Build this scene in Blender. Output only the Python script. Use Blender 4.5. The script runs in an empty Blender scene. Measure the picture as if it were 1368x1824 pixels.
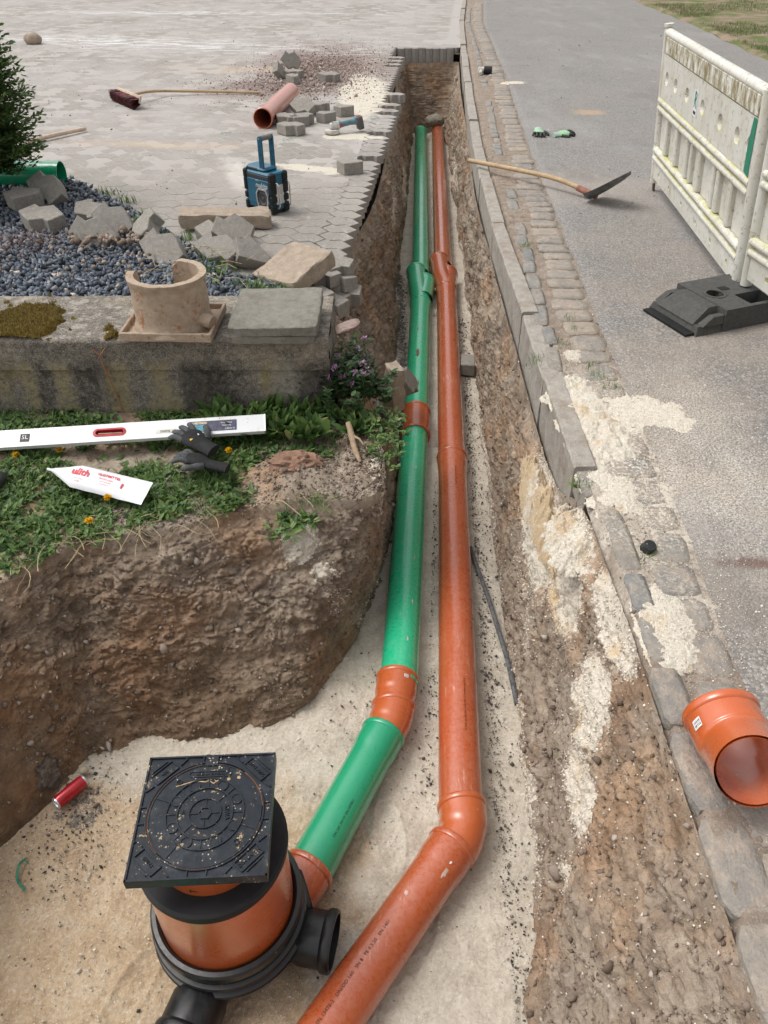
import bpy, math, random
import numpy as np
from mathutils import Vector, Matrix, Euler

rng = np.random.default_rng(7)
random.seed(7)
SC = bpy.context.scene
COL = SC.collection
R = math.radians

# ------------------------------------------------------------------ camera, sky, sun, exposure
CAM_H, PITCH, FOC = 1.6, R(38.3), 1370.0
cam = bpy.data.objects.new('camera', bpy.data.cameras.new('camera'))
COL.objects.link(cam)
cam.location = (0, 0, CAM_H)
cam.rotation_euler = (R(90) - PITCH, 0, 0)
cam.data.sensor_fit = 'HORIZONTAL'
cam.data.sensor_width = 36
cam.data.lens = 36 * FOC / 1368
cam.data.clip_start = 0.05
cam.data.clip_end = 1000
SC.camera = cam
SUN_EL, SUN_AZ = 60, -78           # azimuth measured from +Y towards +X
world = bpy.data.worlds.new('World'); SC.world = world; world.use_nodes = True
wn = world.node_tree.nodes; wl = world.node_tree.links
bg = wn['Background']
sky = wn.new('ShaderNodeTexSky'); sky.sky_type = 'NISHITA'; sky.sun_disc = False
sky.sun_elevation = R(SUN_EL); sky.sun_rotation = R(SUN_AZ)
sky.air_density = 1.0; sky.dust_density = 4.0; sky.ozone_density = 1.0
hs = wn.new('ShaderNodeHueSaturation'); hs.inputs['Saturation'].default_value = 0.12
wl.new(sky.outputs[0], hs.inputs['Color']); wl.new(hs.outputs[0], bg.inputs['Color'])
bg.inputs['Strength'].default_value = 0.15
sun = bpy.data.objects.new('sun', bpy.data.lights.new('sun', 'SUN')); COL.objects.link(sun)
sun.data.energy = 0.85; sun.data.angle = R(26); sun.data.color = (1, 0.965, 0.91)
sd = Vector((math.sin(R(SUN_AZ)) * math.cos(R(SUN_EL)), math.cos(R(SUN_AZ)) * math.cos(R(SUN_EL)), math.sin(R(SUN_EL))))
sun.rotation_euler = sd.to_track_quat('Z', 'Y').to_euler()
SC.view_settings.view_transform = 'Standard'; SC.view_settings.look = 'None'
SC.view_settings.exposure = 0.5; SC.view_settings.gamma = 1.0
SC.render.engine = 'CYCLES'

def P(u, v, z=0.0):
    """ground point seen at photo pixel (u, v) on the level z: used to survey positions"""
    dx = (u - 684) / FOC; dy = (v - 912) / FOC
    d = (dx, math.cos(PITCH) - dy * math.sin(PITCH), -math.sin(PITCH) - dy * math.cos(PITCH))
    t = (z - CAM_H) / d[2]
    return Vector((d[0] * t, d[1] * t, z))

# ------------------------------------------------------------------ noise (numpy)
def _h(ix, iy, iz):
    h = (ix.astype(np.int64) * 374761393 + iy.astype(np.int64) * 668265263 + iz.astype(np.int64) * 2147483647 % 4294967296 + iz.astype(np.int64) * 974634777) & 0xFFFFFFFF
    h = ((h ^ (h >> 13)) * 1274126177) & 0xFFFFFFFF
    h = ((h ^ (h >> 16)) * 2246822519) & 0xFFFFFFFF
    return ((h ^ (h >> 15)) & 0xFFFFFF) / float(0xFFFFFF)
def vnoise(p):
    i = np.floor(p); f = p - i; f = f * f * (3 - 2 * f)
    ix, iy, iz = i[:, 0], i[:, 1], i[:, 2]
    o = 0
    for a in (0, 1):
        wa = f[:, 0] if a else 1 - f[:, 0]
        for b in (0, 1):
            wb = f[:, 1] if b else 1 - f[:, 1]
            for c in (0, 1):
                wc = f[:, 2] if c else 1 - f[:, 2]
                o = o + wa * wb * wc * _h(ix + a, iy + b, iz + c)
    return o * 2 - 1
def fbm(p, scale, octv=5, gain=0.5, ridged=False, seed=0.0):
    p = np.asarray(p, float) * scale + seed * 17.3
    o = np.zeros(len(p)); a = 1.0; n = 0
    for k in range(octv):
        v = vnoise(p + k * 31.7)
        if ridged: v = 1 - 2 * np.abs(v)
        o += a * v; n += a; a *= gain; p = p * 2.03
    return o / n

def worley(p, scale, seed=0.0):
    """cellular noise: (edge distance F2-F1, random value of the nearest cell, F1)"""
    p = np.asarray(p, float) * scale + seed * 13.7; i = np.floor(p)
    f1 = np.full(len(p), 9.0); f2 = np.full(len(p), 9.0); cid = np.zeros(len(p))
    for a in (-1, 0, 1):
        for b in (-1, 0, 1):
            for c in (-1, 0, 1):
                q = i + (a, b, c); h = _h(q[:, 0], q[:, 1], q[:, 2])
                o = np.stack([h, (h * 7919.3) % 1, (h * 104729.7) % 1], 1); d = np.linalg.norm(q + .1 + .8 * o - p, axis=1)
                n1 = d < f1; f2 = np.where(n1, f1, np.minimum(f2, d)); cid = np.where(n1, (h * 15485863.1) % 1, cid); f1 = np.minimum(f1, d)
    return f2 - f1, cid, f1

# ------------------------------------------------------------------ mesh helpers
class MB:
    def __init__(s): s.v = []; s.f = []; s.m = []
    def add(s, vs, fs, mi=0):
        b = len(s.v); s.v += [tuple(v) for v in vs]
        for f in fs: s.f.append(tuple(i + b for i in f)); s.m.append(mi)
        return s
    def box(s, c, d, rot=None, mi=0, bev=0.0):
        hx, hy, hz = d[0] / 2, d[1] / 2, d[2] / 2
        M = (rot or Matrix.Identity(3)); c = Vector(c)
        if bev <= 0:
            vs = [(x, y, z) for z in (-hz, hz) for x, y in ((-hx, -hy), (hx, -hy), (hx, hy), (-hx, hy))]
            fs = [(3, 2, 1, 0), (4, 5, 6, 7), (0, 1, 5, 4), (1, 2, 6, 5), (2, 3, 7, 6), (3, 0, 4, 7)]
        else:
            b = min(bev, hx * .9, hy * .9, hz * .9)
            ring = [(-hx + b, -hy), (hx - b, -hy), (hx, -hy + b), (hx, hy - b), (hx - b, hy), (-hx + b, hy), (-hx, hy - b), (-hx, -hy + b)]
            def sc(k, z): return [(x * (hx - k) / hx, y * (hy - k) / hy, z) for x, y in ring]
            L = [sc(b, -hz), sc(0, -hz + b), sc(0, hz - b), sc(b, hz)]
            vs = sum(L, []); fs = [tuple(range(7, -1, -1)), tuple(range(24, 32))]
            for r in range(3):
                for i in range(8):
                    j = (i + 1) % 8; fs.append((r * 8 + i, r * 8 + j, r * 8 + 8 + j, r * 8 + 8 + i))
        return s.add([c + M @ Vector(v) for v in vs], fs, mi)
    def prism(s, poly, z0, z1, M=None, bev=0.0, mi=0):
        M = M or Matrix.Identity(4); n = len(poly)
        cx = sum(p[0] for p in poly) / n; cy = sum(p[1] for p in poly) / n
        def sh(k, z): 
            o = []
            for x, y in poly:
                l = math.hypot(x - cx, y - cy) or 1
                o.append((x - (x - cx) / l * k, y - (y - cy) / l * k, z))
            return o
        L = [sh(0, z0), sh(0, z1 - bev), sh(bev, z1)] if bev else [sh(0, z0), sh(0, z1)]
        vs = sum(L, []); fs = [tuple(range(n - 1, -1, -1)), tuple(range((len(L) - 1) * n, len(L) * n))]
        for r in range(len(L) - 1):
            for i in range(n):
                j = (i + 1) % n; fs.append((r * n + i, r * n + j, r * n + n + j, r * n + n + i))
        return s.add([M @ Vector(v) for v in vs], fs, mi)
    def lathe(s, prof, M=None, n=40, a0=0.0, a1=2 * math.pi, mi=0):
        """profile (r, z) around local z"""
        M = M or Matrix.Identity(4); full = abs(a1 - a0 - 2 * math.pi) < 1e-6
        k = n if full else n + 1; vs = []; fs = []
        for i in range(k):
            a = a0 + (a1 - a0) * i / n
            for r, z in prof: vs.append(M @ Vector((r * math.cos(a), r * math.sin(a), z)))
        m = len(prof)
        for i in range(n):
            j = (i + 1) % k
            for q in range(m - 1): fs.append((i * m + q, j * m + q, j * m + q + 1, i * m + q + 1))
        return s.add(vs, fs, mi)
    def tube(s, pts, rad, n=10, cap=True, mi=0, flat=1.0):
        pts = [Vector(p) for p in pts]; rs = rad if hasattr(rad, '__len__') else [rad] * len(pts)
        t0 = (pts[1] - pts[0]).normalized()
        u = t0.orthogonal().normalized() if abs(t0.z) > .9 else t0.cross(Vector((0, 0, 1))).normalized()
        vs = []; fs = []
        for i, p in enumerate(pts):
            t = (pts[min(i + 1, len(pts) - 1)] - pts[max(i - 1, 0)]).normalized()
            u = (u - t * u.dot(t)).normalized(); w = t.cross(u)
            for k in range(n):
                a = 2 * math.pi * k / n
                vs.append(p + (u * math.cos(a) + w * math.sin(a) * flat) * rs[i])
        for i in range(len(pts) - 1):
            for k in range(n):
                j = (k + 1) % n; fs.append((i * n + k, i * n + j, i * n + n + j, i * n + n + k))
        if cap: fs += [tuple(range(n - 1, -1, -1)), tuple(range((len(pts) - 1) * n, len(pts) * n))]
        return s.add(vs, fs, mi)
    def xf(s, M):
        s.v = [tuple(M @ Vector(v)) for v in s.v]; return s
    def mesh(s, name, mats, smooth=False, angle=35):
        me = bpy.data.meshes.new(name); me.from_pydata(s.v, [], s.f); me.update()
        for m in (mats if isinstance(mats, (list, tuple)) else [mats]): me.materials.append(m)
        if any(s.m): me.polygons.foreach_set('material_index', s.m)
        if smooth:
            me.polygons.foreach_set('use_smooth', [True] * len(me.polygons))
            me.set_sharp_from_angle(angle=R(angle))
        return me
    def build(s, name, mats, parent=None, smooth=False, angle=35):
        return link(name, s.mesh(name, mats, smooth, angle), parent)
def link(name, me, parent=None, M=None):
    o = bpy.data.objects.new(name, me); COL.objects.link(o)
    if parent is not None: o.parent = parent
    if M is not None: o.matrix_local = M
    return o
def arr_mesh(name, V, F, mats, smooth=False, attrs=None, sharp=None):
    """V (n,3), F (m,k) arrays -> mesh"""
    V = np.asarray(V, np.float32); F = np.asarray(F, np.int32); k = F.shape[1]
    me = bpy.data.meshes.new(name)
    me.vertices.add(len(V)); me.vertices.foreach_set('co', V.ravel())
    me.loops.add(F.size); me.loops.foreach_set('vertex_index', F.ravel())
    me.polygons.add(len(F)); me.polygons.foreach_set('loop_start', np.arange(0, F.size, k, dtype=np.int32))
    if smooth: me.polygons.foreach_set('use_smooth', np.ones(len(F), bool))
    for m in (mats if isinstance(mats, (list, tuple)) else [mats]): me.materials.append(m)
    for an, av in (attrs or {}).items():
        a = me.attributes.new(an, 'FLOAT', 'POINT'); a.data.foreach_set('value', np.asarray(av, np.float32))
    me.update(calc_edges=True)
    if sharp: me.set_sharp_from_angle(angle=R(sharp))
    return me
def thing(name, label, cat, loc=(0, 0, 0), rot=(0, 0, 0), group=None):
    o = bpy.data.objects.new(name, None); COL.objects.link(o); o.empty_display_size = .1
    o.location = loc; o.rotation_euler = rot; o['label'] = label; o['category'] = cat
    if group: o['group'] = group
    return o
def tag(o, label=None, cat=None, group=None, kind=None):
    for k, v in (('label', label), ('category', cat), ('group', group), ('kind', kind)):
        if v: o[k] = v
    return o
def structure(o, label=None): return tag(o, label, None, None, 'structure')
def stuff(o, label=None, cat=None): return tag(o, label, cat, None, 'stuff')
def frame(origin, xdir, zdir=(0, 0, 1)):
    z = Vector(zdir).normalized(); x = Vector(xdir); x = (x - z * x.dot(z)).normalized(); y = z.cross(x)
    M = Matrix((x, y, z)).transposed().to_4x4(); M.translation = Vector(origin); return M
def axisM(a, b):
    """local z along a->b, origin a"""
    a = Vector(a); b = Vector(b); M = (b - a).to_track_quat('Z', 'Y').to_matrix().to_4x4(); M.translation = a; return M

# scatter: instance a small template many times in one mesh, all numpy
def rotmats(n, tilt=None, yaw=None):
    yaw = rng.uniform(0, 2 * np.pi, n) if yaw is None else yaw
    cz, sz = np.cos(yaw), np.sin(yaw); Z = np.zeros(n); O = np.ones(n)
    Rz = np.stack([cz, -sz, Z, sz, cz, Z, Z, Z, O], 1).reshape(n, 3, 3)
    if tilt is None:
        q = rng.normal(size=(n, 4)); q /= np.linalg.norm(q, axis=1)[:, None]; w, x, y, z = q.T
        return np.stack([1 - 2 * (y * y + z * z), 2 * (x * y - z * w), 2 * (x * z + y * w), 2 * (x * y + z * w), 1 - 2 * (x * x + z * z), 2 * (y * z - x * w),
                         2 * (x * z - y * w), 2 * (y * z + x * w), 1 - 2 * (x * x + y * y)], 1).reshape(n, 3, 3)
    c, s = np.cos(tilt), np.sin(tilt)
    Ry = np.stack([c, Z, s, Z, O, Z, -s, Z, c], 1).reshape(n, 3, 3)
    return Rz @ Ry
def scatter(TV, TF, pos, rm, scl, jit=0.0):
    n = len(pos); TV = np.asarray(TV, float); TF = np.asarray(TF)
    L = np.repeat(TV[None], n, 0)
    if jit: L = L * (1 + rng.uniform(-jit, jit, (n, len(TV), 1)))
    scl = np.asarray(scl, float)
    L = L * (scl[:, None, None] if scl.ndim == 1 else scl[:, None, :])
    W = np.einsum('nij,nkj->nki', rm, L) + np.asarray(pos)[:, None, :]
    F = TF[None] + (np.arange(n) * len(TV))[:, None, None]
    rnd = np.repeat(rng.random(n), len(TV))
    return W.reshape(-1, 3), F.reshape(-1, TF.shape[1]), rnd
_t = (1 + 5 ** .5) / 2
ICO_V = np.array([(-1, _t, 0), (1, _t, 0), (-1, -_t, 0), (1, -_t, 0), (0, -1, _t), (0, 1, _t), (0, -1, -_t), (0, 1, -_t), (_t, 0, -1), (_t, 0, 1), (-_t, 0, -1), (-_t, 0, 1)]) / math.hypot(1, _t)
ICO_F = np.array([(0, 11, 5), (0, 5, 1), (0, 1, 7), (0, 7, 10), (0, 10, 11), (1, 5, 9), (5, 11, 4), (11, 10, 2), (10, 7, 6), (7, 1, 8), (3, 9, 4), (3, 4, 2), (3, 2, 6), (3, 6, 8), (3, 8, 9), (4, 9, 5), (2, 4, 11), (6, 2, 10), (8, 6, 7), (9, 8, 1)])
def rocks(pos, size, jit=.28, flat=(1, .8, .6)):
    n = len(pos); s = np.asarray(size)[:, None] * np.array(flat)[None] * rng.uniform(.7, 1.3, (n, 3))
    return scatter(ICO_V, ICO_F, pos, rotmats(n), s, jit)
OCT_V = np.array([(1, 0, 0), (-1, 0, 0), (0, 1, 0), (0, -1, 0), (0, 0, 1), (0, 0, -1)], float)
OCT_F = np.array([(0, 2, 4), (2, 1, 4), (1, 3, 4), (3, 0, 4), (2, 0, 5), (1, 2, 5), (3, 1, 5), (0, 3, 5)])
def crumbs(pos, size, jit=.35, flat=(1, .85, .6)):
    n = len(pos); s = np.asarray(size)[:, None] * np.array(flat)[None] * rng.uniform(.6, 1.35, (n, 3))
    return scatter(OCT_V, OCT_F, pos, rotmats(n), s, jit)
def lump(sub=3, size=(1, 1, 1), amp=.2, scale=2.0, seed=0, angular=False):
    """irregular lump as MB, unit icosphere displaced"""
    import bmesh
    bm = bmesh.new(); bmesh.ops.create_icosphere(bm, subdivisions=sub, radius=1)
    V = np.array([v.co[:] for v in bm.verts]); d = fbm(V, scale, 4, seed=seed, ridged=angular)
    V = V * (1 + amp * d)[:, None] * np.array(size)
    F = [tuple(v.index for v in f.verts) for f in bm.faces]; bm.free()
    m = MB(); m.add(V, F); return m
def text_geo(body, size, depth=0.0, spacing=1.0, shear=0.0, res=2, bold=0.0):
    cu = bpy.data.curves.new('t', 'FONT'); cu.body = body; cu.size = size; cu.extrude = depth; cu.resolution_u = res
    cu.align_x = 'CENTER'; cu.align_y = 'CENTER'; cu.space_character = spacing; cu.shear = shear; cu.offset = bold
    o = bpy.data.objects.new('t', cu); COL.objects.link(o); dg = bpy.context.evaluated_depsgraph_get()
    me = bpy.data.meshes.new_from_object(o.evaluated_get(dg))
    vs = [tuple(v.co) for v in me.vertices]; fs = [tuple(p.vertices) for p in me.polygons]
    bpy.data.objects.remove(o); bpy.data.curves.remove(cu); bpy.data.meshes.remove(me)
    return vs, fs

# ------------------------------------------------------------------ material DSL
class Mat:
    def __init__(s, name, rough=.8, spec=.5, metal=0.0, coords='world'):
        s.m = bpy.data.materials.new(name); s.m.use_nodes = True; s.t = s.m.node_tree; s.N = s.t.nodes; s.L = s.t.links
        s.b = s.N['Principled BSDF']; s.b.inputs['Roughness'].default_value = rough; s.b.inputs['Metallic'].default_value = metal
        s.b.inputs['Specular IOR Level'].default_value = spec
        if coords == 'world': s.pos = s.N.new('ShaderNodeNewGeometry').outputs['Position']
        else: s.pos = s.N.new('ShaderNodeTexCoord').outputs['Object']
        s.nrm = None
    def put(s, sock, v):
        if isinstance(v, bpy.types.NodeSocket): s.L.new(v, sock)
        elif isinstance(v, (tuple, list)) and len(v) == 3 and sock.type == 'RGBA': sock.default_value = (*v, 1)
        elif isinstance(v, (int, float)) and sock.type == 'RGBA': sock.default_value = (v, v, v, 1)
        elif isinstance(v, (int, float)) and sock.type == 'VECTOR': sock.default_value = (v, v, v)
        else: sock.default_value = v
    def map(s, scale=(1, 1, 1), loc=(0, 0, 0), rot=(0, 0, 0), vec=None, typ='POINT'):
        n = s.N.new('ShaderNodeMapping'); n.vector_type = typ; s.put(n.inputs[0], vec or s.pos)
        n.inputs['Location'].default_value = loc; n.inputs['Rotation'].default_value = rot; n.inputs['Scale'].default_value = scale
        return n.outputs[0]
    def noise(s, scale, det=4, rough=.55, vec=None, dist=0):
        n = s.N.new('ShaderNodeTexNoise'); s.put(n.inputs['Vector'], vec or s.pos)
        n.inputs['Scale'].default_value = scale; n.inputs['Detail'].default_value = det; n.inputs['Roughness'].default_value = rough; n.inputs['Distortion'].default_value = dist
        return n.outputs[0]
    def vor(s, scale, feat='F1', out='Distance', vec=None, rnd=1):
        n = s.N.new('ShaderNodeTexVoronoi'); n.feature = feat; s.put(n.inputs['Vector'], vec or s.pos); n.inputs['Scale'].default_value = scale; n.inputs['Randomness'].default_value = rnd
        return n.outputs[out]
    def ramp(s, f, stops, interp='LINEAR'):
        n = s.N.new('ShaderNodeValToRGB'); n.color_ramp.interpolation = interp; e = n.color_ramp.elements
        while len(e) < len(stops): e.new(.5)
        for i, (p, c) in enumerate(stops):
            e[i].position = p; e[i].color = (*c, 1) if isinstance(c, (tuple, list)) else (c, c, c, 1)
        s.put(n.inputs[0], f); return n.outputs[0]
    def step(s, f, a, b):
        n = s.N.new('ShaderNodeMapRange'); n.interpolation_type = 'SMOOTHSTEP'; s.put(n.inputs[0], f); n.inputs[1].default_value = a; n.inputs[2].default_value = b; return n.outputs[0]
    def mix(s, f, a, b, mode='MIX'):
        n = s.N.new('ShaderNodeMix'); n.data_type = 'RGBA'; n.blend_type = mode
        s.put(n.inputs[0], f); s.put(n.inputs[6], a); s.put(n.inputs[7], b); return n.outputs[2]
    def math(s, op, a, b=0.0, c=None):
        n = s.N.new('ShaderNodeMath'); n.operation = op; s.put(n.inputs[0], a); s.put(n.inputs[1], b)
        if c is not None: s.put(n.inputs[2], c)
        return n.outputs[0]
    def xyz(s, i, vec=None):
        n = s.N.new('ShaderNodeSeparateXYZ'); s.put(n.inputs[0], vec or s.pos); return n.outputs[i]
    def attr(s, name): 
        n = s.N.new('ShaderNodeAttribute'); n.attribute_name = name; return n.outputs['Fac']
    def objrnd(s): return s.N.new('ShaderNodeObjectInfo').outputs['Random']
    def blob(s, x, y, rx, ry, rot=0.0, edge=.5, wob=.35, sc=4):
        """soft ellipse mask around a world place, with a ragged rim"""
        v = s.map((1 / rx, 1 / ry, 0), vec=s.map(rot=(0, 0, -rot), vec=s.map(loc=(-x, -y, 0))))
        n = s.N.new('ShaderNodeVectorMath'); n.operation = 'LENGTH'; s.put(n.inputs[0], v)
        d = s.math('ADD', n.outputs['Value'], s.math('MULTIPLY', s.math('SUBTRACT', s.noise(sc, 5, .65), .5), wob * 4))
        return s.math('SUBTRACT', 1.0, s.step(d, 1 - edge, 1 + edge * .3))
    def bump(s, h, strength=.5, dist=.01):
        n = s.N.new('ShaderNodeBump'); n.inputs['Strength'].default_value = strength; n.inputs['Distance'].default_value = dist
        s.put(n.inputs['Height'], h)
        if s.nrm is not None: s.L.new(s.nrm, n.inputs['Normal'])
        s.nrm = n.outputs[0]; return s
    def out(s, color, rough=None):
        s.put(s.b.inputs['Base Color'], color)
        if rough is not None: s.put(s.b.inputs['Roughness'], rough)
        if s.nrm is not None: s.L.new(s.nrm, s.b.inputs['Normal'])
        return s.m
def plain(name, col, rough=.5, metal=0.0, spec=.5, var=.15, scale=30, bump=.0, coat=0.0):
    m = Mat(name, rough, spec, metal, 'obj')
    n = m.noise(scale, 4, .6)
    c = m.ramp(n, [(.3, tuple(x * (1 - var) for x in col)), (.7, tuple(min(1, x * (1 + var)) for x in col))])
    if bump: m.bump(n, bump, .004)
    if coat: m.b.inputs['Coat Weight'].default_value = coat; m.b.inputs['Coat Roughness'].default_value = .15
    return m.out(c, m.ramp(m.noise(scale * .4, 3), [(.3, max(0, rough - .08)), (.7, min(1, rough + .1))]))
# ------------------------------------------------------------------ materials
def soil_mat(name, damp=0.0, ochre=False):
    m = Mat(name, .93, .25)
    n1 = m.noise(2.3, 5, .6); n2 = m.noise(14, 6, .65); n3 = m.noise(70, 4, .7); n4 = m.noise(260, 3, .7)
    c = m.ramp(n2, [(.3, (.195, .15, .112)), (.5, (.285, .232, .18)), (.72, (.4, .338, .275))])
    c = m.mix(m.step(n1, .45, .66), c, m.mix(1.0, c, (1.08, .89, .74), 'MULTIPLY'))
    c = m.mix(m.step(m.noise(5.5, 3), .52, .7), c, m.mix(1.0, c, (.74, .73, .74), 'MULTIPLY'))
    c = m.mix(m.ramp(n3, [(.35, .0), (.65, .55)]), c, m.mix(1.0, c, (1.35, 1.33, 1.3), 'MULTIPLY'))
    # damp earth lower down (a band of wetter, redder clay)
    dz = m.math('ADD', m.xyz(2), m.math('MULTIPLY', m.math('SUBTRACT', n1, .5), .9))
    wet = m.attr('wet')
    c = m.mix(wet, c, m.mix(1.0, c, (.6, .485, .385), 'MULTIPLY'))
    # pale stone chips and crushed sand sticking to it
    chips = m.step(m.vor(55, out='Distance'), .2, .12)
    pick = m.step(m.noise(21, 2), .58, .62)
    c = m.mix(m.math('MULTIPLY', m.math('MULTIPLY', chips, pick), .6), c, (.36, .33, .3))
    sa = m.math('ADD', m.attr('sand'), m.math('MULTIPLY', m.math('SUBTRACT', m.noise(38, 5, .75), .5), 1.5))
    sand = m.step(sa, .5, .62)
    sc = m.ramp(m.noise(120, 4, .7), [(.3, (.5, .43, .345)), (.5, (.64, .575, .48)), (.7, (.75, .69, .6))])
    sc = m.mix(m.step(m.noise(4, 3), .55, .7), sc, (.56, .42, .26))
    c = m.mix(sand, c, sc)
    m.bump(n2, .5, .03); m.bump(n3, .6, .012); m.bump(n4, .5, .004)
    return m.out(c, m.mix(wet, .95, .8))
M_SOIL = soil_mat('loose_earth')

def sand_mat():
    m = Mat('crushed_sand', .95, .2)
    n1 = m.noise(1.7, 4, .6); n2 = m.noise(9, 5, .7); n3 = m.noise(90, 4, .75); n4 = m.noise(320, 2, .7)
    pale = m.ramp(n2, [(.3, (.43, .372, .295)), (.5, (.55, .485, .395)), (.72, (.66, .6, .505))])
    och = m.ramp(n2, [(.28, (.38, .265, .165)), (.5, (.49, .365, .24)), (.75, (.6, .49, .36))])
    o = m.math('ADD', m.attr('ochre'), m.math('MULTIPLY', m.math('SUBTRACT', m.noise(3.2, 5, .65), .5), 1.3))
    c = m.mix(m.step(o, .4, .72), pale, och)
    c = m.mix(m.step(m.noise(4.5, 4, .7), .55, .75), c, m.mix(1.0, c, (.8, .78, .76), 'MULTIPLY'))
    c = m.mix(m.ramp(n3, [(.32, .6), (.5, 0.0)]), c, m.mix(1.0, c, (.66, .63, .6), 'MULTIPLY'))
    c = m.mix(m.ramp(n3, [(.55, .0), (.72, .7)]), c, (.72, .69, .64))
    d = m.math('ADD', m.attr('dirt'), m.math('MULTIPLY', m.math('SUBTRACT', m.noise(26, 6, .8), .5), 2.4))
    c = m.mix(m.step(d, .5, .75), c, m.ramp(m.noise(60, 3), [(.3, (.1, .085, .07)), (.7, (.24, .21, .18))]))
    m.bump(n2, .35, .03); m.bump(n3, .6, .008); m.bump(n4, .6, .003)
    return m.out(c)
M_SAND = sand_mat()

def spill_mat():
    m = Mat('pale_sand', .95, .2)
    n2 = m.noise(7, 5, .7); n3 = m.noise(130, 4, .75)
    c = m.ramp(n3, [(.3, (.52, .45, .36)), (.5, (.7, .635, .53)), (.68, (.82, .77, .69))])
    c = m.mix(m.step(m.math('ADD', n2, m.attr('ochre')), .6, .78), c, (.58, .44, .28))
    m.bump(m.noise(40, 5, .75), .7, .014); m.bump(n3, .9, .006)
    return m.out(c)
M_SPILL = spill_mat()

def yard_overlay(m, c):
    """dust, sand sweepings and earth lying over the yard (world places)"""
    fine = m.noise(230, 2, .7)
    c = m.mix(m.step(m.noise(1.3, 6, .65, m.map((1, .5, 1))), .42, .62), c, m.mix(.5, c, (.385, .35, .318)))
    # pinkish fine dust
    c = m.mix(m.math('MULTIPLY', m.step(m.noise(.8, 6, .7, m.map((1, .6, 1))), .38, .6), m.math('MULTIPLY_ADD', m.step(m.xyz(1), 5.0, 8.5), .6, .12)), c, (.39, .358, .338))
    c = m.mix(m.math('MULTIPLY', m.step(m.noise(2.4, 6, .75, m.map((1, .45, 1), loc=(7, 2, 0))), .52, .66), .4), c, (.27, .235, .205))
    c = m.mix(m.math('MULTIPLY', m.step(m.noise(5.5, 6, .8, m.map((1, .6, 1), loc=(2, 5, 0))), .57, .66), .45), c, (.5, .46, .42))
    # earth heap stain and sprinkled crumbs
    e = m.blob(-.75, 11.2, 1.05, 2.1, .1, .8, .4, 3)
    e2 = m.blob(-1.15, 9.7, .9, .75, .3, .8, .45, 3)
    ee = m.math('MAXIMUM', e, e2)
    c = m.mix(m.math('MULTIPLY', ee, .95), c, m.ramp(m.noise(40, 4, .7), [(.3, (.16, .115, .1)), (.7, (.32, .25, .22))]))
    sp = m.step(m.vor(26), .26, .18); spk = m.step(m.noise(1.3, 4, .7), .48, .66)
    c = m.mix(m.math('MULTIPLY', m.math('MULTIPLY', sp, m.step(m.noise(9, 2), .55, .6)), spk), c, (.2, .16, .14))
    # cream sand streaks swept towards the trench
    st = m.noise(5.2, 5, .7, m.map((.5, 2.1, 1), rot=(0, 0, .12)))
    reg = m.math('MAXIMUM', m.blob(-.22, 9.3, .42, 2.0, 0, .9, .3, 4), m.math('MAXIMUM', m.blob(-.3, 7.35, .36, .16, -.1, .7, .4, 9), m.blob(-.55, 6.3, .4, .14, -.35, .7, .4, 9)))
    reg = m.math('MAXIMUM', reg, m.math('MULTIPLY', m.blob(-.5, 5.3, .32, .3, 0, .9, .4, 5), .45))
    c = m.mix(m.step(m.math('ADD', m.math('MULTIPLY', reg, .52), m.math('MULTIPLY', st, .55)), .52, .66), c, m.ramp(m.noise(90, 3), [(.3, (.48, .43, .35)), (.7, (.64, .59, .5))]))
    # white lime smear far left
    w = m.math('MAXIMUM', m.blob(-3.6, 13.2, 3.4, .75, -.28, .9, .5, 1.6), m.blob(-4.5, 17.2, 5.0, .35, -.03, .9, .5, 2))
    c = m.mix(m.math('MULTIPLY', w, m.step(m.noise(4, 6, .75, m.map((.6, 2.4, 1), rot=(0, 0, .3))), .45, .62)), c, (.66, .65, .64))
    # yellowish clay smears
    y = m.math('MAXIMUM', m.blob(-1.9, 7.05, .9, .16, -.1, .9, .5, 5), m.blob(-1.35, 10.9, 1.2, .3, .1, .9, .5, 4))
    c = m.mix(m.math('MULTIPLY', y, .45), c, (.5, .385, .27))
    c = m.mix(m.math('MULTIPLY', m.blob(-1.1, 6.15, .12, .55, .35, .7, .35, 6), .55), c, (.62, .59, .54))
    return c
def paver_mat(name, coords, overlay):
    m = Mat(name, .9, .3)
    n = m.noise(38, 5, .7); f = m.noise(210, 3, .75)
    c = m.ramp(n, [(.3, (.21, .19, .165)), (.55, (.285, .262, .23)), (.75, (.36, .332, .295))])
    v = m.objrnd()
    c = m.mix(m.math('MULTIPLY', v, .28), c, (.2, .19, .17))
    c = m.mix(m.ramp(f, [(.58, .0), (.7, .8)]), c, (.56, .54, .5))
    c = m.mix(m.ramp(f, [(.3, .6), (.42, .0)]), c, (.15, .14, .125))
    if overlay: c = yard_overlay(m, c)
    m.bump(f, .45, .004); m.bump(m.noise(30, 4), .25, .006)
    return m.out(c)
M_PAVE = paver_mat('concrete_paver', 'world', True)
M_PAVE_LOOSE = paver_mat('loose_paver', 'world', False)
def joint_mat():
    m = Mat('joint_sand', .95, .2)
    c = m.ramp(m.noise(60, 5, .75), [(.3, (.24, .215, .18)), (.7, (.37, .335, .29))])
    c = m.mix(m.math('MULTIPLY', m.step(m.noise(3, 3), .56, .68), .8), c, (.09, .11, .035))
    c = m.mix(m.step(m.xyz(1), 5.2, 6.6), c, (.40, .372, .345))
    c = yard_overlay(m, c)
    m.bump(m.noise(160, 3), .5, .004); return m.out(c)
M_JOINT = joint_mat()
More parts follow.
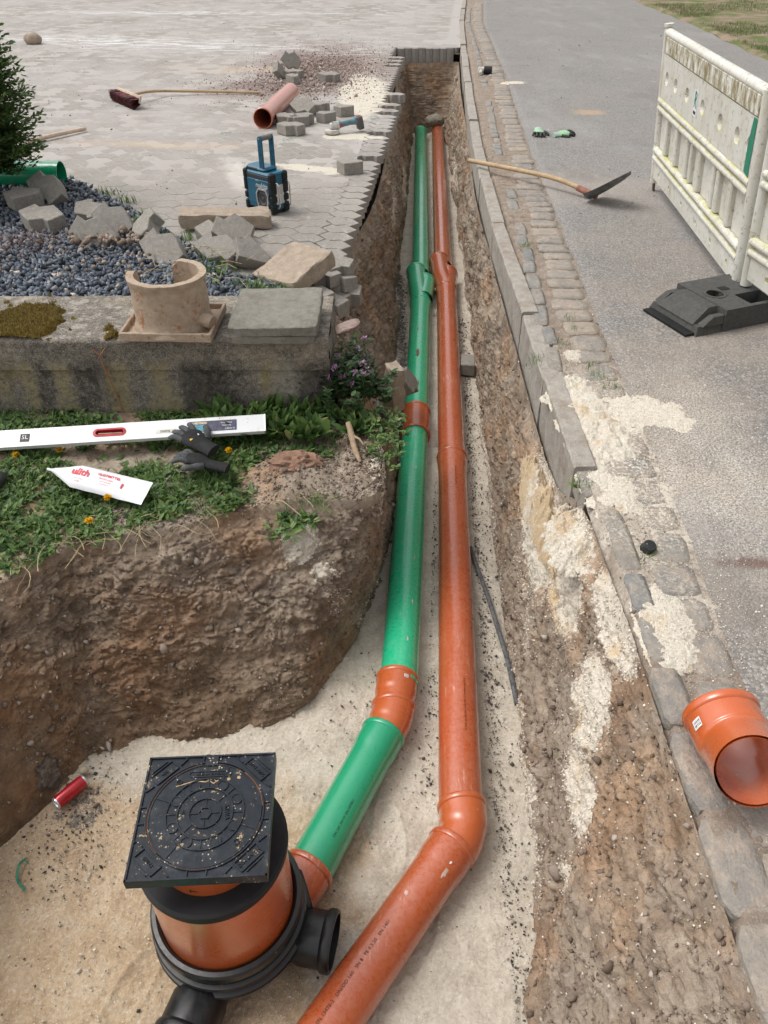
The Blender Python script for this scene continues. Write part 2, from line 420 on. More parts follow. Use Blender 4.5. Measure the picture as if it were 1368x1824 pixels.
def concrete(name, base, scale=30, stain=(.1, .09, .07), amt=.4, bump=.5):
    m = Mat(name, .92, .3)
    n = m.noise(scale, 5, .7); f = m.noise(scale * 7, 3, .75)
    c = m.ramp(n, [(.3, tuple(x * .78 for x in base)), (.7, tuple(min(1, x * 1.22) for x in base))])
    c = m.mix(m.ramp(f, [(.58, .0), (.7, .7)]), c, tuple(min(1, x * 1.6) for x in base))
    c = m.mix(m.ramp(f, [(.3, .6), (.43, .0)]), c, tuple(x * .5 for x in base))
    c = m.mix(m.math('MULTIPLY', m.step(m.noise(6, 5, .7), .5, .7), amt), c, stain)
    m.bump(f, bump, .004); m.bump(n, bump, .01); return m.out(c)
M_KERB = concrete('kerb_concrete', (.33, .3, .262), 17, (.24, .185, .14), .85, .8)
M_SLAB = concrete('old_slab', (.235, .22, .185), 26, (.12, .115, .085), .6, .9)
M_BLOCK = concrete('sandy_block', (.36, .29, .225), 20, (.2, .14, .1), .5, .8)

def asphalt_mat():
    m = Mat('worn_asphalt', .88, .35)
    agg = m.vor(115, out='Color'); sep = m.N.new('ShaderNodeSeparateColor'); m.put(sep.inputs[0], agg)
    d = m.vor(115)
    stone = m.ramp(sep.outputs[0], [(.0, (.12, .112, .105)), (.5, (.215, .2, .185)), (.85, (.3, .285, .265)), (1, (.42, .4, .37))])
    c = m.mix(m.step(d, .55, .8), stone, (.11, .103, .095))
    near = m.step(m.xyz(1), 6.5, 2.5)
    tan = m.math('MULTIPLY', m.step(m.noise(1.4, 5, .65), .36, .66), m.math('MULTIPLY_ADD', near, .45, .18))
    c = m.mix(tan, c, (.34, .27, .205))
    c = m.mix(m.math('MULTIPLY_ADD', near, -.2, .4), c, (.26, .25, .24))
    c = m.mix(m.math('MULTIPLY', m.step(m.noise(.9, 6, .7, m.map((1, .45, 1))), .5, .66), .35), c, (.34, .33, .315))
    c = m.mix(m.math('MULTIPLY', m.step(m.noise(2.6, 6, .75), .55, .68), .3), c, (.16, .155, .15))
    # sand dust by the spill, ochre dry puddle, damp red smear
    c = m.mix(m.math('MULTIPLY', m.math('MULTIPLY', m.blob(1.18, 2.35, .3, .75, -.1, .9, .4, 5), m.step(m.noise(120, 3, .8), .46, .56)), .8), c, (.6, .55, .48))
    c = m.mix(m.math('MULTIPLY', m.blob(2.02, 8.35, .19, .14, 0, .6, .3, 8), .8), c, (.42, .3, .19))
    c = m.mix(m.math('MULTIPLY', m.blob(1.55, 5.8, 1.2, .5, .1, .9, .5, 3), .3), c, (.4, .33, .27))
    c = m.mix(m.math('MULTIPLY', m.blob(1.17, 1.77, .16, .035, -.02, .8, .5, 20), .85), c, (.14, .08, .06))
    c = m.mix(m.math('MULTIPLY', m.step(m.noise(7, 3, .7), .69, .72), .5), c, (.55, .54, .52))
    # a few hairline cracks
    cr = m.vor(.9, 'DISTANCE_TO_EDGE', vec=m.map((1, .6, 1)))
    c = m.mix(m.math('MULTIPLY', m.step(m.noise(1.7, 6, .72, m.map((1, .55, 1), loc=(4, 1, 0))), .53, .68), .45), c, (.17, .155, .14))
    c = m.mix(m.math('MULTIPLY', m.step(m.noise(3.7, 5, .75, m.map((1, .5, 1), loc=(9, 3, 0))), .58, .7), .4), c, (.4, .34, .28))
    m.bump(m.math('SUBTRACT', 1.0, d), .7, .006); m.bump(m.noise(14, 4), .25, .01)
    return m.out(c)
M_ASPH = asphalt_mat()
def gutter_mat(name, cols, sandy=.4):
    m = Mat(name, .85, .4)
    v = m.objrnd(); n = m.noise(18, 5, .65)
    c = m.ramp(v, [(i / max(1, len(cols) - 1), c) for i, c in enumerate(cols)])
    c = m.mix(m.ramp(n, [(.3, .0), (.7, .5)]), c, m.mix(1.0, c, (1.5, 1.48, 1.44), 'MULTIPLY'))
    c = m.mix(m.ramp(m.noise(150, 3, .75), [(.3, .5), (.45, .0)]), c, m.mix(1.0, c, (.6, .6, .6), 'MULTIPLY'))
    c = m.mix(m.math('MULTIPLY', m.step(m.noise(9, 6, .8), .42, .6), sandy), c, m.ramp(m.noise(45, 4, .75), [(.3, (.26, .205, .16)), (.7, (.46, .385, .31))]))
    c = m.mix(m.math('MULTIPLY', m.blob(.92, 2.35, .24, .8, 0, .9, .5, 7), m.step(m.noise(75, 4, .8), .48, .6)), c, (.66, .6, .51))
    m.bump(n, .7, .018); m.bump(m.noise(75, 4, .75), .8, .007)
    return m.out(c)
M_SETT = gutter_mat('granite_sett', [(.21, .195, .178), (.26, .235, .205), (.185, .178, .168), (.3, .255, .205)], .8)
M_SLATE = gutter_mat('blue_grey_stone', [(.175, .178, .175), (.21, .206, .195), (.235, .212, .18)], .55)
def gbed():
    m = Mat('gutter_earth', .95, .2)
    c = m.ramp(m.noise(16, 6, .75), [(.3, (.17, .13, .1)), (.5, (.27, .215, .17)), (.7, (.37, .31, .255))])
    c = m.mix(m.ramp(m.noise(140, 3, .75), [(.56, .0), (.7, .8)]), c, (.46, .42, .37))
    c = m.mix(m.math('MULTIPLY', m.blob(.9, 2.3, .28, .95, 0, .9, .5, 7), m.step(m.noise(60, 4, .8), .38, .5)), c, (.66, .6, .51))
    m.bump(m.noise(60, 5, .75), .7, .014); m.bump(m.noise(220, 3), .5, .004)
    return m.out(c)
M_GBED = gbed()
def bymat(name, stops, rough=.7, spec=.4, attr='rnd', nscale=60, bump=.3, coords='obj', trans=0.0):
    m = Mat(name, rough, spec, 0, 'world')
    c = m.ramp(m.attr(attr), stops)
    c = m.mix(m.ramp(m.noise(nscale, 4), [(.3, .0), (.7, .45)]), c, m.mix(1.0, c, (1.4, 1.4, 1.4), 'MULTIPLY'))
    if bump: m.bump(m.noise(nscale * 2, 3), bump, .004)
    return m.out(c)
M_GRAVEL = bymat('basalt_gravel', [(0, (.035, .045, .06)), (.4, (.075, .09, .115)), (.75, (.13, .15, .18)), (.93, (.2, .22, .25)), (.97, (.3, .25, .2)), (1, (.5, .42, .34))], .6, .5, nscale=110)
M_CLOD = bymat('earth_clods', [(0, (.12, .088, .066)), (.4, (.19, .145, .113)), (.8, (.27, .212, .17)), (.96, (.34, .285, .235)), (1, (.45, .4, .36))], .95, .2, nscale=90, bump=.7)
M_CHIP = bymat('pale_grit', [(0, (.4, .35, .29)), (.5, (.58, .52, .44)), (1, (.75, .7, .63))], .9, .3)
M_DARKCHIP = bymat('dark_grit', [(0, (.04, .035, .032)), (.6, (.1, .085, .075)), (1, (.22, .19, .17))], .9, .3)
def leaf_mat(name, stops):
    m = Mat(name, .5, .4); c = m.ramp(m.attr('rnd'), stops)
    m.b.inputs['Subsurface Weight'].default_value = 0.0
    tr = m.N.new('ShaderNodeBsdfTranslucent'); m.put(tr.inputs[0], c); mx = m.N.new('ShaderNodeMixShader'); mx.inputs[0].default_value = .3
    m.L.new(m.b.outputs[0], mx.inputs[1]); m.L.new(tr.outputs[0], mx.inputs[2]); m.L.new(mx.outputs[0], m.N['Material Output'].inputs[0])
    return m.out(c)
M_LEAF = leaf_mat('weed_leaves', [(0, (.04, .085, .025)), (.4, (.09, .165, .045)), (.75, (.15, .25, .075)), (.93, (.16, .26, .06)), (1, (.3, .3, .12))])
M_FAR_GRASS = leaf_mat('meadow_grass', [(0, (.06, .085, .025)), (.5, (.11, .145, .04)), (.85, (.17, .19, .06)), (1, (.3, .26, .14))])
M_NETTLE = leaf_mat('nettle_leaves', [(0, (.02, .05, .015)), (.5, (.045, .1, .03)), (.85, (.08, .15, .05)), (1, (.12, .07, .07))])
M_THUJA = leaf_mat('conifer_sprays', [(0, (.03, .07, .018)), (.5, (.085, .155, .04)), (.85, (.14, .22, .06)), (1, (.26, .3, .12))])
M_PETAL_P = leaf_mat('purple_petals', [(0, (.34, .15, .32)), (1, (.62, .38, .56))])
M_PETAL_Y = leaf_mat('yellow_petals', [(0, (.75, .42, .01)), (1, (.9, .62, .02))])
M_STRAW = plain('dry_straw', (.42, .34, .2), .8, var=.3)
M_BARK = plain('bark', (.12, .085, .055), .9, var=.3, bump=.5)
M_ROOT = plain('pale_root', (.36, .26, .17), .85, var=.3, scale=40, bump=.5)
def moss():
    m = Mat('moss', .98, .1); n = m.noise(35, 5, .8)
    c = m.ramp(n, [(.3, (.06, .035, .012)), (.5, (.15, .1, .025)), (.7, (.24, .2, .045))])
    m.bump(m.noise(130, 4, .8), 1, .01); return m.out(c)
M_MOSS = moss()

# ------------------------------------------------------------------ the lie of the land (surveyed outlines)
def interp(tab):
    a = np.array(tab, float); return lambda y: np.interp(y, a[:, 0], a[:, 1])
kerb_x = interp([(-3, .69), (2.26, .685), (5, .69), (6.3, .715), (8.6, .835), (12.4, 1.07), (15.7, 1.30), (22, 1.9), (60, 8)])
road_x = interp([(-3, .95), (1.2, .93), (1.8, .975), (2.9, 1.02), (3.6, 1.05), (5.3, 1.14), (7, 1.22), (10.6, 1.46), (15.7, 1.72), (22, 2.35), (60, 8.6)])
rim_x = interp([(3.5, -.3), (4.05, -.30), (4.48, -.25), (4.98, -.16), (5.86, -.05), (7.01, .03), (8.36, .10), (11, .15), (12.6, .2)])
FLOOR, PIPE_Z = -1.03, -.95

# big ground sheet under everything
s = 120
structure(arr := link('ground', arr_mesh('ground', [(-s, -s, -1.4), (s, -s, -1.4), (s, s, -1.4), (-s, s, -1.4)], [(0, 1, 2, 3)], M_GBED)))

# trench walls: one ribbon of earth, right side -> far end -> left side -> pit
CTRL = [  # bottom x,y | top x,y,z | wet | roughness
    ((.40, -1.5), (.70, -1.5, -.02), 0, 1), ((.42, .60), (.70, .3, -.02), .2, 1), ((.44, .86), (.70, .62, -.02), .1, 1.1), ((.53, 1.4), (.70, 1.15, -.02), .1, 1.2), ((.56, 1.78), (.705, 1.6, -.03), .0, 1.2),
    ((.575, 2.3), (.70, 2.12, -.06), .1, 1.2), ((.59, 2.7), (.68, 2.55, -.22), .2, 1), ((.605, 3.6), (.675, 3.5, -.19), .25, 1), ((.665, 4.82), (.68, 4.8, -.16), .2, 1), ((.70, 6.0), (.70, 6.1, -.15), .1, 1),
    ((.78, 8), (.805, 8, -.14), .2, 1), ((.84, 10), (.90, 10, -.14), .4, 1), ((.88, 11.9), (1.03, 12.1, -.13), .5, 1), ((.84, 12.2), (1.04, 12.58, -.16), 1, .7), ((.62, 12.3), (.7, 12.58, -.17), 1.2, .8), ((.5, 12.28), (.45, 12.58, -.17), 1.2, .8), ((.40, 12.15), (.22, 12.55, -.16), .5, .8),
    ((.38, 11.5), (.155, 11.6, -.085), .4, 1), ((.30, 10), (.13, 10, -.085), .4, 1), ((.21, 8.2), (.085, 8.36, -.085), .3, 1), ((.13, 7), (.01, 7, -.085), .3, 1.1), ((.10, 6.4), (-.03, 6.3, -.085), .3, 1.2), ((.09, 5.7), (-.075, 5.7, -.085), .4, 1.2),
    ((.10, 4.98), (-.18, 5.0, -.085), .4, 1.2), ((.12, 4.67), (-.25, 4.55, -.085), .3, 1.2), ((.12, 4.2), (-.30, 4.1, -.07), .3, 1.2), ((.10, 3.85), (-.29, 3.75, -.03), .3, 1), ((.08, 3.67), (-.28, 3.5, -.08), .2, 1), ((.06, 3.5), (-.26, 3.3, -.16), .2, .9),
    ((.05, 3.3), (-.2, 3.12, -.22), .2, .9), ((.02, 3.11), (-.06, 2.98, -.24), .1, .9), ((-.03, 2.85), (-.01, 2.8, -.26), .0, .8), ((-.10, 2.56), (-.015, 2.67, -.29), .0, .8), ((-.18, 2.33), (-.08, 2.60, -.32), .1, 1.1), ((-.27, 2.13), (-.14, 2.56, -.33), .3, 1.3),
    ((-.37, 1.99), (-.23, 2.53, -.33), .4, 1.3), ((-.48, 1.92), (-.34, 2.53, -.34), .4, 1.2), ((-.63, 1.86), (-.52, 2.50, -.34), .5, 1.1), ((-.96, 1.82), (-.88, 2.34, -.34), .6, 1.3), ((-1.15, 1.76), (-1.2, 2.26, -.34), .6, 1.2), ((-1.20, 1.65), (-1.42, 2.0, -.34), .7, .9),
    ((-1.25, 1.56), (-1.5, 1.8, -.34), .8, .4), ((-1.32, 1.45), (-1.53, 1.55, -.34), .8, .3), ((-1.37, 1.3), (-1.56, 1.3, -.34), .9, .3), ((-1.34, .6), (-1.6, .6, -.34), .9, .35), ((-1.4, -1.5), (-1.7, -1.5, -.34), .8, .6)]
cb = np.array([(*c[0], FLOOR - .03) for c in CTRL], float); ct = np.array([c[1] for c in CTRL], float); cw = np.array([c[2:] for c in CTRL], float)
seg = np.linalg.norm((cb[1:] + ct[1:] - cb[:-1] - ct[:-1])[:, :2] / 2, axis=1)
ts = [0.0]
while ts[-1] < len(CTRL) - 1:
    k = int(ts[-1]); q = (cb[k] + ct[k]) / 2; d = max(1.4, math.hypot(q[1], q[0]))
    if q[1] < .5: d = 2.4
    ts.append(ts[-1] + .0042 * d / 1.5 / max(seg[k], .02))
ts = np.clip(np.array(ts), 0, len(CTRL) - 1.0001)
def cat(A, t):
    i = t.astype(int); f = (t - i)[:, None]; n = len(A) - 1
    p0, p1, p2, p3 = A[np.clip(i - 1, 0, n)], A[i], A[np.clip(i + 1, 0, n)], A[np.clip(i + 2, 0, n)]
    return .5 * ((2 * p1) + (-p0 + p2) * f + (2 * p0 - 5 * p1 + 4 * p2 - p3) * f ** 2 + (-p0 + 3 * p1 - 3 * p2 + p3) * f ** 3)
B, T, W = cat(cb, ts), cat(ct, ts), cat(cw, ts)
NV = 210; vv = np.linspace(0, 1, NV)
G = B[:, None, :] * (1 - vv)[None, :, None] + T[:, None, :] * vv[None, :, None]
tang = np.gradient((B + T) / 2, axis=0); tang[:, 2] = 0; tang /= np.linalg.norm(tang, axis=1)[:, None]
up = T - B; nrm = np.cross(up, tang); nrm /= np.linalg.norm(nrm, axis=1)[:, None]       # points out of the hole
nrm = -nrm                                                                            # into the hole
mid = (B + T) / 2; ctr = np.stack([np.full(len(mid), .35), mid[:, 1], mid[:, 2]], 1); ctr[mid[:, 1] < 2.2] = (-.4, 1.0, -.6)
GP = G.reshape(-1, 3)
rough = np.repeat(W[:, 1], NV); wet0 = np.repeat(W[:, 0], NV); V2 = np.tile(vv, len(ts))
# make sure the normal faces the trench axis
sgn = np.sign(np.sum(nrm * (ctr - mid), axis=1)); sgn[sgn == 0] = 1
NN = np.repeat(nrm * sgn[:, None], NV, 0)
big = fbm(GP, 2.2, 3, seed=1); med = fbm(GP, 8, 4, seed=2); rid = fbm(GP * (1, 1, 1.6), 11, 4, ridged=True, seed=3); fin = fbm(GP, 55, 3, .6, seed=4)
fade = np.clip(V2 / .05, 0, 1) * np.clip((1 - V2) / .12, 0.12, 1)
cl = np.clip(med * 2, -1, 1)
wp = GP + .05 * np.stack([fbm(GP, 9, 2, seed=14 + k) for k in range(3)], 1)
w1e, w1c, w1f = worley(wp * (1, 1, 1.35), 13, 1); w2e, w2c, w2f = worley(wp * (1, 1, 1.3), 30, 2); w3e, w3c, w3f = worley(GP, 85, 3)
mask1 = np.clip(.5 + 1.6 * fbm(GP, 3.7, 2, seed=18), 0, 1)
chunk = .030 * (w1c - .5) * np.clip(w1e * 5, 0, 1) * mask1 - .010 * np.clip(1 - w1e * 7, 0, 1) * mask1 + .015 * (w2c - .4) * np.clip(w2e * 4, 0, 1) - .005 * np.clip(1 - w2e * 6, 0, 1) + .0085 * (w3c - .4) * np.clip(w3e * 4, 0, 1)
smooth_left = np.clip((1.68 - GP[:, 1]) / .1, 0, 1) * (GP[:, 0] < -1); chunk *= np.where(GP[:, 0] > .3, .55, 1.0) * (1 - .8 * smooth_left) * np.where(GP[:, 0] < .3, np.clip(.12 + V2 * 1.25, 0, 1.0), 1)
disp = rough * fade * (.032 * big + .012 * cl + .010 * rid + .007 * fin + .010 + chunk)
belly = .03 * np.sin(np.pi * V2) * (GP[:, 1] > 3)          # the narrow walls stay upright
steps = .012 * rough * fade * np.round(fbm(GP * (1, 1, 2.2), 5, 2, seed=9) * 4) / 2
GP2 = GP + NN * (disp + steps)[:, None]
GP2[:, 2] += fade * rough * .012 * med
sandm = np.zeros(len(GP))
def sblob(pt, r, k=1.0):
    d = np.linalg.norm((GP - np.array(pt)) / np.array(r), axis=1); return np.clip(1.25 - d, 0, 1) * k
for pt, r, k in [((-.35, 2.42, -.46), (.085, .14, .1), 1.5), ((-.27, 2.36, -.58), (.06, .12, .09), .7), ((-.2, 2.3, -.7), (.07, .14, .12), .55), ((-.13, 2.2, -.75), (.08, .16, .2), .5), ((-.0, 2.72, -.42), (.07, .16, .2), .8), ((.02, 2.85, -.35), (.08, .3, .16), .95),
                 ((-.2, 2.08, -.85), (.07, .1, .12), .5),
                 ((.645, 2.5, -.42), (.1, .42, .26), 1.35), ((.67, 2.0, -.2), (.07, .26, .22), 1.2), ((.645, 1.98, -.3), (.08, .22, .2), 1.3), ((.655, 1.52, -.36), (.06, .2, .2), 1.3), ((.70, 1.6, -.08), (.06, .24, .12), 1.2), ((.62, 1.33, -.55), (.07, .2, .16), 1.0), ((.58, 1.15, -.75), (.05, .1, .12), .8),
                 ((.6, 2.3, -.7), (.07, .5, .2), .5), ((.16, 5.4, -.8), (.1, .8, .16), .6), ((.08, 6.9, -.5), (.12, 1.4, .3), .62), ((.12, 4.9, -.7), (.1, .4, .2), .5),
                 ((.85, 9.5, -.85), (.15, 1.3, .2), .7), ((.72, 7, -.98), (.15, 2.5, .09), .8), ((.6, 3.8, -.98), (.12, 1.6, .08), .7), ((.56, 1.6, -.98), (.08, 1.4, .1), .6), ((.19, 8.8, -.8), (.15, 1.6, .3), .6), ((-.08, 2.4, -.95), (.08, .5, .1), .6)]:
    sandm = np.maximum(sandm, sblob(pt, r, k))
sandm += .16 * np.clip(fbm(GP, 3.2, 3, seed=12), 0, 1) * (GP[:, 0] > .3)
wet = np.clip(wet0 + .6 * np.clip(.55 - V2 * 1.1, -.3, 1) + .35 * fbm(GP, 3.1, 3, seed=6), 0, 1) * (GP[:, 1] < 3)+ np.clip(wet0 * .8 + .3 * fbm(GP, 2.1, 3, seed=6), 0, 1) * (GP[:, 1] >= 3)
wet = np.where(GP[:, 0] > .4, wet * .45, wet); wet = np.maximum(wet, 1.15 * smooth_left)
n_s = len(ts); ii, jj = np.meshgrid(np.arange(n_s - 1), np.arange(NV - 1), indexing='ij'); a = (ii * NV + jj).ravel()
FQ = np.stack([a, a + NV, a + NV + 1, a + 1], 1)
WALLP, WALLN = GP2, NN
wall_me = arr_mesh('trench_wall', GP2, FQ, M_SOIL, False, {'sand': sandm, 'wet': wet})
structure(link('trench_wall', wall_me))
# excavated floor: pale crushed sand
xs = np.concatenate([np.arange(-2.2, -1.5, .02), np.arange(-1.5, .7, .0072), np.arange(.7, 1.3, .02)]); 
yl = [-1.5]
while yl[-1] < 12.8: yl.append(yl[-1] + (.02 if yl[-1] < .3 else max(.0075, .0042 * max(1.6, yl[-1]))))
ys = np.array(yl); X, Y = np.meshgrid(xs, ys); FP = np.stack([X.ravel(), Y.ravel(), np.zeros(X.size)], 1)
fz = FLOOR + .012 * fbm(FP, 3, 4, seed=20) + .008 * fbm(FP, 18, 3, seed=21) + .0028 * fbm(FP, 70, 3, seed=22)
fwe, fwc, _q = worley(FP, 60, 5); fz += .0042 * (fwc > .78) * np.clip(fwe * 4, 0, 1) * fwc; fwe, fwc, _q = worley(FP, 24, 6); fz += .006 * (fwc - .5) * np.clip(fwe * 3, 0, 1) * np.clip(fbm(FP, 3, 2, seed=25) * 2 + .3, 0, 1)
och = np.clip((.1 - FP[:, 0]) * 1.9, 0, 1) * np.clip((1.8 - FP[:, 1]) * 2.4, 0, 1) * 1.0 + .12 
def redx(y): return np.interp(y, [1.5, 12.2], [.28, .776])
edge = np.abs(FP[:, 0] - redx(FP[:, 1]))
fz -= .0; fz += .022 * np.clip(1 - edge / .13, 0, 1) * (FP[:, 1] > 1.5)
eg = np.abs(FP[:, 0] - np.interp(FP[:, 1], [1.8, 2.1, 4, 6, 12], [.0, .057, .193, .3, .53])); fz += .022 * np.clip(1 - eg / .13, 0, 1) * (FP[:, 1] > 1.9)
# boot prints with tread bars pressed into the sand
for (bx_, by_, ba_) in ((-1.0, 1.28, .5), (-.78, .95, -.4), (-1.08, .78, .25), (-.9, .55, 1.1), (.02, 1.45, .15), (.12, 1.12, -.3), (-.72, 1.5, 1.3), (-.02, .8, .4)):
    u_ = (FP[:, 0] - bx_) * math.cos(ba_) + (FP[:, 1] - by_) * math.sin(ba_); v_ = -(FP[:, 0] - bx_) * math.sin(ba_) + (FP[:, 1] - by_) * math.cos(ba_)
    w_ = np.clip(1.6 * (1 - (u_ / .05) ** 2 - (v_ / .14) ** 2), 0, 1); fz -= w_ * (.005 + .004 * (np.sin(u_ * 190 + v_ * 150) > 0) * (np.sin(u_ * 190 - v_ * 150) > -.3)); fz += .006 * np.exp(-((u_ / .05) ** 2 + (v_ / .14) ** 2 - 1.15) ** 2 / .05)
# a low sand bank against the pit wall and the trench sides
dirt = .42 * np.exp(-((FP[:, 0] - redx(FP[:, 1]) - .13) / .07) ** 2) + .25 * np.exp(-((FP[:, 0] + .02) / .12) ** 2) * (FP[:, 1] < 2) + .75 * np.exp(-(((FP[:, 0] + 1.12) / .13) ** 2 + ((FP[:, 1] - 1.55) / .14) ** 2)) + .5 * np.exp(-(((FP[:, 0] + 1.05) / .1) ** 2 + ((FP[:, 1] - 1.3) / .1) ** 2)) + .8 * np.exp(-((FP[:, 0] - .14) / .06) ** 2) * (FP[:, 1] > 4.1) * (FP[:, 1] < 6.8) + .3 * np.exp(-((FP[:, 0] - .3) / .05) ** 2) * (FP[:, 1] > 2)
FP[:, 2] = fz
ny, nx = X.shape; ii, jj = np.meshgrid(np.arange(ny - 1), np.arange(nx - 1), indexing='ij'); a = (ii * nx + jj).ravel()
keep = (FP[a, 0] < 1.25) & ((FP[a, 1] < 2.3) | (FP[a, 0] > -.25))
a = a[keep]
structure(link('trench_floor', arr_mesh('trench_floor', FP, np.stack([a, a + 1, a + nx + 1, a + nx], 1), M_SAND, False, {'ochre': och, 'dirt': dirt})))

# bed of weeds in front of the retaining wall
def loft(name, rows, mat, attrs=None, kind='structure', amp=.02, fine=.01, scale=6, smooth=True):
    rows = np.array(rows); n, m = rows.shape[:2]; Pp = rows.reshape(-1, 3).copy()
    Pp[:, 2] += amp * fbm(Pp, scale, 4, seed=30) + fine * fbm(Pp, scale * 7, 3, seed=31)
    ii, jj = np.meshgrid(np.arange(n - 1), np.arange(m - 1), indexing='ij'); a = (ii * m + jj).ravel()
    at = {'sand': np.zeros(len(Pp)), 'wet': np.zeros(len(Pp))}
    if attrs: at.update(attrs(Pp))
    o = link(name, arr_mesh(name, Pp, np.stack([a, a + m, a + m + 1, a + 1], 1), mat, smooth, at)); tag(o, kind=kind); return o, Pp
top_y = interp([(-2.3, -1.5), (-1.62, -1.5), (-1.56, 1.3), (-1.5, 1.8), (-1.42, 2.0), (-1.2, 2.25), (-.88, 2.33), (-.52, 2.49), (-.32, 2.52), (-.2, 2.52), (-.1, 2.53), (-.04, 2.57), (0.0, 2.66), (.01, 2.8)])
rows = []
for x in np.arange(-4.2, .0, .012):
    y0 = float(top_y(max(x, -2.2))) if x > -2.2 else -1.5
    y1 = 3.2 if x < -.2 else 3.2 - (x + .2) * 1.6
    rr = []
    for f in np.linspace(0, 1, 70):
        y = y0 - .012 + (y1 - y0) * f
        z = -.335 + .05 * f
        z += .075 * math.exp(-((x + .36) / .17) ** 2 - ((y - 2.66) / .11) ** 2)
        z += .02 * math.exp(-((x + .05) / .1) ** 2 - ((y - 2.9) / .12) ** 2)
        rr.append((x, y, z if f > 0 else z - .05))
    rows.append(rr)
_, BEDP = loft('garden_bed', rows, M_SOIL, lambda p: {'sand': .95 * np.exp(-((p[:, 0] + .02) / .06) ** 2 - ((p[:, 1] - 2.75) / .16) ** 2)}, amp=.018, fine=.012)

# retaining wall: old exposed-aggregate concrete
def wall_mat():
    m = Mat('old_wall_concrete', .95, .2)
    n = m.noise(45, 5, .8); f = m.noise(190, 3, .8)
    c = m.ramp(n, [(.3, (.13, .11, .088)), (.5, (.24, .213, .177)), (.72, (.42, .38, .32))])
    c = m.mix(m.step(m.noise(3.1, 4, .7), .48, .62), c, m.mix(1.0, c, (1.55, 1.5, 1.4), 'MULTIPLY')); c = m.mix(m.ramp(f, [(.54, 0), (.64, .9)]), c, (.55, .51, .45))
    c = m.mix(m.ramp(f, [(.33, .8), (.45, 0)]), c, (.03, .027, .024))
    peb = m.math('MULTIPLY', m.step(m.vor(34), .24, .17), m.step(m.noise(11, 2), .56, .6)); c = m.mix(peb, c, (.42, .37, .3))
    drip = m.step(m.noise(4.2, 4, .6, m.map((1, 1, .12))), .5, .62)
    low = m.step(m.xyz(2), .02, -.05)
    c = m.mix(m.math('MULTIPLY', m.math('MULTIPLY', drip, low), .62), c, (.06, .054, .046))
    yl = m.math('MULTIPLY', m.step(m.noise(3.4, 3, .6, m.map((1, 1, .22), loc=(3.3, 0, 0))), .53, .63), low)
    c = m.mix(m.math('MULTIPLY', m.math('MULTIPLY', yl, m.step(m.noise(55, 3, .8), .38, .52)), .85), c, (.42, .34, .14))
    wx = m.math('ADD', m.xyz(0), m.math('MULTIPLY', m.math('SUBTRACT', m.noise(7, 4, .6, m.map((1, 1, .4))), .5), .22))
    for cx_, wd_ in ((-1.62, .05), (-1.47, .07), (-1.22, .06), (-1.02, .07), (-.46, .09)):
        s_ = m.math('MULTIPLY', m.step(m.math('ABSOLUTE', m.math('ADD', wx, -cx_)), wd_, wd_ * .35), m.math('MULTIPLY', low, m.step(m.noise(48, 4, .8), .36, .54)))
        c = m.mix(m.math('MULTIPLY', s_, .75), c, (.44, .37, .2) if cx_ < -.9 else (.48, .44, .36))
    for cx_, wd_ in ((-1.55, .035), (-1.35, .07), (-.75, .16), (-.3, .06)):
        s_ = m.math('MULTIPLY', m.step(m.math('ABSOLUTE', m.math('ADD', wx, -cx_)), wd_, wd_ * .5), m.math('MULTIPLY', low, m.step(m.noise(30, 4, .8), .38, .6)))
        c = m.mix(m.math('MULTIPLY', s_, .7), c, (.05, .044, .038))
    top = m.step(m.xyz(2), .085, .1); c = m.mix(m.math('MULTIPLY', top, m.step(m.noise(18, 5, .8), .5, .6)), c, (.5, .45, .39))
    m.bump(n, .9, .02); m.bump(f, .8, .006); m.bump(m.vor(34), .4, .008)
    return m.out(c)
M_WALL = wall_mat()
WX0, WX1, WY0, WY1, WZ0, WZ1 = -4.2, -.245, 3.14, 3.62, -.45, .10
prof = [(WY0, z) for z in np.linspace(WZ0, WZ1 - .015, 60)] + [(WY0 + .008, WZ1 - .005)] + [(y, WZ1) for y in np.linspace(WY0 + .02, WY1 - .02, 42)] + [(WY1, WZ1 - .02), (WY1, -.3)]
rows = []
for x in np.linspace(WX0, WX1, 420):
    rows.append([(x, y - (.016 if z > -.06 and y < WY0 + .1 else 0), z) for y, z in prof])
rows = np.array(rows); Pw = rows.reshape(-1, 3)
dz = .006 * fbm(Pw, 14, 4, seed=40) + .0035 * fbm(Pw, 60, 3, seed=41)
front = Pw[:, 1] < WY0 + .03
Pw[:, 1] -= np.where(front, dz, 0); Pw[:, 2] += np.where(~front & (Pw[:, 2] > .05), dz, 0)
n, mm = rows.shape[:2]; ii, jj = np.meshgrid(np.arange(n - 1), np.arange(mm - 1), indexing='ij'); a = (ii * mm + jj).ravel()
Fw = np.stack([a, a + mm, a + mm + 1, a + 1], 1)
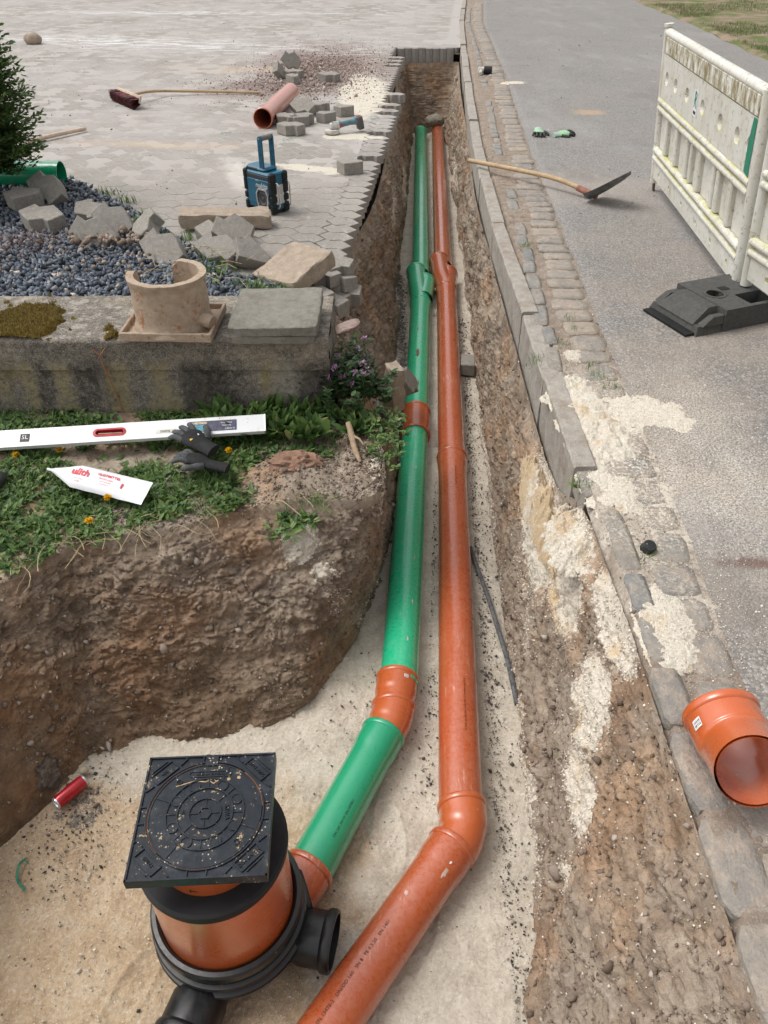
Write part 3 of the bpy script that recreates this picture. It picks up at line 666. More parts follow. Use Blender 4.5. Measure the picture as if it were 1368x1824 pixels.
# end cap
eb = len(Pw); E = Pw.reshape(n, mm, 3)[-1]; capV = []; 
rw = thing('retaining_wall', 'old mossy grey concrete retaining wall between the dark gravel bed and the weeds', 'wall', ((WX0 + WX1) / 2, WY0, WZ0))
inv = Matrix.Translation(-Vector(rw.location))
me = arr_mesh('wall_body', Pw - np.array(rw.location), Fw, M_WALL, True, sharp=40); link('wall_body', me, rw)
cm = MB(); zs = np.linspace(WZ0, WZ1 - .004, 22); ysn = np.linspace(0, 1, 22)
vs = []; 
for z in zs:
    lip = .016 if z > -.06 else 0
    for f in ysn: 
        y = WY0 - lip + (WY1 - WY0 + lip) * f; vs.append((WX1 + .004 * math.sin(z * 60 + f * 9) + .002, y, z))
fs = [(i * 22 + j, i * 22 + j + 1, i * 22 + 23 + j, i * 22 + 22 + j) for i in range(21) for j in range(21)]
cm.add(vs, fs).xf(inv).build('wall_end', M_WALL, rw, True)

# gravel bed behind the wall
GB = [(-4.2, 3.6), (-.5, 3.6), (-.46, 3.72), (-.56, 3.85), (-.80, 4.02), (-1.22, 4.58), (-1.66, 5.16), (-2.33, 5.95), (-4.2, 7.0)]
def inpoly(x, y, poly):
    c = False; n = len(poly)
    for i in range(n):
        x1, y1 = poly[i]; x2, y2 = poly[(i + 1) % n]
        if (y1 > y) != (y2 > y) and x < (x2 - x1) * (y - y1) / (y2 - y1) + x1: c = not c
    return c
gb = MB(); gb.prism(GB, -.09, .02)
structure(gb.build('gravel_bed', M_GBED))

# yard: joint sand sheet + laid pavers
TIP = [(-.115, .01), (-.062, .085), (-.032, .06), (.032, .08), (.06, .055), (.115, -.01), (.062, -.085), (.032, -.06), (-.032, -.08), (-.06, -.055)]
def tile(shr=.0035):
    return [(x * (1 - shr / .09), y * (1 - shr / .07)) for x, y in TIP]
yr = []
for y in list(np.arange(3.7, 12.66, .07)) : yr.append([(x, y, -.006) for x in (-40, -20, -10, -5, float(rim_x(y)) - .26, float(rim_x(y)) - .2)])
joint = MB()
ysl = list(np.arange(3.62, 12.7, .25)) + [12.72]
for i in range(len(ysl) - 1):
    y0, y1 = ysl[i], ysl[i + 1]
    z0, z1 = [float(np.interp(q_, [4.9, 5.6, 6.2], [-.0035, -.0018, -.0006])) for q_ in (y0, y1)]; joint.add([(-45, y0, z0), (rim_x(y0) - .22, y0, z0), (rim_x(y1) - .22, y1, z1), (-45, y1, z1)], [(0, 1, 2, 3)])
joint.add([(-45, 12.72, -.0008), (kerb_x(12.72) + .0, 12.72, -.0008), (kerb_x(16) + .0, 16, -.0008), (-45, 16, -.0008)], [(0, 1, 2, 3)])
for y0, y1 in ((16, 19), (19, 24), (24, 60)):
    joint.add([(-45, y0, -.0008), (kerb_x(y0), y0, -.0008), (kerb_x(y1), y1, -.0008), (-45, y1, -.0008)], [(0, 1, 2, 3)])
yard = joint.build('yard', M_JOINT); structure(yard)
# earth bed under the pavers, out to the trench rim
ub = MB()
for i in range(len(ysl) - 1):
    y0, y1 = ysl[i], ysl[i + 1]
    ub.add([(-3, y0, -.088), (rim_x(y0) - .04, y0, -.088), (rim_x(y1) - .04, y1, -.088), (-3, y1, -.088)], [(0, 1, 2, 3)])
ub.add([(-3, 12.66, -.075), (1.10, 12.66, -.075), (1.2, 14, -.075), (-3, 14, -.075)], [(0, 1, 2, 3)])
structure(ub.build('yard_subsoil', M_GBED))
T1, T2 = np.array((.1775, .045)), np.array((0, .1425))
spots = []; LA = R(5.2)
for i in range(-72, 16):
    for j in range(-40, 170):
        c = T1 * i + T2 * j; x, y = c[0] * math.cos(LA) + c[1] * math.sin(LA) - .06, -c[0] * math.sin(LA) + c[1] * math.cos(LA) + 3.4
        if y > 21 or y < 3.66 or x < -11: continue
        h = random.random()
        if y < 12.66:
            if x + .06 > rim_x(y) + (.075 if j % 2 == 0 else -.035) + .09 * (h - .5): continue
        elif x > kerb_x(y) - .12: continue
        if y > 12.60 and y < 12.72 and x > .12: continue
        if inpoly(x - .05, y, GB) or inpoly(x + .05, y - .02, GB) or (x < -4 and y < 6): continue
        if y < 3.9 and x > -.7: continue
        if abs(x) * 1.0 > .58 * y + 1.2: continue
        spots.append((x, y))
spots.sort(key=lambda p: p[1] + (2 if p[0] < -2.6 else 0) - (.9 if rim_x(p[1]) - p[0] < .3 and p[1] < 9 else 0))
shapes = []
for k in range(5):
    m = MB(); poly = [(x + random.uniform(-.0015, .0015), y + random.uniform(-.0015, .0015)) for x, y in tile()]
    m.prism(poly, -.065, .0, None, .002); shapes.append(m.mesh('paving_stone', M_PAVE))
for x, y in spots[:298]:
    o = link('paving_stone', random.choice(shapes), yard)
    tl = .012 if rim_x(y) - x < .2 else .004
    o.location = (x, y, random.uniform(-.0015, .0015)); yw = .09 if rim_x(y) - x < .12 else .01; o.rotation_euler = (random.uniform(-tl, tl), random.uniform(-tl, tl * 3), random.uniform(-yw, yw) - LA)
m = MB()
for x, y in spots[298:]:
    M = Matrix.Translation((x, y, random.uniform(-.0015, .001))) @ Euler((random.uniform(-.002, .002), random.uniform(-.002, .002), -LA)).to_matrix().to_4x4()
    m.prism(tile(.003), -.08 if rim_x(y) - x < .5 or y > 12.5 else -.02, 0, M, .002)
stuff(m.build('distant_paving_stones', M_PAVE, yard))
# straight row of half stones closing the far end of the trench
fm = []
for k, x in enumerate(np.arange(.24, 1.0, .1)):
    m = MB(); m.prism([(-.048, -.05), (0, -.062), (.048, -.05), (.048, .06), (-.048, .06)], -.2, .006, None, .004)
    o = m.build('paving_stone', M_PAVE_LOOSE, yard); o.location = (x, 12.66 + .006 * random.random(), random.uniform(-.006, .004))

# kerb on edge, 1 m stones
kerb = bpy.data.objects.new('kerb', None); COL.objects.link(kerb); structure(kerb)
y = 2.27; kms = []
joints_y = [2.27, 2.95, 3.62, 4.12, 5.0, 6.0, 7.0, 8.0, 9.0, 10, 11, 12, 13, 14, 15, 16, 17, 18, 19, 20, 21, 22]
for k in range(len(joints_y) - 1):
    y0, y1 = joints_y[k] + .003, joints_y[k + 1] - .003
    x0, x1 = float(kerb_x(y0)), float(kerb_x(y1)); L = math.hypot(y1 - y0, x1 - x0); ang = -math.atan2(x1 - x0, y1 - y0)
    m = MB(); nseg = 14; sec = [(0, -.27), (0, -.008), (.008, 0), (.078, 0), (.084, -.008), (.084, -.27)]
    vs = []
    for i in range(nseg + 1):
        for sx, sz in sec: vs.append((sx + random.uniform(-.0015, .0015), L * i / nseg, sz + random.uniform(-.0012, .0012)))
    q = len(sec); fs = [(i * q + j, i * q + j + 1, (i + 1) * q + j + 1, (i + 1) * q + j) for i in range(nseg) for j in range(q - 1)] + [tuple(range(q - 1, -1, -1)), tuple(range(nseg * q, nseg * q + q))]
    m.add(vs, fs); o = m.build('kerb_stone', M_KERB, kerb, False)
    o.location = (x0, y0, [.012, -.006, .01, .0, .006][k % 5] + (.0)); o.rotation_euler = (random.uniform(-.008, .008), random.uniform(-.03, .02), ang + random.uniform(-.006, .006))

# gutter: earth bed with two rows of old stones
rows = []
yy = [-2.0]
while yy[-1] < 40: yy.append(yy[-1] + max(.02, .008 * yy[-1]))
for y in yy:
    xa = float(kerb_x(y)) + (.083 if y > 2.27 else .02); xb = float(road_x(y)) + .03
    rows.append([(xa + (xb - xa) * f, y, (-.008 if y > 2.2 else -.004) if f > 0 else -.05) for f in np.linspace(0, 1, 16)])
gut, GUTP = loft('gutter', rows, M_GBED, amp=.006, fine=.006, scale=12)
def stone_shape(lx, ly, mat, h=.1, seed=0, flat=False):
    r = random.Random(seed); m = MB(); n = 20; ring = []
    e = r.uniform(6, 10)
    for k in range(n):
        a = 2 * math.pi * k / n; c, s_ = math.cos(a), math.sin(a); rr = (abs(c) ** e + abs(s_) ** e) ** (-1 / e) * r.uniform(.95, 1.03)
        ring.append((c * rr * lx / 2, s_ * rr * ly / 2))
    L = [[(x, y, -h) for x, y in ring], [(x, y, -.006) for x, y in ring], [(x * .95, y * .95, -.001 + r.uniform(-.001, .001)) for x, y in ring], [(x * .6, y * .6, .0015 + r.uniform(-.001, .001)) for x, y in ring]]
    vs = sum(L, []) + [(0, 0, .002)]; fs = []
    for q in range(3):
        for i in range(n): j = (i + 1) % n; fs.append((q * n + i, q * n + j, q * n + n + j, q * n + n + i))
    for i in range(n): fs.append((3 * n + i, 3 * n + (i + 1) % n, 4 * n))
    m.add(vs, fs); return m.mesh('sett', mat, True, 50)
setts = [stone_shape(1, 1, M_SETT, .09, k) for k in range(7)]
slates = [stone_shape(1, 1, M_SLATE, .09, 20 + k, True) for k in range(7)]
def put_stone(ms, nm, x, y, lx, ly, yaw=0.0, z=0.0):
    o = link(nm, random.choice(ms), gut); o.location = (x, y, z + random.uniform(-.005, .002)); o.scale = (lx, ly, 1); o.rotation_euler = (random.uniform(-.02, .02), random.uniform(-.02, .02), yaw)
y = .42
while y < 19:
    near = y < 2.2; ly = (random.uniform(.13, .17) if near else random.uniform(.11, .165)); rx = float(road_x(y + ly / 2))
    wd = random.uniform(.115, .135) if near else random.uniform(.15, .19)
    if not (2.45 < y < 2.62 or 6.6 < y < 6.75):
        put_stone(setts, 'sett', rx - .01 - wd / 2 + random.uniform(-.01, .01), y + ly / 2, wd, ly - .008, -math.atan2(float(road_x(y + .5) - road_x(y)), .5) + random.uniform(-.05, .05))
    y += ly + random.uniform(-.002, .003)
for (y0, y1, x0, x1) in [(.30, .48, .69, .80), (.49, .70, .695, .83), (.71, .93, .695, .81), (.94, 1.16, .70, .79), (1.17, 1.36, .705, .785), (1.37, 1.55, .72, .80), (1.56, 1.73, .725, .79), (1.74, 2.05, .725, .80)]:
    put_stone(slates if y0 > 1.3 else setts, 'gutter_stone', (x0 + x1) / 2, (y0 + y1) / 2, x1 - x0, y1 - y0 - .008, random.uniform(-.02, .02), .003)
y = 2.12
while y < 18:
    ly = random.uniform(.13, .27); kx = float(kerb_x(y)); rx = float(road_x(y))
    wd = random.uniform(.06, .085)
    if not (5.75 < y < 6.6 or 8.8 < y < 11.2 and random.random() < .8 or 4.9 < y < 5.05):
        put_stone(slates, 'gutter_stone', rx - .02 - .2 - wd / 2 + random.uniform(-.008, .008), y + ly / 2, wd, ly - .01, -math.atan2(float(road_x(y + .5) - road_x(y)), .5) + random.uniform(-.06, .06))
    y += ly + random.uniform(0, .02)

# road, verge, meadow
rows = []
yy2 = list(np.arange(-2.2, 8, .12)) + list(np.arange(8, 60, 1.0))
grass_x = interp([(-3, 4.9), (11.7, 5.0), (14.9, 5.2), (19.7, 5.3), (60, 12)])
for y in yy2:
    xa = float(road_x(y)) + random.uniform(-.006, .006)
    rows.append([(xa, y, -.03), (xa + .004, y, -.001)] + [(xa + (float(grass_x(y)) + .4 - xa) * f, y, .0) for f in np.linspace(.02, 1, 12)])
rr = np.array(rows); n, m_ = rr.shape[:2]; ii, jj = np.meshgrid(np.arange(n - 1), np.arange(m_ - 1), indexing='ij'); a = (ii * m_ + jj).ravel()
structure(link('road', arr_mesh('road', rr.reshape(-1, 3), np.stack([a, a + m_, a + m_ + 1, a + 1], 1), M_ASPH)))
def meadow_mat():
    m = Mat('meadow_soil', .95, .2); n = m.noise(2.2, 6, .7)
    c = m.ramp(n, [(.38, (.3, .22, .17)), (.5, (.2, .17, .1)), (.58, (.12, .15, .05))])
    m.bump(m.noise(30, 5), .8, .03); return m.out(c)
rows = []
for y in np.arange(-2, 40, .25): rows.append([(float(grass_x(y)) + .02 * math.sin(y * 5) + f, y, .0 if f == 0 else .03) for f in (0, .05, .2, .5, 1, 2, 4, 8, 16, 40)])
loft('meadow', rows, meadow_mat(), amp=.02, fine=.01, scale=2)
# ------------------------------------------------------------------ plastics and metals
def pvc(name, base, dusty=(.62, .55, .46), amt=.5, rough=.27, coat=1.0):
    m = Mat(name, rough, .5)
    n = m.noise(9, 5, .7); f = m.noise(60, 5, .75)
    c = m.mix(m.ramp(n, [(.35, .0), (.65, .2)]), base, tuple(min(1, x * 1.25 + .01) for x in base))
    # thin dust film, rubbed streaks and scratches along the pipe
    st = m.step(m.noise(30, 5, .75, m.map((3, .35, 3))), .52, .68); du = m.step(m.noise(3.6, 6, .75), .45, .68)
    c = m.mix(m.math('MULTIPLY', m.math('MULTIPLY', st, du), amt), c, dusty)
    up = m.xyz(2, m.N.new('ShaderNodeNewGeometry').outputs['Normal'])
    c = m.mix(m.math('MULTIPLY', m.math('MULTIPLY', m.step(up, .3, 1), m.step(f, .4, .7)), amt * .22), c, dusty)
    sp = m.step(m.vor(40), .13, .08); c = m.mix(m.math('MULTIPLY', sp, m.math('MULTIPLY', m.step(m.noise(12, 2), .62, .66), .6)), c, dusty)
    m.b.inputs['Coat Weight'].default_value = coat; m.b.inputs['Coat Roughness'].default_value = .22
    m.bump(m.noise(4, 2), .08, .02)
    return m.out(c, m.math('ADD', m.math('MULTIPLY', du, .18), m.ramp(f, [(.3, rough - .05), (.7, rough + .1)])))
M_ORANGE = pvc('orange_plastic', (.42, .082, .022), (.6, .36, .26), .85)
M_ORANGE2 = pvc('bright_orange_plastic', (.47, .098, .022), (.62, .4, .3), amt=.22)
M_GREEN = pvc('green_plastic', (.003, .43, .205), (.36, .46, .36), .75)
M_GREENCL = pvc('clean_green_plastic', (.003, .29, .135), (.4, .5, .42), .1)
M_BLACKP = pvc('black_plastic', (.007, .008, .009), (.3, .27, .23), .2, .35, .12)
M_RUBBER = plain('black_rubber', (.014, .014, .015), .6, var=.3, scale=14, bump=.2, spec=.3)
M_RECYC = plain('recycled_rubber', (.062, .061, .056), .85, var=.25, scale=60, bump=.7)
M_INK = plain('black_ink', (.02, .015, .012), .6)
M_WHITE = plain('white_label', (.75, .75, .75), .5, var=.05)
M_DARK = plain('dark_grey', (.035, .035, .04), .6)
M_STEEL = plain('worn_steel', (.36, .35, .34), .42, .8, var=.35, scale=18)
M_ALU = plain('aluminium', (.62, .63, .64), .35, .85, var=.1)
M_CHROME = plain('bright_tube', (.6, .6, .6), .25, 1)
def wood(name, a, b, sc=(1, 1, 1)):
    m = Mat(name, .7, .3, 0, 'obj'); n = m.noise(40, 5, .7, m.map((.06, 1, 1))); c = m.ramp(n, [(.3, a), (.7, b)])
    c = m.mix(m.math('MULTIPLY', m.step(m.noise(5, 4), .5, .7), .4), c, (.22, .17, .12)); m.bump(n, .2, .002); return m.out(c)
M_WOOD = wood('ash_handle', (.34, .23, .13), (.52, .38, .23))
M_WOOD2 = wood('pale_wood', (.45, .33, .24), (.66, .54, .42))

def ring_prof(prof): return prof
PR = .08
def pipe_obj(name, label, a, b, mat, group=None, socket=True, r=PR, spigot_in=.0, open_end=False, cat='pipe', sock_len=.1):
    """straight sewer pipe from a (socket end) to b, with bell, bead and mouth"""
    a = Vector(a); b = Vector(b); t = thing(name, label, cat, a, group=group)
    M = axisM((0, 0, 0), b - a); L = (b - a).length; w = .0045
    m = MB()
    if socket: prof = [(r * 1.065, .012), (r * 1.065, sock_len * .72), (r * 1.03, sock_len * .92), (r, sock_len * 1.12)]
    else: prof = [(r, 0)]
    k = max(2, int(L / .35)); z0 = prof[-1][1]
    prof += [(r, z0 + (L - z0) * i / k) for i in range(1, k + 1)] + [(r - w, L), (r - w, .0)]
    if not socket: prof = prof[:-1] + [(r - w, 0), (r, 0)]
    m.lathe(prof, M, 56); m.build('barrel', mat, t, True, 40)
    if socket: bead(t, M, mat, r)
    return t, M, L
def bead(t, M, mat, r=PR, z=0.0, name='socket_ring'):
    m = MB(); R1 = r * 1.065
    m.lathe([(r * .99, z - .001), (R1 * .995, z - .002), (R1 * 1.045, z + .002), (R1 * 1.06, z + .007), (R1 * 1.055, z + .017), (R1 * 1.03, z + .021), (R1 * .999, z + .0225)], M, 56)
    return m.build(name, mat, t, True, 50)
def bend_obj(name, label, pts, mat, group=None, r=PR, socket=True, cat='pipe bend', tail_ring=False):
    """short elbow: socket at pts[0], smooth curve to pts[-1]"""
    pts = [Vector(p) for p in pts]; o = pts[0].copy(); t = thing(name, label, cat, o, group=group)
    C = []; n = len(pts)
    A = np.array([p - o for p in pts]); tt = np.linspace(0, n - 1.001, 26); C = [Vector(v) for v in cat_(A, tt)]
    tot = [0]
    for i in range(1, len(C)): tot.append(tot[-1] + (C[i] - C[i - 1]).length)
    rad = [r * 1.065 if s < .085 else max(r * 1.012, r * (1.065 - .05 * (s - .085) / .02)) for s in tot]
    m = MB(); m.tube(C, rad, 48, cap=False); m.tube(C, [x - .006 for x in rad], 48, cap=False)
    m.build('elbow', mat, t, True, 60)
    M = axisM((0, 0, 0), C[2] - C[0]); bead(t, M, mat, r)
    return t
cat_ = cat
def sticker(t, M, ang, z, r, w=.02, h=.016):
    """small data label wrapped on the socket"""
    m = MB(); n = 6; vs = []; 
    for i in range(n + 1):
        a = ang + (i / n - .5) * w / r
        for zz in (z - h / 2, z + h / 2): vs.append(M @ Vector(((r + .0008) * math.cos(a), (r + .0008) * math.sin(a), zz)))
    m.add(vs, [(2 * i, 2 * i + 2, 2 * i + 3, 2 * i + 1) for i in range(n)]); lb = m.build('data_label', M_WHITE, t)
    m = MB()
    for q in range(5):
        for p in range(2):
            a0 = ang + (-.42 + q * .17) * w / r; a1 = a0 + random.uniform(.05, .11) * w / r; z0 = z + (-.3 + .38 * p) * h; z1 = z0 + h * .26
            m.add([M @ Vector(((r + .0013) * math.cos(a), (r + .0013) * math.sin(a), zz)) for a, zz in ((a0, z0), (a1, z0), (a1, z1), (a0, z1))], [(0, 1, 2, 3)])
    m.build('printed_code', M_INK, lb)
def wrap_text(t, body, M, ang, z, r, size, flip=False, sp=1.0, mat=None):
    vs, fs = text_geo(body, size, 0, sp)
    m = MB(); s = -1 if flip else 1
    m.add([M @ Vector(((r + .0009) * math.cos(ang - s * y / r), (r + .0009) * math.sin(ang - s * y / r), z + s * x)) for x, y, _ in vs], fs)
    return m.build('printed_lettering', mat or M_INK, t)
def W(u, v, z=PIPE_Z): return P(u, v, z)

# green line
g = 'green drain pipes in the trench'
tG1, MG1, LG1 = pipe_obj('drain_pipe', 'farthest green drain pipe, its open end at the dark far end of the trench', W(750, 236), W(749.5, 492), M_GREEN, g)
bend_obj('drain_bend', 'green offset fitting joining the far green pipe to the next', [W(741.5, 484, -.93), W(744, 505, -.935), W(748, 530), W(749, 546)], M_GREEN, 'green fittings')
# second bend of the offset peeks out behind
bend_obj('drain_bend', 'small green collar bulging out behind the green offset fitting', [W(757, 503, -.955), W(757, 515, -.955), W(753, 535)], M_GREEN, 'green fittings')
tG2, MG2, LG2 = pipe_obj('drain_pipe', 'mud smudged green pipe between the green fitting and the orange coupling', W(749.5, 543), W(740, 765), M_GREEN, g)
tC, MC, LC = pipe_obj('pipe_coupling', 'short orange coupling between two green drain pipes', W(741, 735), W(739.5, 778), M_ORANGE2, None, cat='coupling', sock_len=.2, r=.0825)
bead(tC, axisM(Vector(W(739.5, 778)) - Vector(W(741, 735)), (0, 0, 0)), M_ORANGE2, .0825)
tG3, MG3, LG3 = pipe_obj('drain_pipe', 'long green drain pipe running down to the two short orange bends', W(739.5, 768), W(710, 1222), M_GREEN, g, socket=False)
b1 = bend_obj('drain_bend', 'upper short orange bend with a small white sticker on the green line', [W(708, 1208), W(706, 1225), W(703, 1245), W(701, 1262)], M_ORANGE2, 'short orange bends on the green line')
b2 = bend_obj('drain_bend', 'lower short orange bend sitting in the green socket', [W(701, 1257), W(699, 1272), W(691, 1295), W(682, 1313)], M_ORANGE2, 'short orange bends on the green line')
sticker(b1, axisM((0, 0, 0), Vector(W(706, 1225)) - Vector(W(708, 1208))), R(62), .045, PR * 1.07)
sticker(b2, axisM((0, 0, 0), Vector(W(699, 1272)) - Vector(W(701, 1257))), R(168), .035, PR * 1.07)
tG4, MG4, LG4 = pipe_obj('drain_pipe', 'short green pipe slanting from the orange bends to the inspection chamber', W(684, 1305), W(548, 1556), M_GREENCL, g, sock_len=.12)
wrap_text(tG4, 'DN 160  SN 10  EN 14758-1', MG4, R(60), .42, PR, .013, True)
# red line
g = 'orange drain pipes in the trench'
tR1, MR1, LR1 = pipe_obj('drain_pipe', 'farthest orange drain pipe lying beside the far green pipe', W(779, 229), W(789, 478), M_ORANGE, g, socket=False)
bend_obj('drain_bend', 'orange offset fitting joining the far orange pipe to the next', [W(782, 465, -.93), W(786, 490, -.935), W(793, 510), W(795.5, 524)], M_ORANGE, 'orange offset fittings')
bend_obj('drain_bend', 'small orange collar bulging out behind the orange offset fitting', [W(797, 489, -.955), W(797, 503, -.955), W(796, 520)], M_ORANGE, 'orange offset fittings')
tR2, MR2, LR2 = pipe_obj('drain_pipe', 'middle orange drain pipe passing the grey block in the trench', W(795, 517), W(805, 830), M_ORANGE, g)
tR3, MR3, LR3 = pipe_obj('drain_pipe', 'long glossy orange drain pipe running down to the large orange bend', W(805, 815), W(821, 1446), M_ORANGE, g, sock_len=.14)
wrap_text(tR3, 'DN/OD 160 SN 8 PVC-U EN 13476-2', MR3, R(80), .28, PR, .011, True)
wrap_text(tR3, 'Fl. 3/20  08  DIN EN 13476  PVC-U  DN/OD 160  SN 8', MR3, R(74), LR3 - .42, PR, .011, True)
b3 = bend_obj('drain_bend', 'large glossy orange bend where the orange line turns towards the viewer', [W(822, 1432), W(825, 1458), W(822, 1488), W(808, 1516)], M_ORANGE2)
tR4, MR4, LR4 = pipe_obj('drain_pipe', 'nearest orange drain pipe slanting out of the bottom edge of the picture', W(808, 1506), Vector(W(808, 1506)) + (Vector(W(590, 1824)) - Vector(W(808, 1506))) * 1.5, M_ORANGE, g, sock_len=.11)
wrap_text(tR4, 'PVC-U   DIN EN 13476-2   DN/OD 160   SN 8   PE 0.3.20   EN 1401', MR4, R(100), .58, PR, .0155, True)
# scuff and mortar blob on the near orange pipe
mb = lump(2, (.008, .007, .004), .3, 2, 5); mb.xf(Matrix.Translation((MR4 @ Vector((PR * math.cos(R(62)), PR * math.sin(R(62)), .09))))).build('mortar_crumb', M_CHIP if False else M_WHITE, tR4)
def patch(t, M, ang, z, r, w, h, mat, seed):
    rr = random.Random(seed); n = 16; m = MB(); vs = [M @ Vector(((r + .0012) * math.cos(ang), (r + .0012) * math.sin(ang), z))]
    for i in range(n):
        a = 2 * math.pi * i / n; k = rr.uniform(.55, 1.1); aa = ang + math.cos(a) * k * w / r; zz = z + math.sin(a) * k * h
        vs.append(M @ Vector(((r + .0009) * math.cos(aa), (r + .0009) * math.sin(aa), zz)))
    m.add(vs, [(0, i + 1, (i + 1) % n + 1) for i in range(n)]); m.build('dried_smear', mat, t)
M_SMEAR = plain('dried_cement', (.58, .42, .34), .9, var=.25, scale=60); M_MUD = plain('dried_mud', (.16, .12, .085), .9, var=.3, scale=60)
patch(tR4, MR4, R(58), .13, PR, .009, .026, M_SMEAR, 3); patch(tR4, MR4, R(105), .26, PR, .008, .011, M_SMEAR, 4)
for z_, a_, w_, h_, s_ in ((1.0, 95, .012, .07, 5), (1.03, 90, .006, .03, 6), (.62, 100, .006, .03, 7), (1.45, 88, .01, .05, 8)): patch(tG2, MG2, R(a_), z_, PR, w_, h_, M_MUD, s_)
for z_, a_, s_ in ((1.25, 62, 9), (1.55, 60, 10), (1.78, 70, 11), (.5, 75, 12)): patch(tG3, MG3, R(a_), z_, PR, .004, .018, M_SMEAR, s_)

# ------------------------------------------------------------------ inspection chamber
CX, CY = -.477, 1.11
ch = thing('inspection_chamber', 'orange inspection chamber with black base and square black cast cover', 'inspection chamber', (CX, CY, FLOOR))
def L0(z): return z - FLOOR
m = MB(); m.lathe([(.2, L0(-.80)), (.2, L0(-.455)), (.19, L0(-.455)), (.19, L0(-.80))], None, 72); m.build('riser', M_ORANGE2, ch, True)
m = MB(); m.lathe([(.150, L0(-.50)), (.150, L0(-.325)), (.158, L0(-.318)), (.158, L0(-.31)), (.14, L0(-.31))], None, 64); m.build('telescopic_pipe', M_ORANGE2, ch, True)
m = MB(); m.lathe([(.149, L0(-.452)), (.151, L0(-.444)), (.2, L0(-.442)), (.2085, L0(-.447)), (.2085, L0(-.468)), (.2025, L0(-.472)), (.2015, L0(-.49))], None, 72); m.build('rubber_ring', M_RUBBER, ch, True, 30)
prof = [(.2025, L0(-.775)), (.212, L0(-.765)), (.224, L0(-.767)), (.229, L0(-.775)), (.229, L0(-.80)), (.222, L0(-.806)), (.222, L0(-.828)), (.233, L0(-.832)), (.236, L0(-.84)), (.233, L0(-.849)), (.223, L0(-.853)), (.223, L0(-.875)), (.236, L0(-.88)), (.239, L0(-.887)), (.235, L0(-.896)), (.225, L0(-.9)), (.222, L0(-.93)), (.2, L0(-.985)), (.17, L0(-1.03)), (.0, L0(-1.03))]
m = MB(); m.lathe(prof, None, 80); m.build('base', M_BLACKP, ch, True, 30)
def stub(az, r0, r1, col=M_BLACKP, lipmat=M_ORANGE2, inner=True):
    d = Vector((math.cos(R(az)), math.sin(R(az)), 0)); z = L0(-.94); m = MB(); M = axisM(d * r0 + Vector((0, 0, z)), d * r1 + Vector((0, 0, z))); L = r1 - r0
    m.lathe([(.078, 0), (.078, L * .35), (.084, L * .42), (.084, L * .8), (.09, L * .83), (.093, L * .87), (.093, L * .96), (.09, L), (.08, L), (.082, L * .5), (.0, L * .5)], M, 48)
    s_ = m.build('inlet_socket', M_BLACKP, ch, True, 30)
    # moulded web under the stub
    wb = MB(); wb.box(d * (r0 + L * .45) + Vector((0, 0, z - .07)), (L * .7, .012, .05), Matrix.Rotation(R(az), 3, 'Z'), 0, .002); wb.build('moulded_web', M_BLACKP, s_)
    return d, z
e = Vector(W(607, 1680, -.94)); 
stub(math.degrees(math.atan2(e.y - CY, e.x - CX)), .15, (e.xy - Vector((CX, CY))).length - .02)
e2 = Vector(W(322, 1862, -.94)); az2 = math.degrees(math.atan2(e2.y - CY, e2.x - CX)); l2 = (e2.xy - Vector((CX, CY))).length
stub(az2, .15, l2)
e3 = Vector(W(552, 1590, -.94)); az3 = math.degrees(math.atan2(e3.y - CY, e3.x - CX))
stub(az3, .12, (e3.xy - Vector((CX, CY))).length - .01)
d2 = Vector((math.cos(R(az2)), math.sin(R(az2)), 0)); c0 = Vector((CX, CY, -.94))
pipe_obj('drain_pipe', 'stub of green pipe leaving the lower left socket at the bottom edge', c0 + d2 * (l2 - .03), c0 + d2 * (l2 + .7), M_GREEN, None, socket=False)
# orange reducer between the slanting green pipe and the chamber
ta = Vector(W(552, 1545)); tb = Vector(W(523, 1590, -.945))
tS, MS, LS = pipe_obj('pipe_coupling', 'orange coupling where the slanting green pipe enters the chamber', ta, ta + (tb - ta).normalized() * .13, M_ORANGE, None, cat='coupling', sock_len=.1, r=.0815)
# cover
c4 = [Vector(P(*q, -.3)) for q in ((266, 1352), (492, 1342), (478, 1560), (219, 1572))]
cc = sum(c4, Vector()) / 4; xd = ((c4[1] - c4[0]) + (c4[2] - c4[3])).normalized(); S = .177
MCV = frame(cc - Vector((CX, CY, FLOOR)), xd)
def cast_mat():
    m = Mat('cast_iron', .4, .22, .0, 'obj'); n = m.noise(40, 5, .7)
    c = m.ramp(n, [(.3, (.008, .011, .016)), (.7, (.02, .025, .033))])
    c = m.mix(m.math('MULTIPLY', m.step(m.noise(9, 5, .75), .5, .7), .5), c, (.075, .08, .088))
    mud = m.math('MULTIPLY', m.step(m.noise(26, 5, .8), .59, .64), m.step(m.noise(8, 3), .48, .6)); c = m.mix(m.math('MULTIPLY', mud, .9), c, (.5, .37, .22))
    sp = m.math('MULTIPLY', m.step(m.vor(95), .22, .14), m.step(m.noise(18, 2), .52, .6)); c = m.mix(sp, c, (.52, .42, .3))
    m.bump(n, .4, .002); m.bump(m.noise(300, 2), .3, .001); return m.out(c, m.mix(mud, .38, .9))
M_CAST = cast_mat(); M_RUST = plain('rust', (.2, .075, .03), .9, var=.4, scale=60, bump=.4); M_SCUM = plain('mud_stain', (.42, .29, .16), .9, var=.3, scale=90)
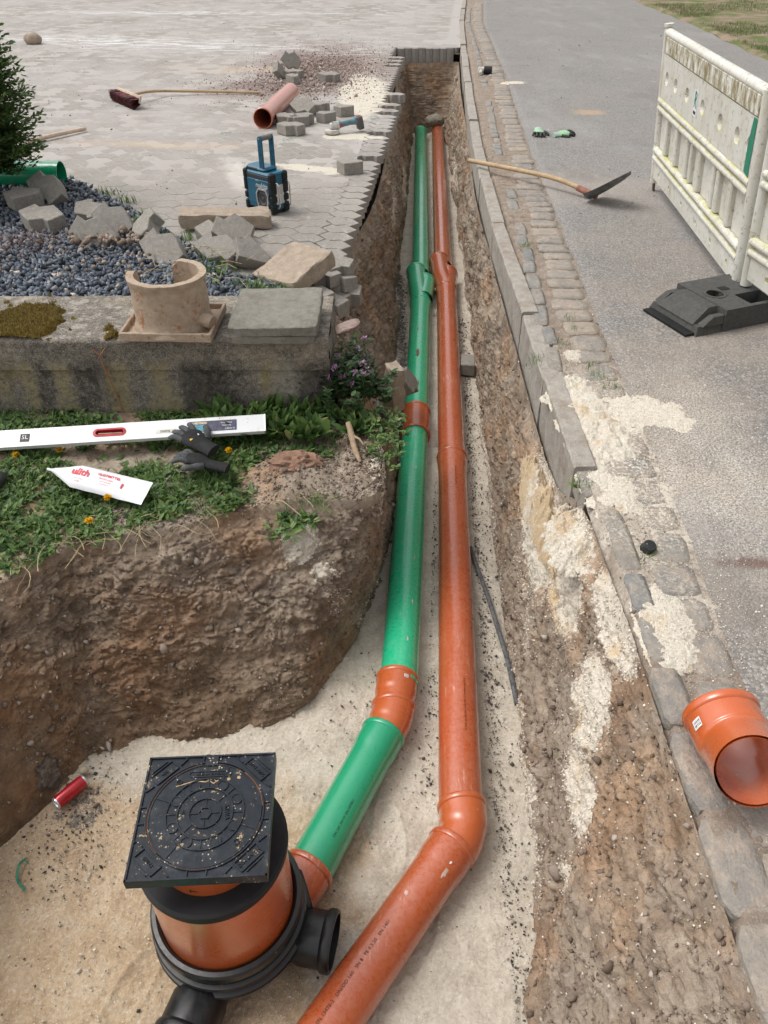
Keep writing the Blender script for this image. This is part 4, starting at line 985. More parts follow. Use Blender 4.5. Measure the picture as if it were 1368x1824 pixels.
def flatring(m, r0, r1, z0, z1, n=72, a0=0, a1=2 * math.pi, c=(0, 0)):
    m.lathe([(r0, z0), (r0, z1), (r1, z1), (r1, z0)], Matrix.Translation((c[0], c[1], 0)), n, a0, a1)
    if abs(a1 - a0) < 6.28:
        for a in (a0, a1): m.add([(c[0] + r * math.cos(a), c[1] + r * math.sin(a), z) for r, z in ((r0, z0), (r1, z0), (r1, z1), (r0, z1))], [(0, 1, 2, 3)])
def bar(m, p, q, w, z0, z1):
    p = Vector((*p, 0)); q = Vector((*q, 0)); d = (q - p); m.box((p + q) / 2 + Vector((0, 0, (z0 + z1) / 2)), (d.length, w, z1 - z0), Matrix.Rotation(math.atan2(d.y, d.x), 3, 'Z'))
fr = MB(); RI = .153
# frame plate: square with round hole
n = 96; ov = []; iv = []
for i in range(n):
    a = 2 * math.pi * i / n; c, s_ = math.cos(a), math.sin(a); k = S / max(abs(c), abs(s_)); ov.append((c * k, s_ * k)); iv.append((c * RI, s_ * RI))
vs = [(x, y, 0) for x, y in ov] + [(x, y, 0) for x, y in iv] + [(x, y, -.03) for x, y in ov] + [(x, y, -.012) for x, y in iv] + [(x * .9, y * .9, -.03) for x, y in iv]
fs = []
for i in range(n):
    j = (i + 1) % n; fs += [(i, j, n + j, n + i), (2 * n + i, 2 * n + j, j, i), (n + i, n + j, 3 * n + j, 3 * n + i), (2 * n + j, 2 * n + i, 4 * n + i, 4 * n + j)]
fr.add(vs, fs)
Z1 = .0048
for sx, sy, wx, wy in ((0, 1, 2, .03), (0, -1, 2, .03), (1, 0, .03, 2), (-1, 0, .03, 2)):
    fr.box((sx * (S - .0025), sy * (S - .0025), Z1 / 2 + .0003), (S * wx if sx == 0 else .005, S * wy if sy == 0 else .005, Z1))
flatring(fr, RI, RI + .004, -.002, Z1 + .0002)
for q in range(4):
    A = math.pi / 4 + q * math.pi / 2; ca, sa = math.cos(A), math.sin(A)
    def loc(rr, tt): return (rr * ca - tt * sa, rr * sa + tt * ca)
    r0, r1, hw = RI + .011, RI + .043, .036
    for p_, q_ in ((loc(r0, -hw), loc(r0, hw)), (loc(r1, -hw), loc(r1, hw)), (loc(r0, -hw), loc(r1, -hw)), (loc(r0, hw), loc(r1, hw))): bar(fr, p_, q_, .003, 0, Z1)
    bar(fr, loc(r1 + .008, -hw * .75), loc(r1 + .008, hw * .75), .003, 0, Z1 * .9)
    for sgn_ in (-1, 1):
        bar(fr, loc(r0 + .002, sgn_ * (hw + .008)), loc(r0 + .004, sgn_ * (hw + .033)), .003, 0, Z1); 
        bar(fr, loc(r0 + .004, sgn_ * (hw + .033)), loc(r1 - .016, sgn_ * (hw + .033)), .003, 0, Z1)
    for s2 in (-1, 1):
        M9 = Matrix.Rotation(q * math.pi / 2, 3, 'Z'); fr.box(M9 @ Vector(((RI + S) / 2 - .001, s2 * .024, Z1 / 2)), (S - RI - .008, .003, Z1), M9)
    if 0: bar(fr, (math.cos(q * math.pi / 2) * (RI + .004) - .02 * math.sin(q * math.pi / 2), math.sin(q * math.pi / 2) * (RI + .004) + .02 * math.cos(q * math.pi / 2)), (math.cos(q * math.pi / 2) * (S - .003) - .02 * math.sin(q * math.pi / 2), math.sin(q * math.pi / 2) * (S - .003) + .02 * math.cos(q * math.pi / 2)), .003, 0, Z1)
    if 0: bar(fr, (math.cos(q * math.pi / 2) * (RI + .004) + .02 * math.sin(q * math.pi / 2), math.sin(q * math.pi / 2) * (RI + .004) - .02 * math.cos(q * math.pi / 2)), (math.cos(q * math.pi / 2) * (S - .003) + .02 * math.sin(q * math.pi / 2), math.sin(q * math.pi / 2) * (S - .003) - .02 * math.cos(q * math.pi / 2)), .003, 0, Z1)
fro = fr.xf(MCV).build('cover_frame', M_CAST, ch, False)
def raised(body, size, x, y, ang, parent, z=.0005, depth=.0012, sp=1.1):
    vs, fs = text_geo(body, size, depth, sp, bold=.0003); mm_ = MB(); Mt = MCV @ Matrix.Translation((x, y, z + depth)) @ Matrix.Rotation(R(ang), 4, 'Z')
    mm_.add([Mt @ Vector(v) for v in vs], fs); mm_.build('cast_lettering', M_CAST, parent)
k = (RI + .027) / math.sqrt(2)
raised('B125 AMC', .013, k, k, -45, fro); raised('DIN EN124', .0125, k, -k, 45, fro); raised('EN124', .012, -k, -k, -45, fro); raised('ACO'[:0] + '400', .012, -k, k, 45, fro)
lid = MB(); flatring(lid, .0, RI - .0025, -.012, .0006)
flatring(lid, RI - .0065, RI - .003, 0, .003)
flatring(lid, .101, .1045, 0, .005)
flatring(lid, .072, .0755, 0, .005); flatring(lid, .0405, .044, 0, .005); flatring(lid, .0155, .019, 0, .005, 6); 
for q in range(4):
    a = q * math.pi / 2 + .02; bar(lid, (.019 * math.cos(a), .019 * math.sin(a)), (.041 * math.cos(a), .041 * math.sin(a)), .003, 0, .0034)
    a += math.pi / 4; bar(lid, (.044 * math.cos(a), .044 * math.sin(a)), (.072 * math.cos(a), .072 * math.sin(a)), .003, 0, .0034)
for q in range(8):
    a = R(22.5 + 45 * q) + .05 * (-1) ** q
    flatring(lid, .0125, .0155, 0, .0042, 28, c=(.0885 * math.cos(a), .0885 * math.sin(a))); flatring(lid, 0, .0125, .0004, .0022, 28, c=(.0885 * math.cos(a), .0885 * math.sin(a)))
    a2 = R(45 * q); bar(lid, (.0755 * math.cos(a2), .0755 * math.sin(a2)), (.101 * math.cos(a2), .101 * math.sin(a2)), .0028, 0, .0034)
for a in (R(-20), R(160), R(70), R(235)): bar(lid, (.105 * math.cos(a), .105 * math.sin(a)), (RI - .007, 0) if False else ((RI - .007) * math.cos(a), (RI - .007) * math.sin(a)), .003, 0, .003)
for x, y in ((-.082, .095), (.092, -.085)):
    flatring(lid, .0065, .0085, 0, .0042, 24, c=(x, y)); flatring(lid, .003, .0045, 0, .003, 18, c=(x, y))
# long raised label panel near the hinge
for s1 in (-1, 1): bar(lid, (-.05, .118 + .0 + s1 * .008), (.05, .118 + s1 * .008), .0022, 0, .003)
flatring(lid, .007, .0092, 0, .003, 16, math.pi / 2, 3 * math.pi / 2, (-.05, .118)); flatring(lid, .007, .0092, 0, .003, 16, -math.pi / 2, math.pi / 2, (.05, .118))
lido = lid.xf(MCV).build('lid', M_CAST, ch, False)
raised('28 D 0 - EN124-2', .0095, 0, .118, 0, lido); raised('KIWA', .0155, .0585, .0, -82, lido, .0008, .0016); raised('B', .017, -.058, .006, 0, lido)
hg = MB(); hg.box((.0, .158, .003), (.036, .03, .006), bev=.001); hg.box((-.012, .17, .004), (.01, .014, .008)); hg.xf(MCV).build('hinge_lug', M_CAST, ch)
ru = MB()
for a0, a1 in ((1.75, 3.9), (4.3, 4.9), (.1, .9), (-.5, -.2)): flatring(ru, RI - .0028, RI + .0002, -.001, .0012, 40, a0, a1)
ru.xf(MCV).build('rust_rim', M_RUST, lido)
sm = MB(); pts = [(-.09, .083, .0016), (-.04, .098, .0016), (-.01, .094, .0016), (.01, .103, .0016), (.02, .093, .0016), (.03, .104, .0016), (.012, .088, .0016), (-.005, .1, .0016)]
sm.tube(pts, .0016, 6, flat=.3)
for x, y in ((.052, .1), (.08, .104)): sm.add([(x + .006 * math.cos(a) * random.uniform(.6, 1.1), y + .005 * math.sin(a), .0012) for a in np.linspace(0, 5.6, 8)], [tuple(range(8))])
sm.xf(MCV).build('mud_trace', M_SCUM, lido)
wrap_text(ch, 'T', Matrix.Translation((0, 0, L0(-.42))), R(-97), 0, .1505, .03, mat=M_INK)

# ------------------------------------------------------------------ loose pipe pieces
a = Vector(P(468, 211, .085)); b = Vector(P(518, 163, .085))
tL, ML, LL = pipe_obj('loose_pipe', 'dusty orange pipe lying on the yard with its open end facing the viewer', a, b, pvc('pale_orange_plastic', (.45, .12, .055), (.6, .45, .38), .5, .4), None, sock_len=.12)  # paler, rougher orange plastic than the pipes in the trench
m = MB(); m.lathe([(.074, LL * .8), (0, LL * .8)], ML, 24); m.build('bore_shade_disc', M_DARK, tL)  # dark disc set across the bore stands in for the shade inside
a = Vector(P(110, 311, .11)); b = Vector(P(-140, 309, .11))
tg, Mg, Lg = pipe_obj('loose_pipe', 'clean green pipe lying behind the grey pavers under the conifer', a, b, M_GREENCL, None, socket=False, r=.088)
# loose bend bottom right
bp = [Vector(P(1292, 1262, .085)), Vector(P(1300, 1290, .083)), Vector(P(1310, 1335, .08)), Vector(P(1328, 1385, .08))]
d0 = (bp[1] - bp[0]).normalized()
bl = bend_obj('loose_bend', 'bright orange pipe bend with white sticker lying on the gutter stones', [Vector(P(1281, 1266, .09)), Vector(P(1293, 1292, .09)), Vector(P(1316, 1332, .10)), Vector(P(1343, 1374, .155))], pvc('new_orange', (.5, .1, .022), amt=.05, rough=.22))
sticker(bl, axisM((0, 0, 0), Vector(P(1293, 1292, .09)) - Vector(P(1281, 1266, .09))), R(160), .055, PR * 1.07, .026, .024)

# ------------------------------------------------------------------ road barriers
def barrier_mat():
    m = Mat('dirty_white_plastic', .5, .5)
    n = m.noise(3.5, 5, .65); v = m.noise(14, 5, .75, m.map((1, 1, .18)))
    c = m.mix(m.ramp(n, [(.35, .0), (.65, 1.0)]), (.56, .54, .47), (.67, .66, .61))
    c = m.mix(m.math('MULTIPLY', m.step(v, .5, .7), .45), c, (.4, .38, .22))
    nz = m.xyz(2, m.N.new('ShaderNodeNewGeometry').outputs['Normal'])
    c = m.mix(m.math('MULTIPLY', m.step(m.noise(30, 6, .8), .54, .64), .75), c, (.25, .2, .12))
    c = m.mix(m.math('MULTIPLY', m.math('MULTIPLY', m.step(nz, .3, .8), m.step(m.noise(11, 5, .75), .4, .6)), m.step(m.xyz(2), .97, .9)), c, (.48, .46, .2))
    m.bump(m.noise(26, 4), .2, .006); return m.out(c)
M_BARR = barrier_mat(); M_BRGREEN = plain('green_film', (.005, .2, .12), .4); M_RECESS = plain('dirty_recess', (.5, .49, .44), .7, var=.3, scale=50)
def dirt_band():
    m = Mat('algae_streaked_band', .6, .4); v = m.noise(20, 5, .8, m.map((1, 1, .35)))
    c = m.ramp(v, [(.4, (.7, .7, .68)), (.48, (.5, .47, .36)), (.58, (.24, .19, .1))]); c = m.mix(m.step(m.noise(22, 3), .6, .66), c, (.7, .7, .66))
    m.bump(v, .5, .01); return m.out(c)
M_BAND = dirt_band()
def barrier(label, A, Bp, lean, feet=True):
    A = Vector(A); Bp = Vector(Bp); t = thing('road_barrier', label, 'barrier', A, group='white road barriers')
    xd = (Bp - A).normalized(); zd = Vector((*lean, 1)).normalized(); M = frame((0, 0, 0), xd, zd) @ Matrix.Diagonal((1, 1, .955, 1)); Lx = (Bp - A).length
    def bx(nm, x0, x1, z0, z1, y0, y1, mat=M_BARR, bev=.006, par=t):
        m = MB(); m.box(((x0 + x1) / 2, (y0 + y1) / 2, (z0 + z1) / 2), (x1 - x0, y1 - y0, z1 - z0), None, 0, bev); return m.xf(M).build(nm, mat, par)
    def rod(nm, p, q, r, mat=M_BARR, n=14):
        m = MB(); m.tube([p, q], r, n); return m.xf(M).build(nm, mat, t, True, 50)
    # y<0 faces the viewer
    rod('top_rail', (.0, 0, .985), (Lx, 0, .985), .026)
    bx('top_band', .03, Lx - .03, .872, .975, -.024, .024, M_BAND, .008)
    # board with finger holes: built as strip with real recesses
    def board(nm, z0, z1, holes, hr, hz):
        m = MB(); xs_ = sorted(holes); zc = (z0 + z1) / 2 + hz; y = -.02; n = 16
        edges = [.035] + [(xs_[i] + xs_[i + 1]) / 2 for i in range(len(xs_) - 1)] + [Lx - .035]
        for i, hx in enumerate(xs_):
            x0, x1 = edges[i], edges[i + 1]; o_ = []; h_ = []; d_ = []
            for k in range(n):
                a = 2 * math.pi * k / n + math.pi / n; c, s_ = math.cos(a), math.sin(a)
                tx = ((x1 - hx) if c > 0 else (hx - x0)) / max(abs(c), 1e-6); tz = ((z1 - zc) if s_ > 0 else (zc - z0)) / max(abs(s_), 1e-6); q = min(tx, tz)
                o_.append((hx + c * q, y, zc + s_ * q)); h_.append((hx + c * hr * 1.0, y, zc + s_ * hr)); d_.append((hx + c * hr * .62, y + .02, zc + s_ * hr * .75))
            vs = o_ + h_ + d_ + [(hx, y + .024, zc)]; fs = []
            for k in range(n):
                j = (k + 1) % n; fs += [(k, j, n + j, n + k), (n + k, n + j, 2 * n + j, 2 * n + k), (2 * n + k, 2 * n + j, 3 * n)]
            # corner fill
            m.add(vs, [f[::-1] for f in fs])
            for cx_, cz_ in ((x0, z0), (x1, z0), (x1, z1), (x0, z1)):
                near_ = sorted(range(n), key=lambda k: (o_[k][0] - cx_) ** 2 + (o_[k][2] - cz_) ** 2)[:2]
                m.add([o_[near_[0]], o_[near_[1]], (cx_, y, cz_)], [(0, 1, 2)])
        m.add([(.035, .02, z0), (Lx - .035, .02, z0), (Lx - .035, .02, z1), (.035, .02, z1), (.035, y, z0), (Lx - .035, y, z0), (Lx - .035, y, z1), (.035, y, z1)], [(0, 1, 2, 3), (0, 4, 5, 1), (2, 6, 7, 3), (0, 3, 7, 4), (1, 5, 6, 2)])
        return m.xf(M).build(nm, M_BARR, t)
    board('upper_board', .605, .870, [Lx * f for f in (.08, .2, .345, .52, .70, .85, .95)], .042, .0)
    rod('rail', (.01, -.012, .583), (Lx - .01, -.012, .583), .021); rod('rail', (.01, -.012, .535), (Lx - .01, -.012, .535), .021)
    rod('rail', (.01, -.012, .262), (Lx - .01, -.012, .262), .022); rod('rail', (.01, -.012, .208), (Lx - .01, -.012, .208), .021)
    board('lower_board', .075, .19, [Lx * f for f in (.1, .25, .42, .6, .76, .92)], .017, .0)
    rod('bottom_rail', (.03, 0, .07), (Lx - .03, 0, .07), .012)
    for i, f in enumerate((.135, .27, .405, .46, .55, .70, .745, .86)):
        w_ = .016 if i in (3,) else .026
        bx('upright', Lx * f - w_, Lx * f + w_, .285, .513, -.022, .0225, M_BARR, .007)
    for f0, f1 in ((.0, .115), (.128, .25), (.262, .385), (.395, .535), (.55, .69), (.705, .85), (.87, .985)):
        bx('backing_panel', Lx * f0 + .008, Lx * f1 + .006, .275, .525, .006, .013, M_BARR, .001)
    rod('end_post', (.0, 0, .03), (.0, 0, 1.0), .027, n=18); rod('end_post', (Lx, 0, .0), (Lx, 0, 1.0), .03, n=18)
    m = MB(); m.tube([(0, 0, .99), (0, 0, 1.02)], .02, 14); m.tube([(0, 0, 1.02), (0, 0, 1.035)], .03, 14); m.xf(M).build('post_cap', M_BARR, t, True, 40)
    if feet: bx('steel_leg', -.02, .018, -.06, .08, -.006, .006, plain('rusty_leg', (.1, .055, .035), .8), .001)
    return t, M, Lx
Ab = Vector(P(1161, 322, .03)) + Vector((0, 0, .03)); Bb = Vector((1.80, 3.79, .085))
tB, MBr, LB = barrier('dirty white plastic road barrier running away beside the road, seen nearly whole', (1.915, 5.72, .03), (1.80, 3.79, .05), (-.115, 0))
# marks on the upper board
def onb(nm, poly, mat, z=-.0213, par=tB):
    m = MB(); m.add([(x, z, y) for x, y in poly], [tuple(range(len(poly)))]); return m.xf(MBr).build(nm, mat, par)
lx = LB * .445; lz = .735
pl = onb('emblem_plate', [(lx - .035, lz - .075), (lx + .045, lz - .075), (lx + .045, lz + .065), (lx - .035, lz + .065)], M_WHITE)
vs, fs = text_geo('R', .125, 0, 1, .15, bold=.002); m = MB(); m.add([(lx + .004 + v[0] * .8, -.0222, lz + .012 + v[1]) for v in vs], fs); m.xf(MBr).build('letter', M_BRGREEN, pl)
m = MB(); m.add([(lx - .018, -.0222, lz - .062), (lx + .03, -.0222, lz - .062), (lx + .03, -.0222, lz - .045), (lx - .018, -.0222, lz - .045)], [(0, 1, 2, 3)]); m.xf(MBr).build('black_bar', M_INK, pl)
onb('green_film', [(LB - .115, .615), (LB - .045, .6), (LB - .036, .868), (LB - .085, .868), (LB - .11, .75)], M_BRGREEN, -.0225)
barrier('second white plastic road barrier, only its left end inside the right edge', (1.80, 3.70, .09), (2.05, 1.72, .09), (-.1, 0), False)
# foot block
ft = thing('barrier_foot', 'black recycled rubber foot block under the joint of the barriers', 'barrier foot', (1.72, 3.66, 0), (0, 0, R(0)))
fx = Vector(P(1200, 585, 0)) ; ang = math.atan2(3.98 - 3.55, 1.86 - 1.40)
M = Matrix.Translation((.03, .0, 0)) @ Matrix.Rotation(R(22), 4, 'Z') @ Matrix.Diagonal((.94, .94, .95, 1))
fb = MB()
def tap(x0, x1, y0, y1, z0, z1, s0=.0, s1=.0, sy=.015):
    vs = [(x0, y0, z0), (x1, y0, z0), (x1, y1, z0), (x0, y1, z0), (x0 + s0, y0 + sy, z1), (x1 - s1, y0 + sy, z1), (x1 - s1, y1 - sy, z1), (x0 + s0, y1 - sy, z1)]
    fb.add(vs, [(3, 2, 1, 0), (4, 5, 6, 7), (0, 1, 5, 4), (1, 2, 6, 5), (2, 3, 7, 6), (3, 0, 4, 7)])
Zt = .115
tap(-.40, -.24, -.19, .19, 0, .045, .012, 0); tap(-.395, -.24, -.14, .14, .0452, Zt - .004, .10, 0, .02)
tap(-.37, -.242, -.188, -.145, .0452, .088, .06, .0, .004); tap(-.37, -.242, .145, .188, .0452, .088, .06, .0, .004)
# middle with slots
for x0, x1, y0, y1 in ((-.24, -.20, -.19, .19), (-.20, -.11, -.19, -.045), (-.20, -.11, .045, .19), (-.11, -.07, -.19, .19), (-.07, .10, -.19, -.165), (-.07, .10, -.045, .19), (.10, .22, -.19, .19), (.22, .5, -.19, .19)): tap(x0, x1, y0, y1, 0, Zt, 0, 0, 0.0)
fb.xf(M).build('rubber_block', M_RECYC, ft)
m = MB(); tap_ = m.lathe([(.044, Zt - .002), (.044, Zt + .003), (.058, Zt + .003), (.058, Zt - .001)], M @ Matrix.Translation((-.155, 0, 0)), 30); m.build('hole_rim', M_RECYC, ft, True)
m = MB(); m.box((-.0, 0, .008), (.9, .34, .012)); m.xf(M).build('slot_floor', M_RUBBER, ft)
m = MB(); m.box((-.065, .04, Zt + .0015), (.05, .04, .003)); m.xf(M).build('square_pocket', M_RUBBER, ft)
# ------------------------------------------------------------------ tools and small things
# broom
bc = Vector((-2.62, 8.72, .0)); bt = thing('broom', 'wide broom with dark red bristles lying on the yard, handle pointing right', 'broom', bc)
d = (Vector(P(246, 192, .0)) - Vector(P(178, 163, .0))).normalized(); d = Vector((.50, -.866, 0)).normalized() if d.length == 0 else Vector((d.x, d.y, 0)).normalized()
Lb = .62; h0 = -d * Lb / 2; h1 = d * Lb / 2; side = Vector((-d.y, d.x, 0))
if side.x < 0: side = -side
M = frame((0, 0, 0), d)
m = MB(); m.box(side * .035 + Vector((0, 0, .085)), (Lb, .022, .07), M.to_3x3() @ Matrix.Rotation(R(-22), 3, 'X'), 0, .005); m.build('head', M_WOOD2, bt)
n = 2600; px = rng.uniform(-Lb / 2 + .01, Lb / 2 - .01, n); pz = rng.uniform(.035, .1, n)
tv = np.array([(-.004, 0, 0), (.004, 0, 0), (.004, 0, .075), (-.004, 0, .08)]); 
base = np.array([np.array(d) * a + np.array(side) * .03 + np.array((0, 0, z)) for a, z in zip(px, pz)])
dirn = -np.array(side)[None] + rng.normal(0, .13, (n, 3)) + np.array((0, 0, -.22)); dirn /= np.linalg.norm(dirn, axis=1)[:, None]
xx = np.tile(np.array(d), (n, 1)) + rng.normal(0, .2, (n, 3)); xx -= dirn * np.sum(xx * dirn, 1)[:, None]; xx /= np.linalg.norm(xx, axis=1)[:, None]; yy_ = np.cross(dirn, xx)
Vv, Ff, rn = scatter(tv, [(0, 1, 2, 3)], base, np.stack([xx, yy_, dirn], 2), np.full(n, 1.15))
M_BRIST = bymat('red_bristles', [(0, (.03, .012, .014)), (.6, (.085, .015, .02)), (.9, (.2, .03, .035)), (1, (.25, .12, .1))], .6, bump=0)
link('bristles', arr_mesh('bristles', Vv, Ff, M_BRIST, attrs={'rnd': rn}), bt)
hp = [Vector(P(u, v, z)) - bc for u, v, z in ((236, 169, .09), (262, 163.5, .08), (300, 162, .05), (380, 163, .03), (464, 165, .02))]
m = MB(); m.tube([Vector(v) for v in cat_(np.array(hp), np.linspace(0, 3.999, 20))], .0135, 10); m.build('handle', M_WOOD, bt, True)
# second handle left
a = Vector(P(153, 229, .025)); b = Vector(P(48, 252, .03)); ht = thing('tool_handle', 'pale wooden tool handle poking out from behind the conifer', 'handle', b)
m = MB(); m.tube([b - b, (a - b) * .5 + Vector((0, 0, .004)), (a - b) * .97, a - b], [.017, .018, .017, .011], 12); m.build('shaft', M_WOOD2, ht, True)
# shovel
a = Vector(P(836, 286, .05)); b = Vector(P(1050, 344, .04)); st = thing('shovel', 'shovel with wooden handle laid across the kerb, blade tip raised on the road', 'shovel', b)
a.z = .05; pts = [a - b, (a - b) * .66 + Vector((0, 0, .02)), (a - b) * .3 + Vector((0, 0, .035)), (a - b) * .1 + Vector((0, 0, .018)), Vector((0, 0, 0))]
m = MB(); m.tube([Vector(v) for v in cat_(np.array(pts), np.linspace(0, 3.999, 24))], [.0165] * 18 + [.018] * 6, 12); m.build('handle', M_WOOD, st, True)
dd = (b - a); dd.z = 0; dd.normalize()
m = MB(); m.tube([-dd * .10 + Vector((0, 0, .015)), dd * .0, dd * .06 + Vector((0, 0, -.012))], [.021, .021, .019], 12); m.build('socket', M_ORANGE if False else plain('rusty_socket', (.3, .13, .09), .7, .2, var=.4), st, True)
# blade: dished sheet, tilted up to the tip
sidev = Vector((dd.y, -dd.x, 0)); vs = []; nu, nv = 10, 12
tip = Vector(P(1110, 309, .0)); 
for layer in (0, 1):
    for i in range(nv + 1):
        f = i / nv; w = .118 * (1 - max(0, (f - .45) / .55) ** 2.2 * .96) * (.92 + .08 * min(1, f * 6))
        for j in range(nu + 1):
            s_ = j / nu * 2 - 1
            lift = .05 * (s_ * s_) * (1 - .6 * f) 
            p = dd * (.02 + .27 * f) + sidev * (s_ * w) + Vector((0, 0, -.03 + .17 * f + .04 * f * f + lift - layer * .003))
            vs.append(p)
k = (nv + 1) * (nu + 1); fs = []
for i in range(nv):
    for j in range(nu):
        q = i * (nu + 1) + j; fs += [(q, q + 1, q + nu + 2, q + nu + 1), (k + q, k + q + nu + 1, k + q + nu + 2, k + q + 1)]
m = MB(); m.add(vs, fs).build('blade', plain('shovel_steel', (.2, .2, .195), .5, .5, var=.4, scale=25), st, True)

# gloves: palm, four fingers, thumb, cuff
def glove(label, cat, loc, rot, mpalm, mback, mcuff, fingers, thumb, cufflen=.07, s=1.0, group=None, name='work_glove'):
    t = thing(name, label, cat, loc, rot, group)
    m = MB()
    def skin(path, rad, n=12, fl=.6):
        P_ = [Vector(p) * s for p in path]; C_ = [Vector(v) for v in cat_(np.array(P_), np.linspace(0, len(P_) - 1.001, 12))]
        rr = np.interp(np.linspace(0, len(P_) - 1, 12), range(len(P_)), [r * s for r in rad]); 
        m.tube(C_, list(rr), n, flat=fl)
    pm = MB(); 
    Pp = [Vector(v) * s for v in ((0, 0, .016), (0, .03, .022), (0, .065, .024), (0, .095, .019))]
    pm.tube(Pp, [.033 * s, .042 * s, .046 * s, .04 * s], 18, flat=.42); po = pm.build('palm', mback, t, True, 60)
    for i, (x, dx, L, cu) in enumerate(fingers):
        m = MB(); b0 = Vector((x, .085, .02))
        skin([b0, b0 + Vector((dx * .35, L * .4, .008)), b0 + Vector((dx * .8, L * .75, .004 - cu * .3)), b0 + Vector((dx, L, -cu * .4 - .004)), ], [.0125, .012, .011, .007], 12, .9); m.build('finger', mpalm, t, True, 60)
    m = MB(); skin([(thumb * .03, .02, .018), (thumb * .055, .04, .02), (thumb * .075, .065, .016), (thumb * .082, .085, .01)], [.016, .0145, .012, .008], 12, .9); m.build('thumb', mpalm, t, True, 60)
    c = MB(); c.tube([Vector((0, .01, .016)) * s, Vector((0, -.02, .017)) * s, Vector((.002, -cufflen, .018)) * s], [.035 * s, .031 * s, .034 * s], 18, cap=True, flat=.5); c.build('cuff', mcuff, t, True, 60)
    return t
M_GLG = plain('mint_knit', (.3, .5, .3), .85, var=.2, scale=80, bump=.4); M_GLB = plain('black_latex', (.02, .022, .02), .6, var=.4, bump=.3); M_GLG2 = plain('grey_mint_knit', (.32, .42, .34), .85, var=.2)
g0 = P(959, 238, 0); g1 = P(1000, 243, 0)
F4 = [(-.03, -.018, .062, .01), (-.01, -.006, .07, .012), (.011, .006, .068, .012), (.031, .018, .055, .01)]
glove('mint green work glove with black fingertips, fingers towards the viewer', 'glove', g0, (0, 0, R(172)), M_GLB, M_GLG, M_GLG2, F4, -1, .085, 1.05, 'pair of mint green gloves on the road')
glove('mint green work glove with black fingertips lying flat, fingers to the right', 'glove', (g1.x - .03, g1.y + .0, 0), (R(0), R(12), R(-72)), M_GLB, M_GLG, M_GLG2, [(-.028, -.004, .075, .012), (-.01, 0, .082, .012), (.01, .004, .075, .012), (.03, .02, .05, .01)], 1, .05, 1.0, 'pair of mint green gloves on the road')
M_GK = plain('black_knit', (.012, .012, .013), .85, var=.4, scale=90, bump=.5); M_GK2 = plain('grey_black_foam', (.07, .072, .075), .8, var=.5, scale=25, bump=.4)
zg = -.23
k0 = P(365, 800, zg)
kg = glove('black knitted work glove with grey fingers lying on the weeds beside the level', 'glove', k0, (R(6), R(-8), R(52)), M_GK2, M_GK, M_GK, [(-.032, -.014, .06, .01), (-.011, -.004, .072, .008), (.011, .008, .07, .006), (.031, .02, .058, .01)], 1, .05, 1.12)
k1 = P(352, 832, zg - .03)
glove('second black work glove half hidden under the first on the weeds', 'glove', (k1.x + .05, k1.y - .0, zg - .035), (R(8), R(10), R(78)), M_GK2, M_GK, M_GK, [(-.032, -.02, .055, .01), (-.011, -.004, .06, .01), (.011, .008, .06, .01), (.031, .02, .05, .01)], -1, .075, 1.05)
m = MB(); vs, fs = text_geo('10', .018, 0, 1, bold=.0006); m.add([(v[0] + .004, v[1] + .055, .0455) for v in vs], fs); m.build('printed_number', M_INK, kg)
m = MB(); m.add([(-.016, .046, .0445), (.022, .046, .0445), (.022, .066, .0445), (-.016, .066, .0445)], [(0, 1, 2, 3)]); m.build('size_tag', M_WHITE, kg)
m = MB(); m.add([(-.03, .046, .044), (-.015, .046, .0448), (-.015, .066, .0448), (-.02, .066, .044)], [(0, 1, 2, 3)]); m.build('yellow_tag', plain('tag_yellow', (.7, .42, .02), .6), kg)
# dark thing at the far left edge
m = lump(2, (.05, .07, .03), .25, 2, 3); o = m.xf(Matrix.Translation(P(-12, 858, -.26))).build('work_glove', M_GLB, None, True); tag(o, 'tip of a black glove just inside the left edge on the weeds', 'glove')

# spirit level
la = Vector(P(0, 783, -.215)); lb_ = Vector(P(471, 755, -.2)); lc = lb_ - (lb_ - la).normalized() * 1.0
lv = thing('spirit_level', 'long white aluminium spirit level with red grip hole lying on the weeds', 'spirit level', lb_)
xd = (la - lb_).normalized(); M = frame((0, 0, 0), -xd, (0.02, -.42, .9)); W_ = .082
M_LEVEL = Mat('white_lacquer', .35, .5, 0, 'obj'); _c = M_LEVEL.mix(M_LEVEL.math('MULTIPLY', M_LEVEL.step(M_LEVEL.noise(14, 6, .75), .52, .68), .55), (.66, .67, .68), (.5, .4, .28)); M_LEVEL = M_LEVEL.out(_c)
LLv = 1.6; gx0, gx1 = -.735, -.605   # grip hole
m = MB()
def fr_box(x0, x1, y0, y1): m.box(((x0 + x1) / 2, (y0 + y1) / 2, 0), (x1 - x0, y1 - y0, .022))
yy0, yy1 = -W_ / 2, W_ / 2
fr_box(-LLv, gx0, yy0, yy1); fr_box(gx1, 0, yy0, yy1); fr_box(gx0, gx1, yy0, -.014); fr_box(gx0, gx1, .014, yy1)
fr_box(-LLv, 0, yy0 - .003, yy0 - .0001); fr_box(-LLv, 0, yy1 + .0001, yy1 + .003)
m.xf(M).build('profile', M_LEVEL, lv)
M_REDP = plain('red_plastic', (.42, .02, .03), .45)
m = MB(); ring = []
def stad(hx, hy, n=10):
    o_ = []
    for k in range(n + 1): a = -math.pi / 2 + math.pi * k / n; o_.append((hx - hy + hy * math.cos(a), hy * math.sin(a)))
    for k in range(n + 1): a = math.pi / 2 + math.pi * k / n; o_.append((-hx + hy + hy * math.cos(a), hy * math.sin(a)))
    return o_
so, si = stad(.072, .021), stad(.06, .0115); n = len(so); cxg = (gx0 + gx1) / 2
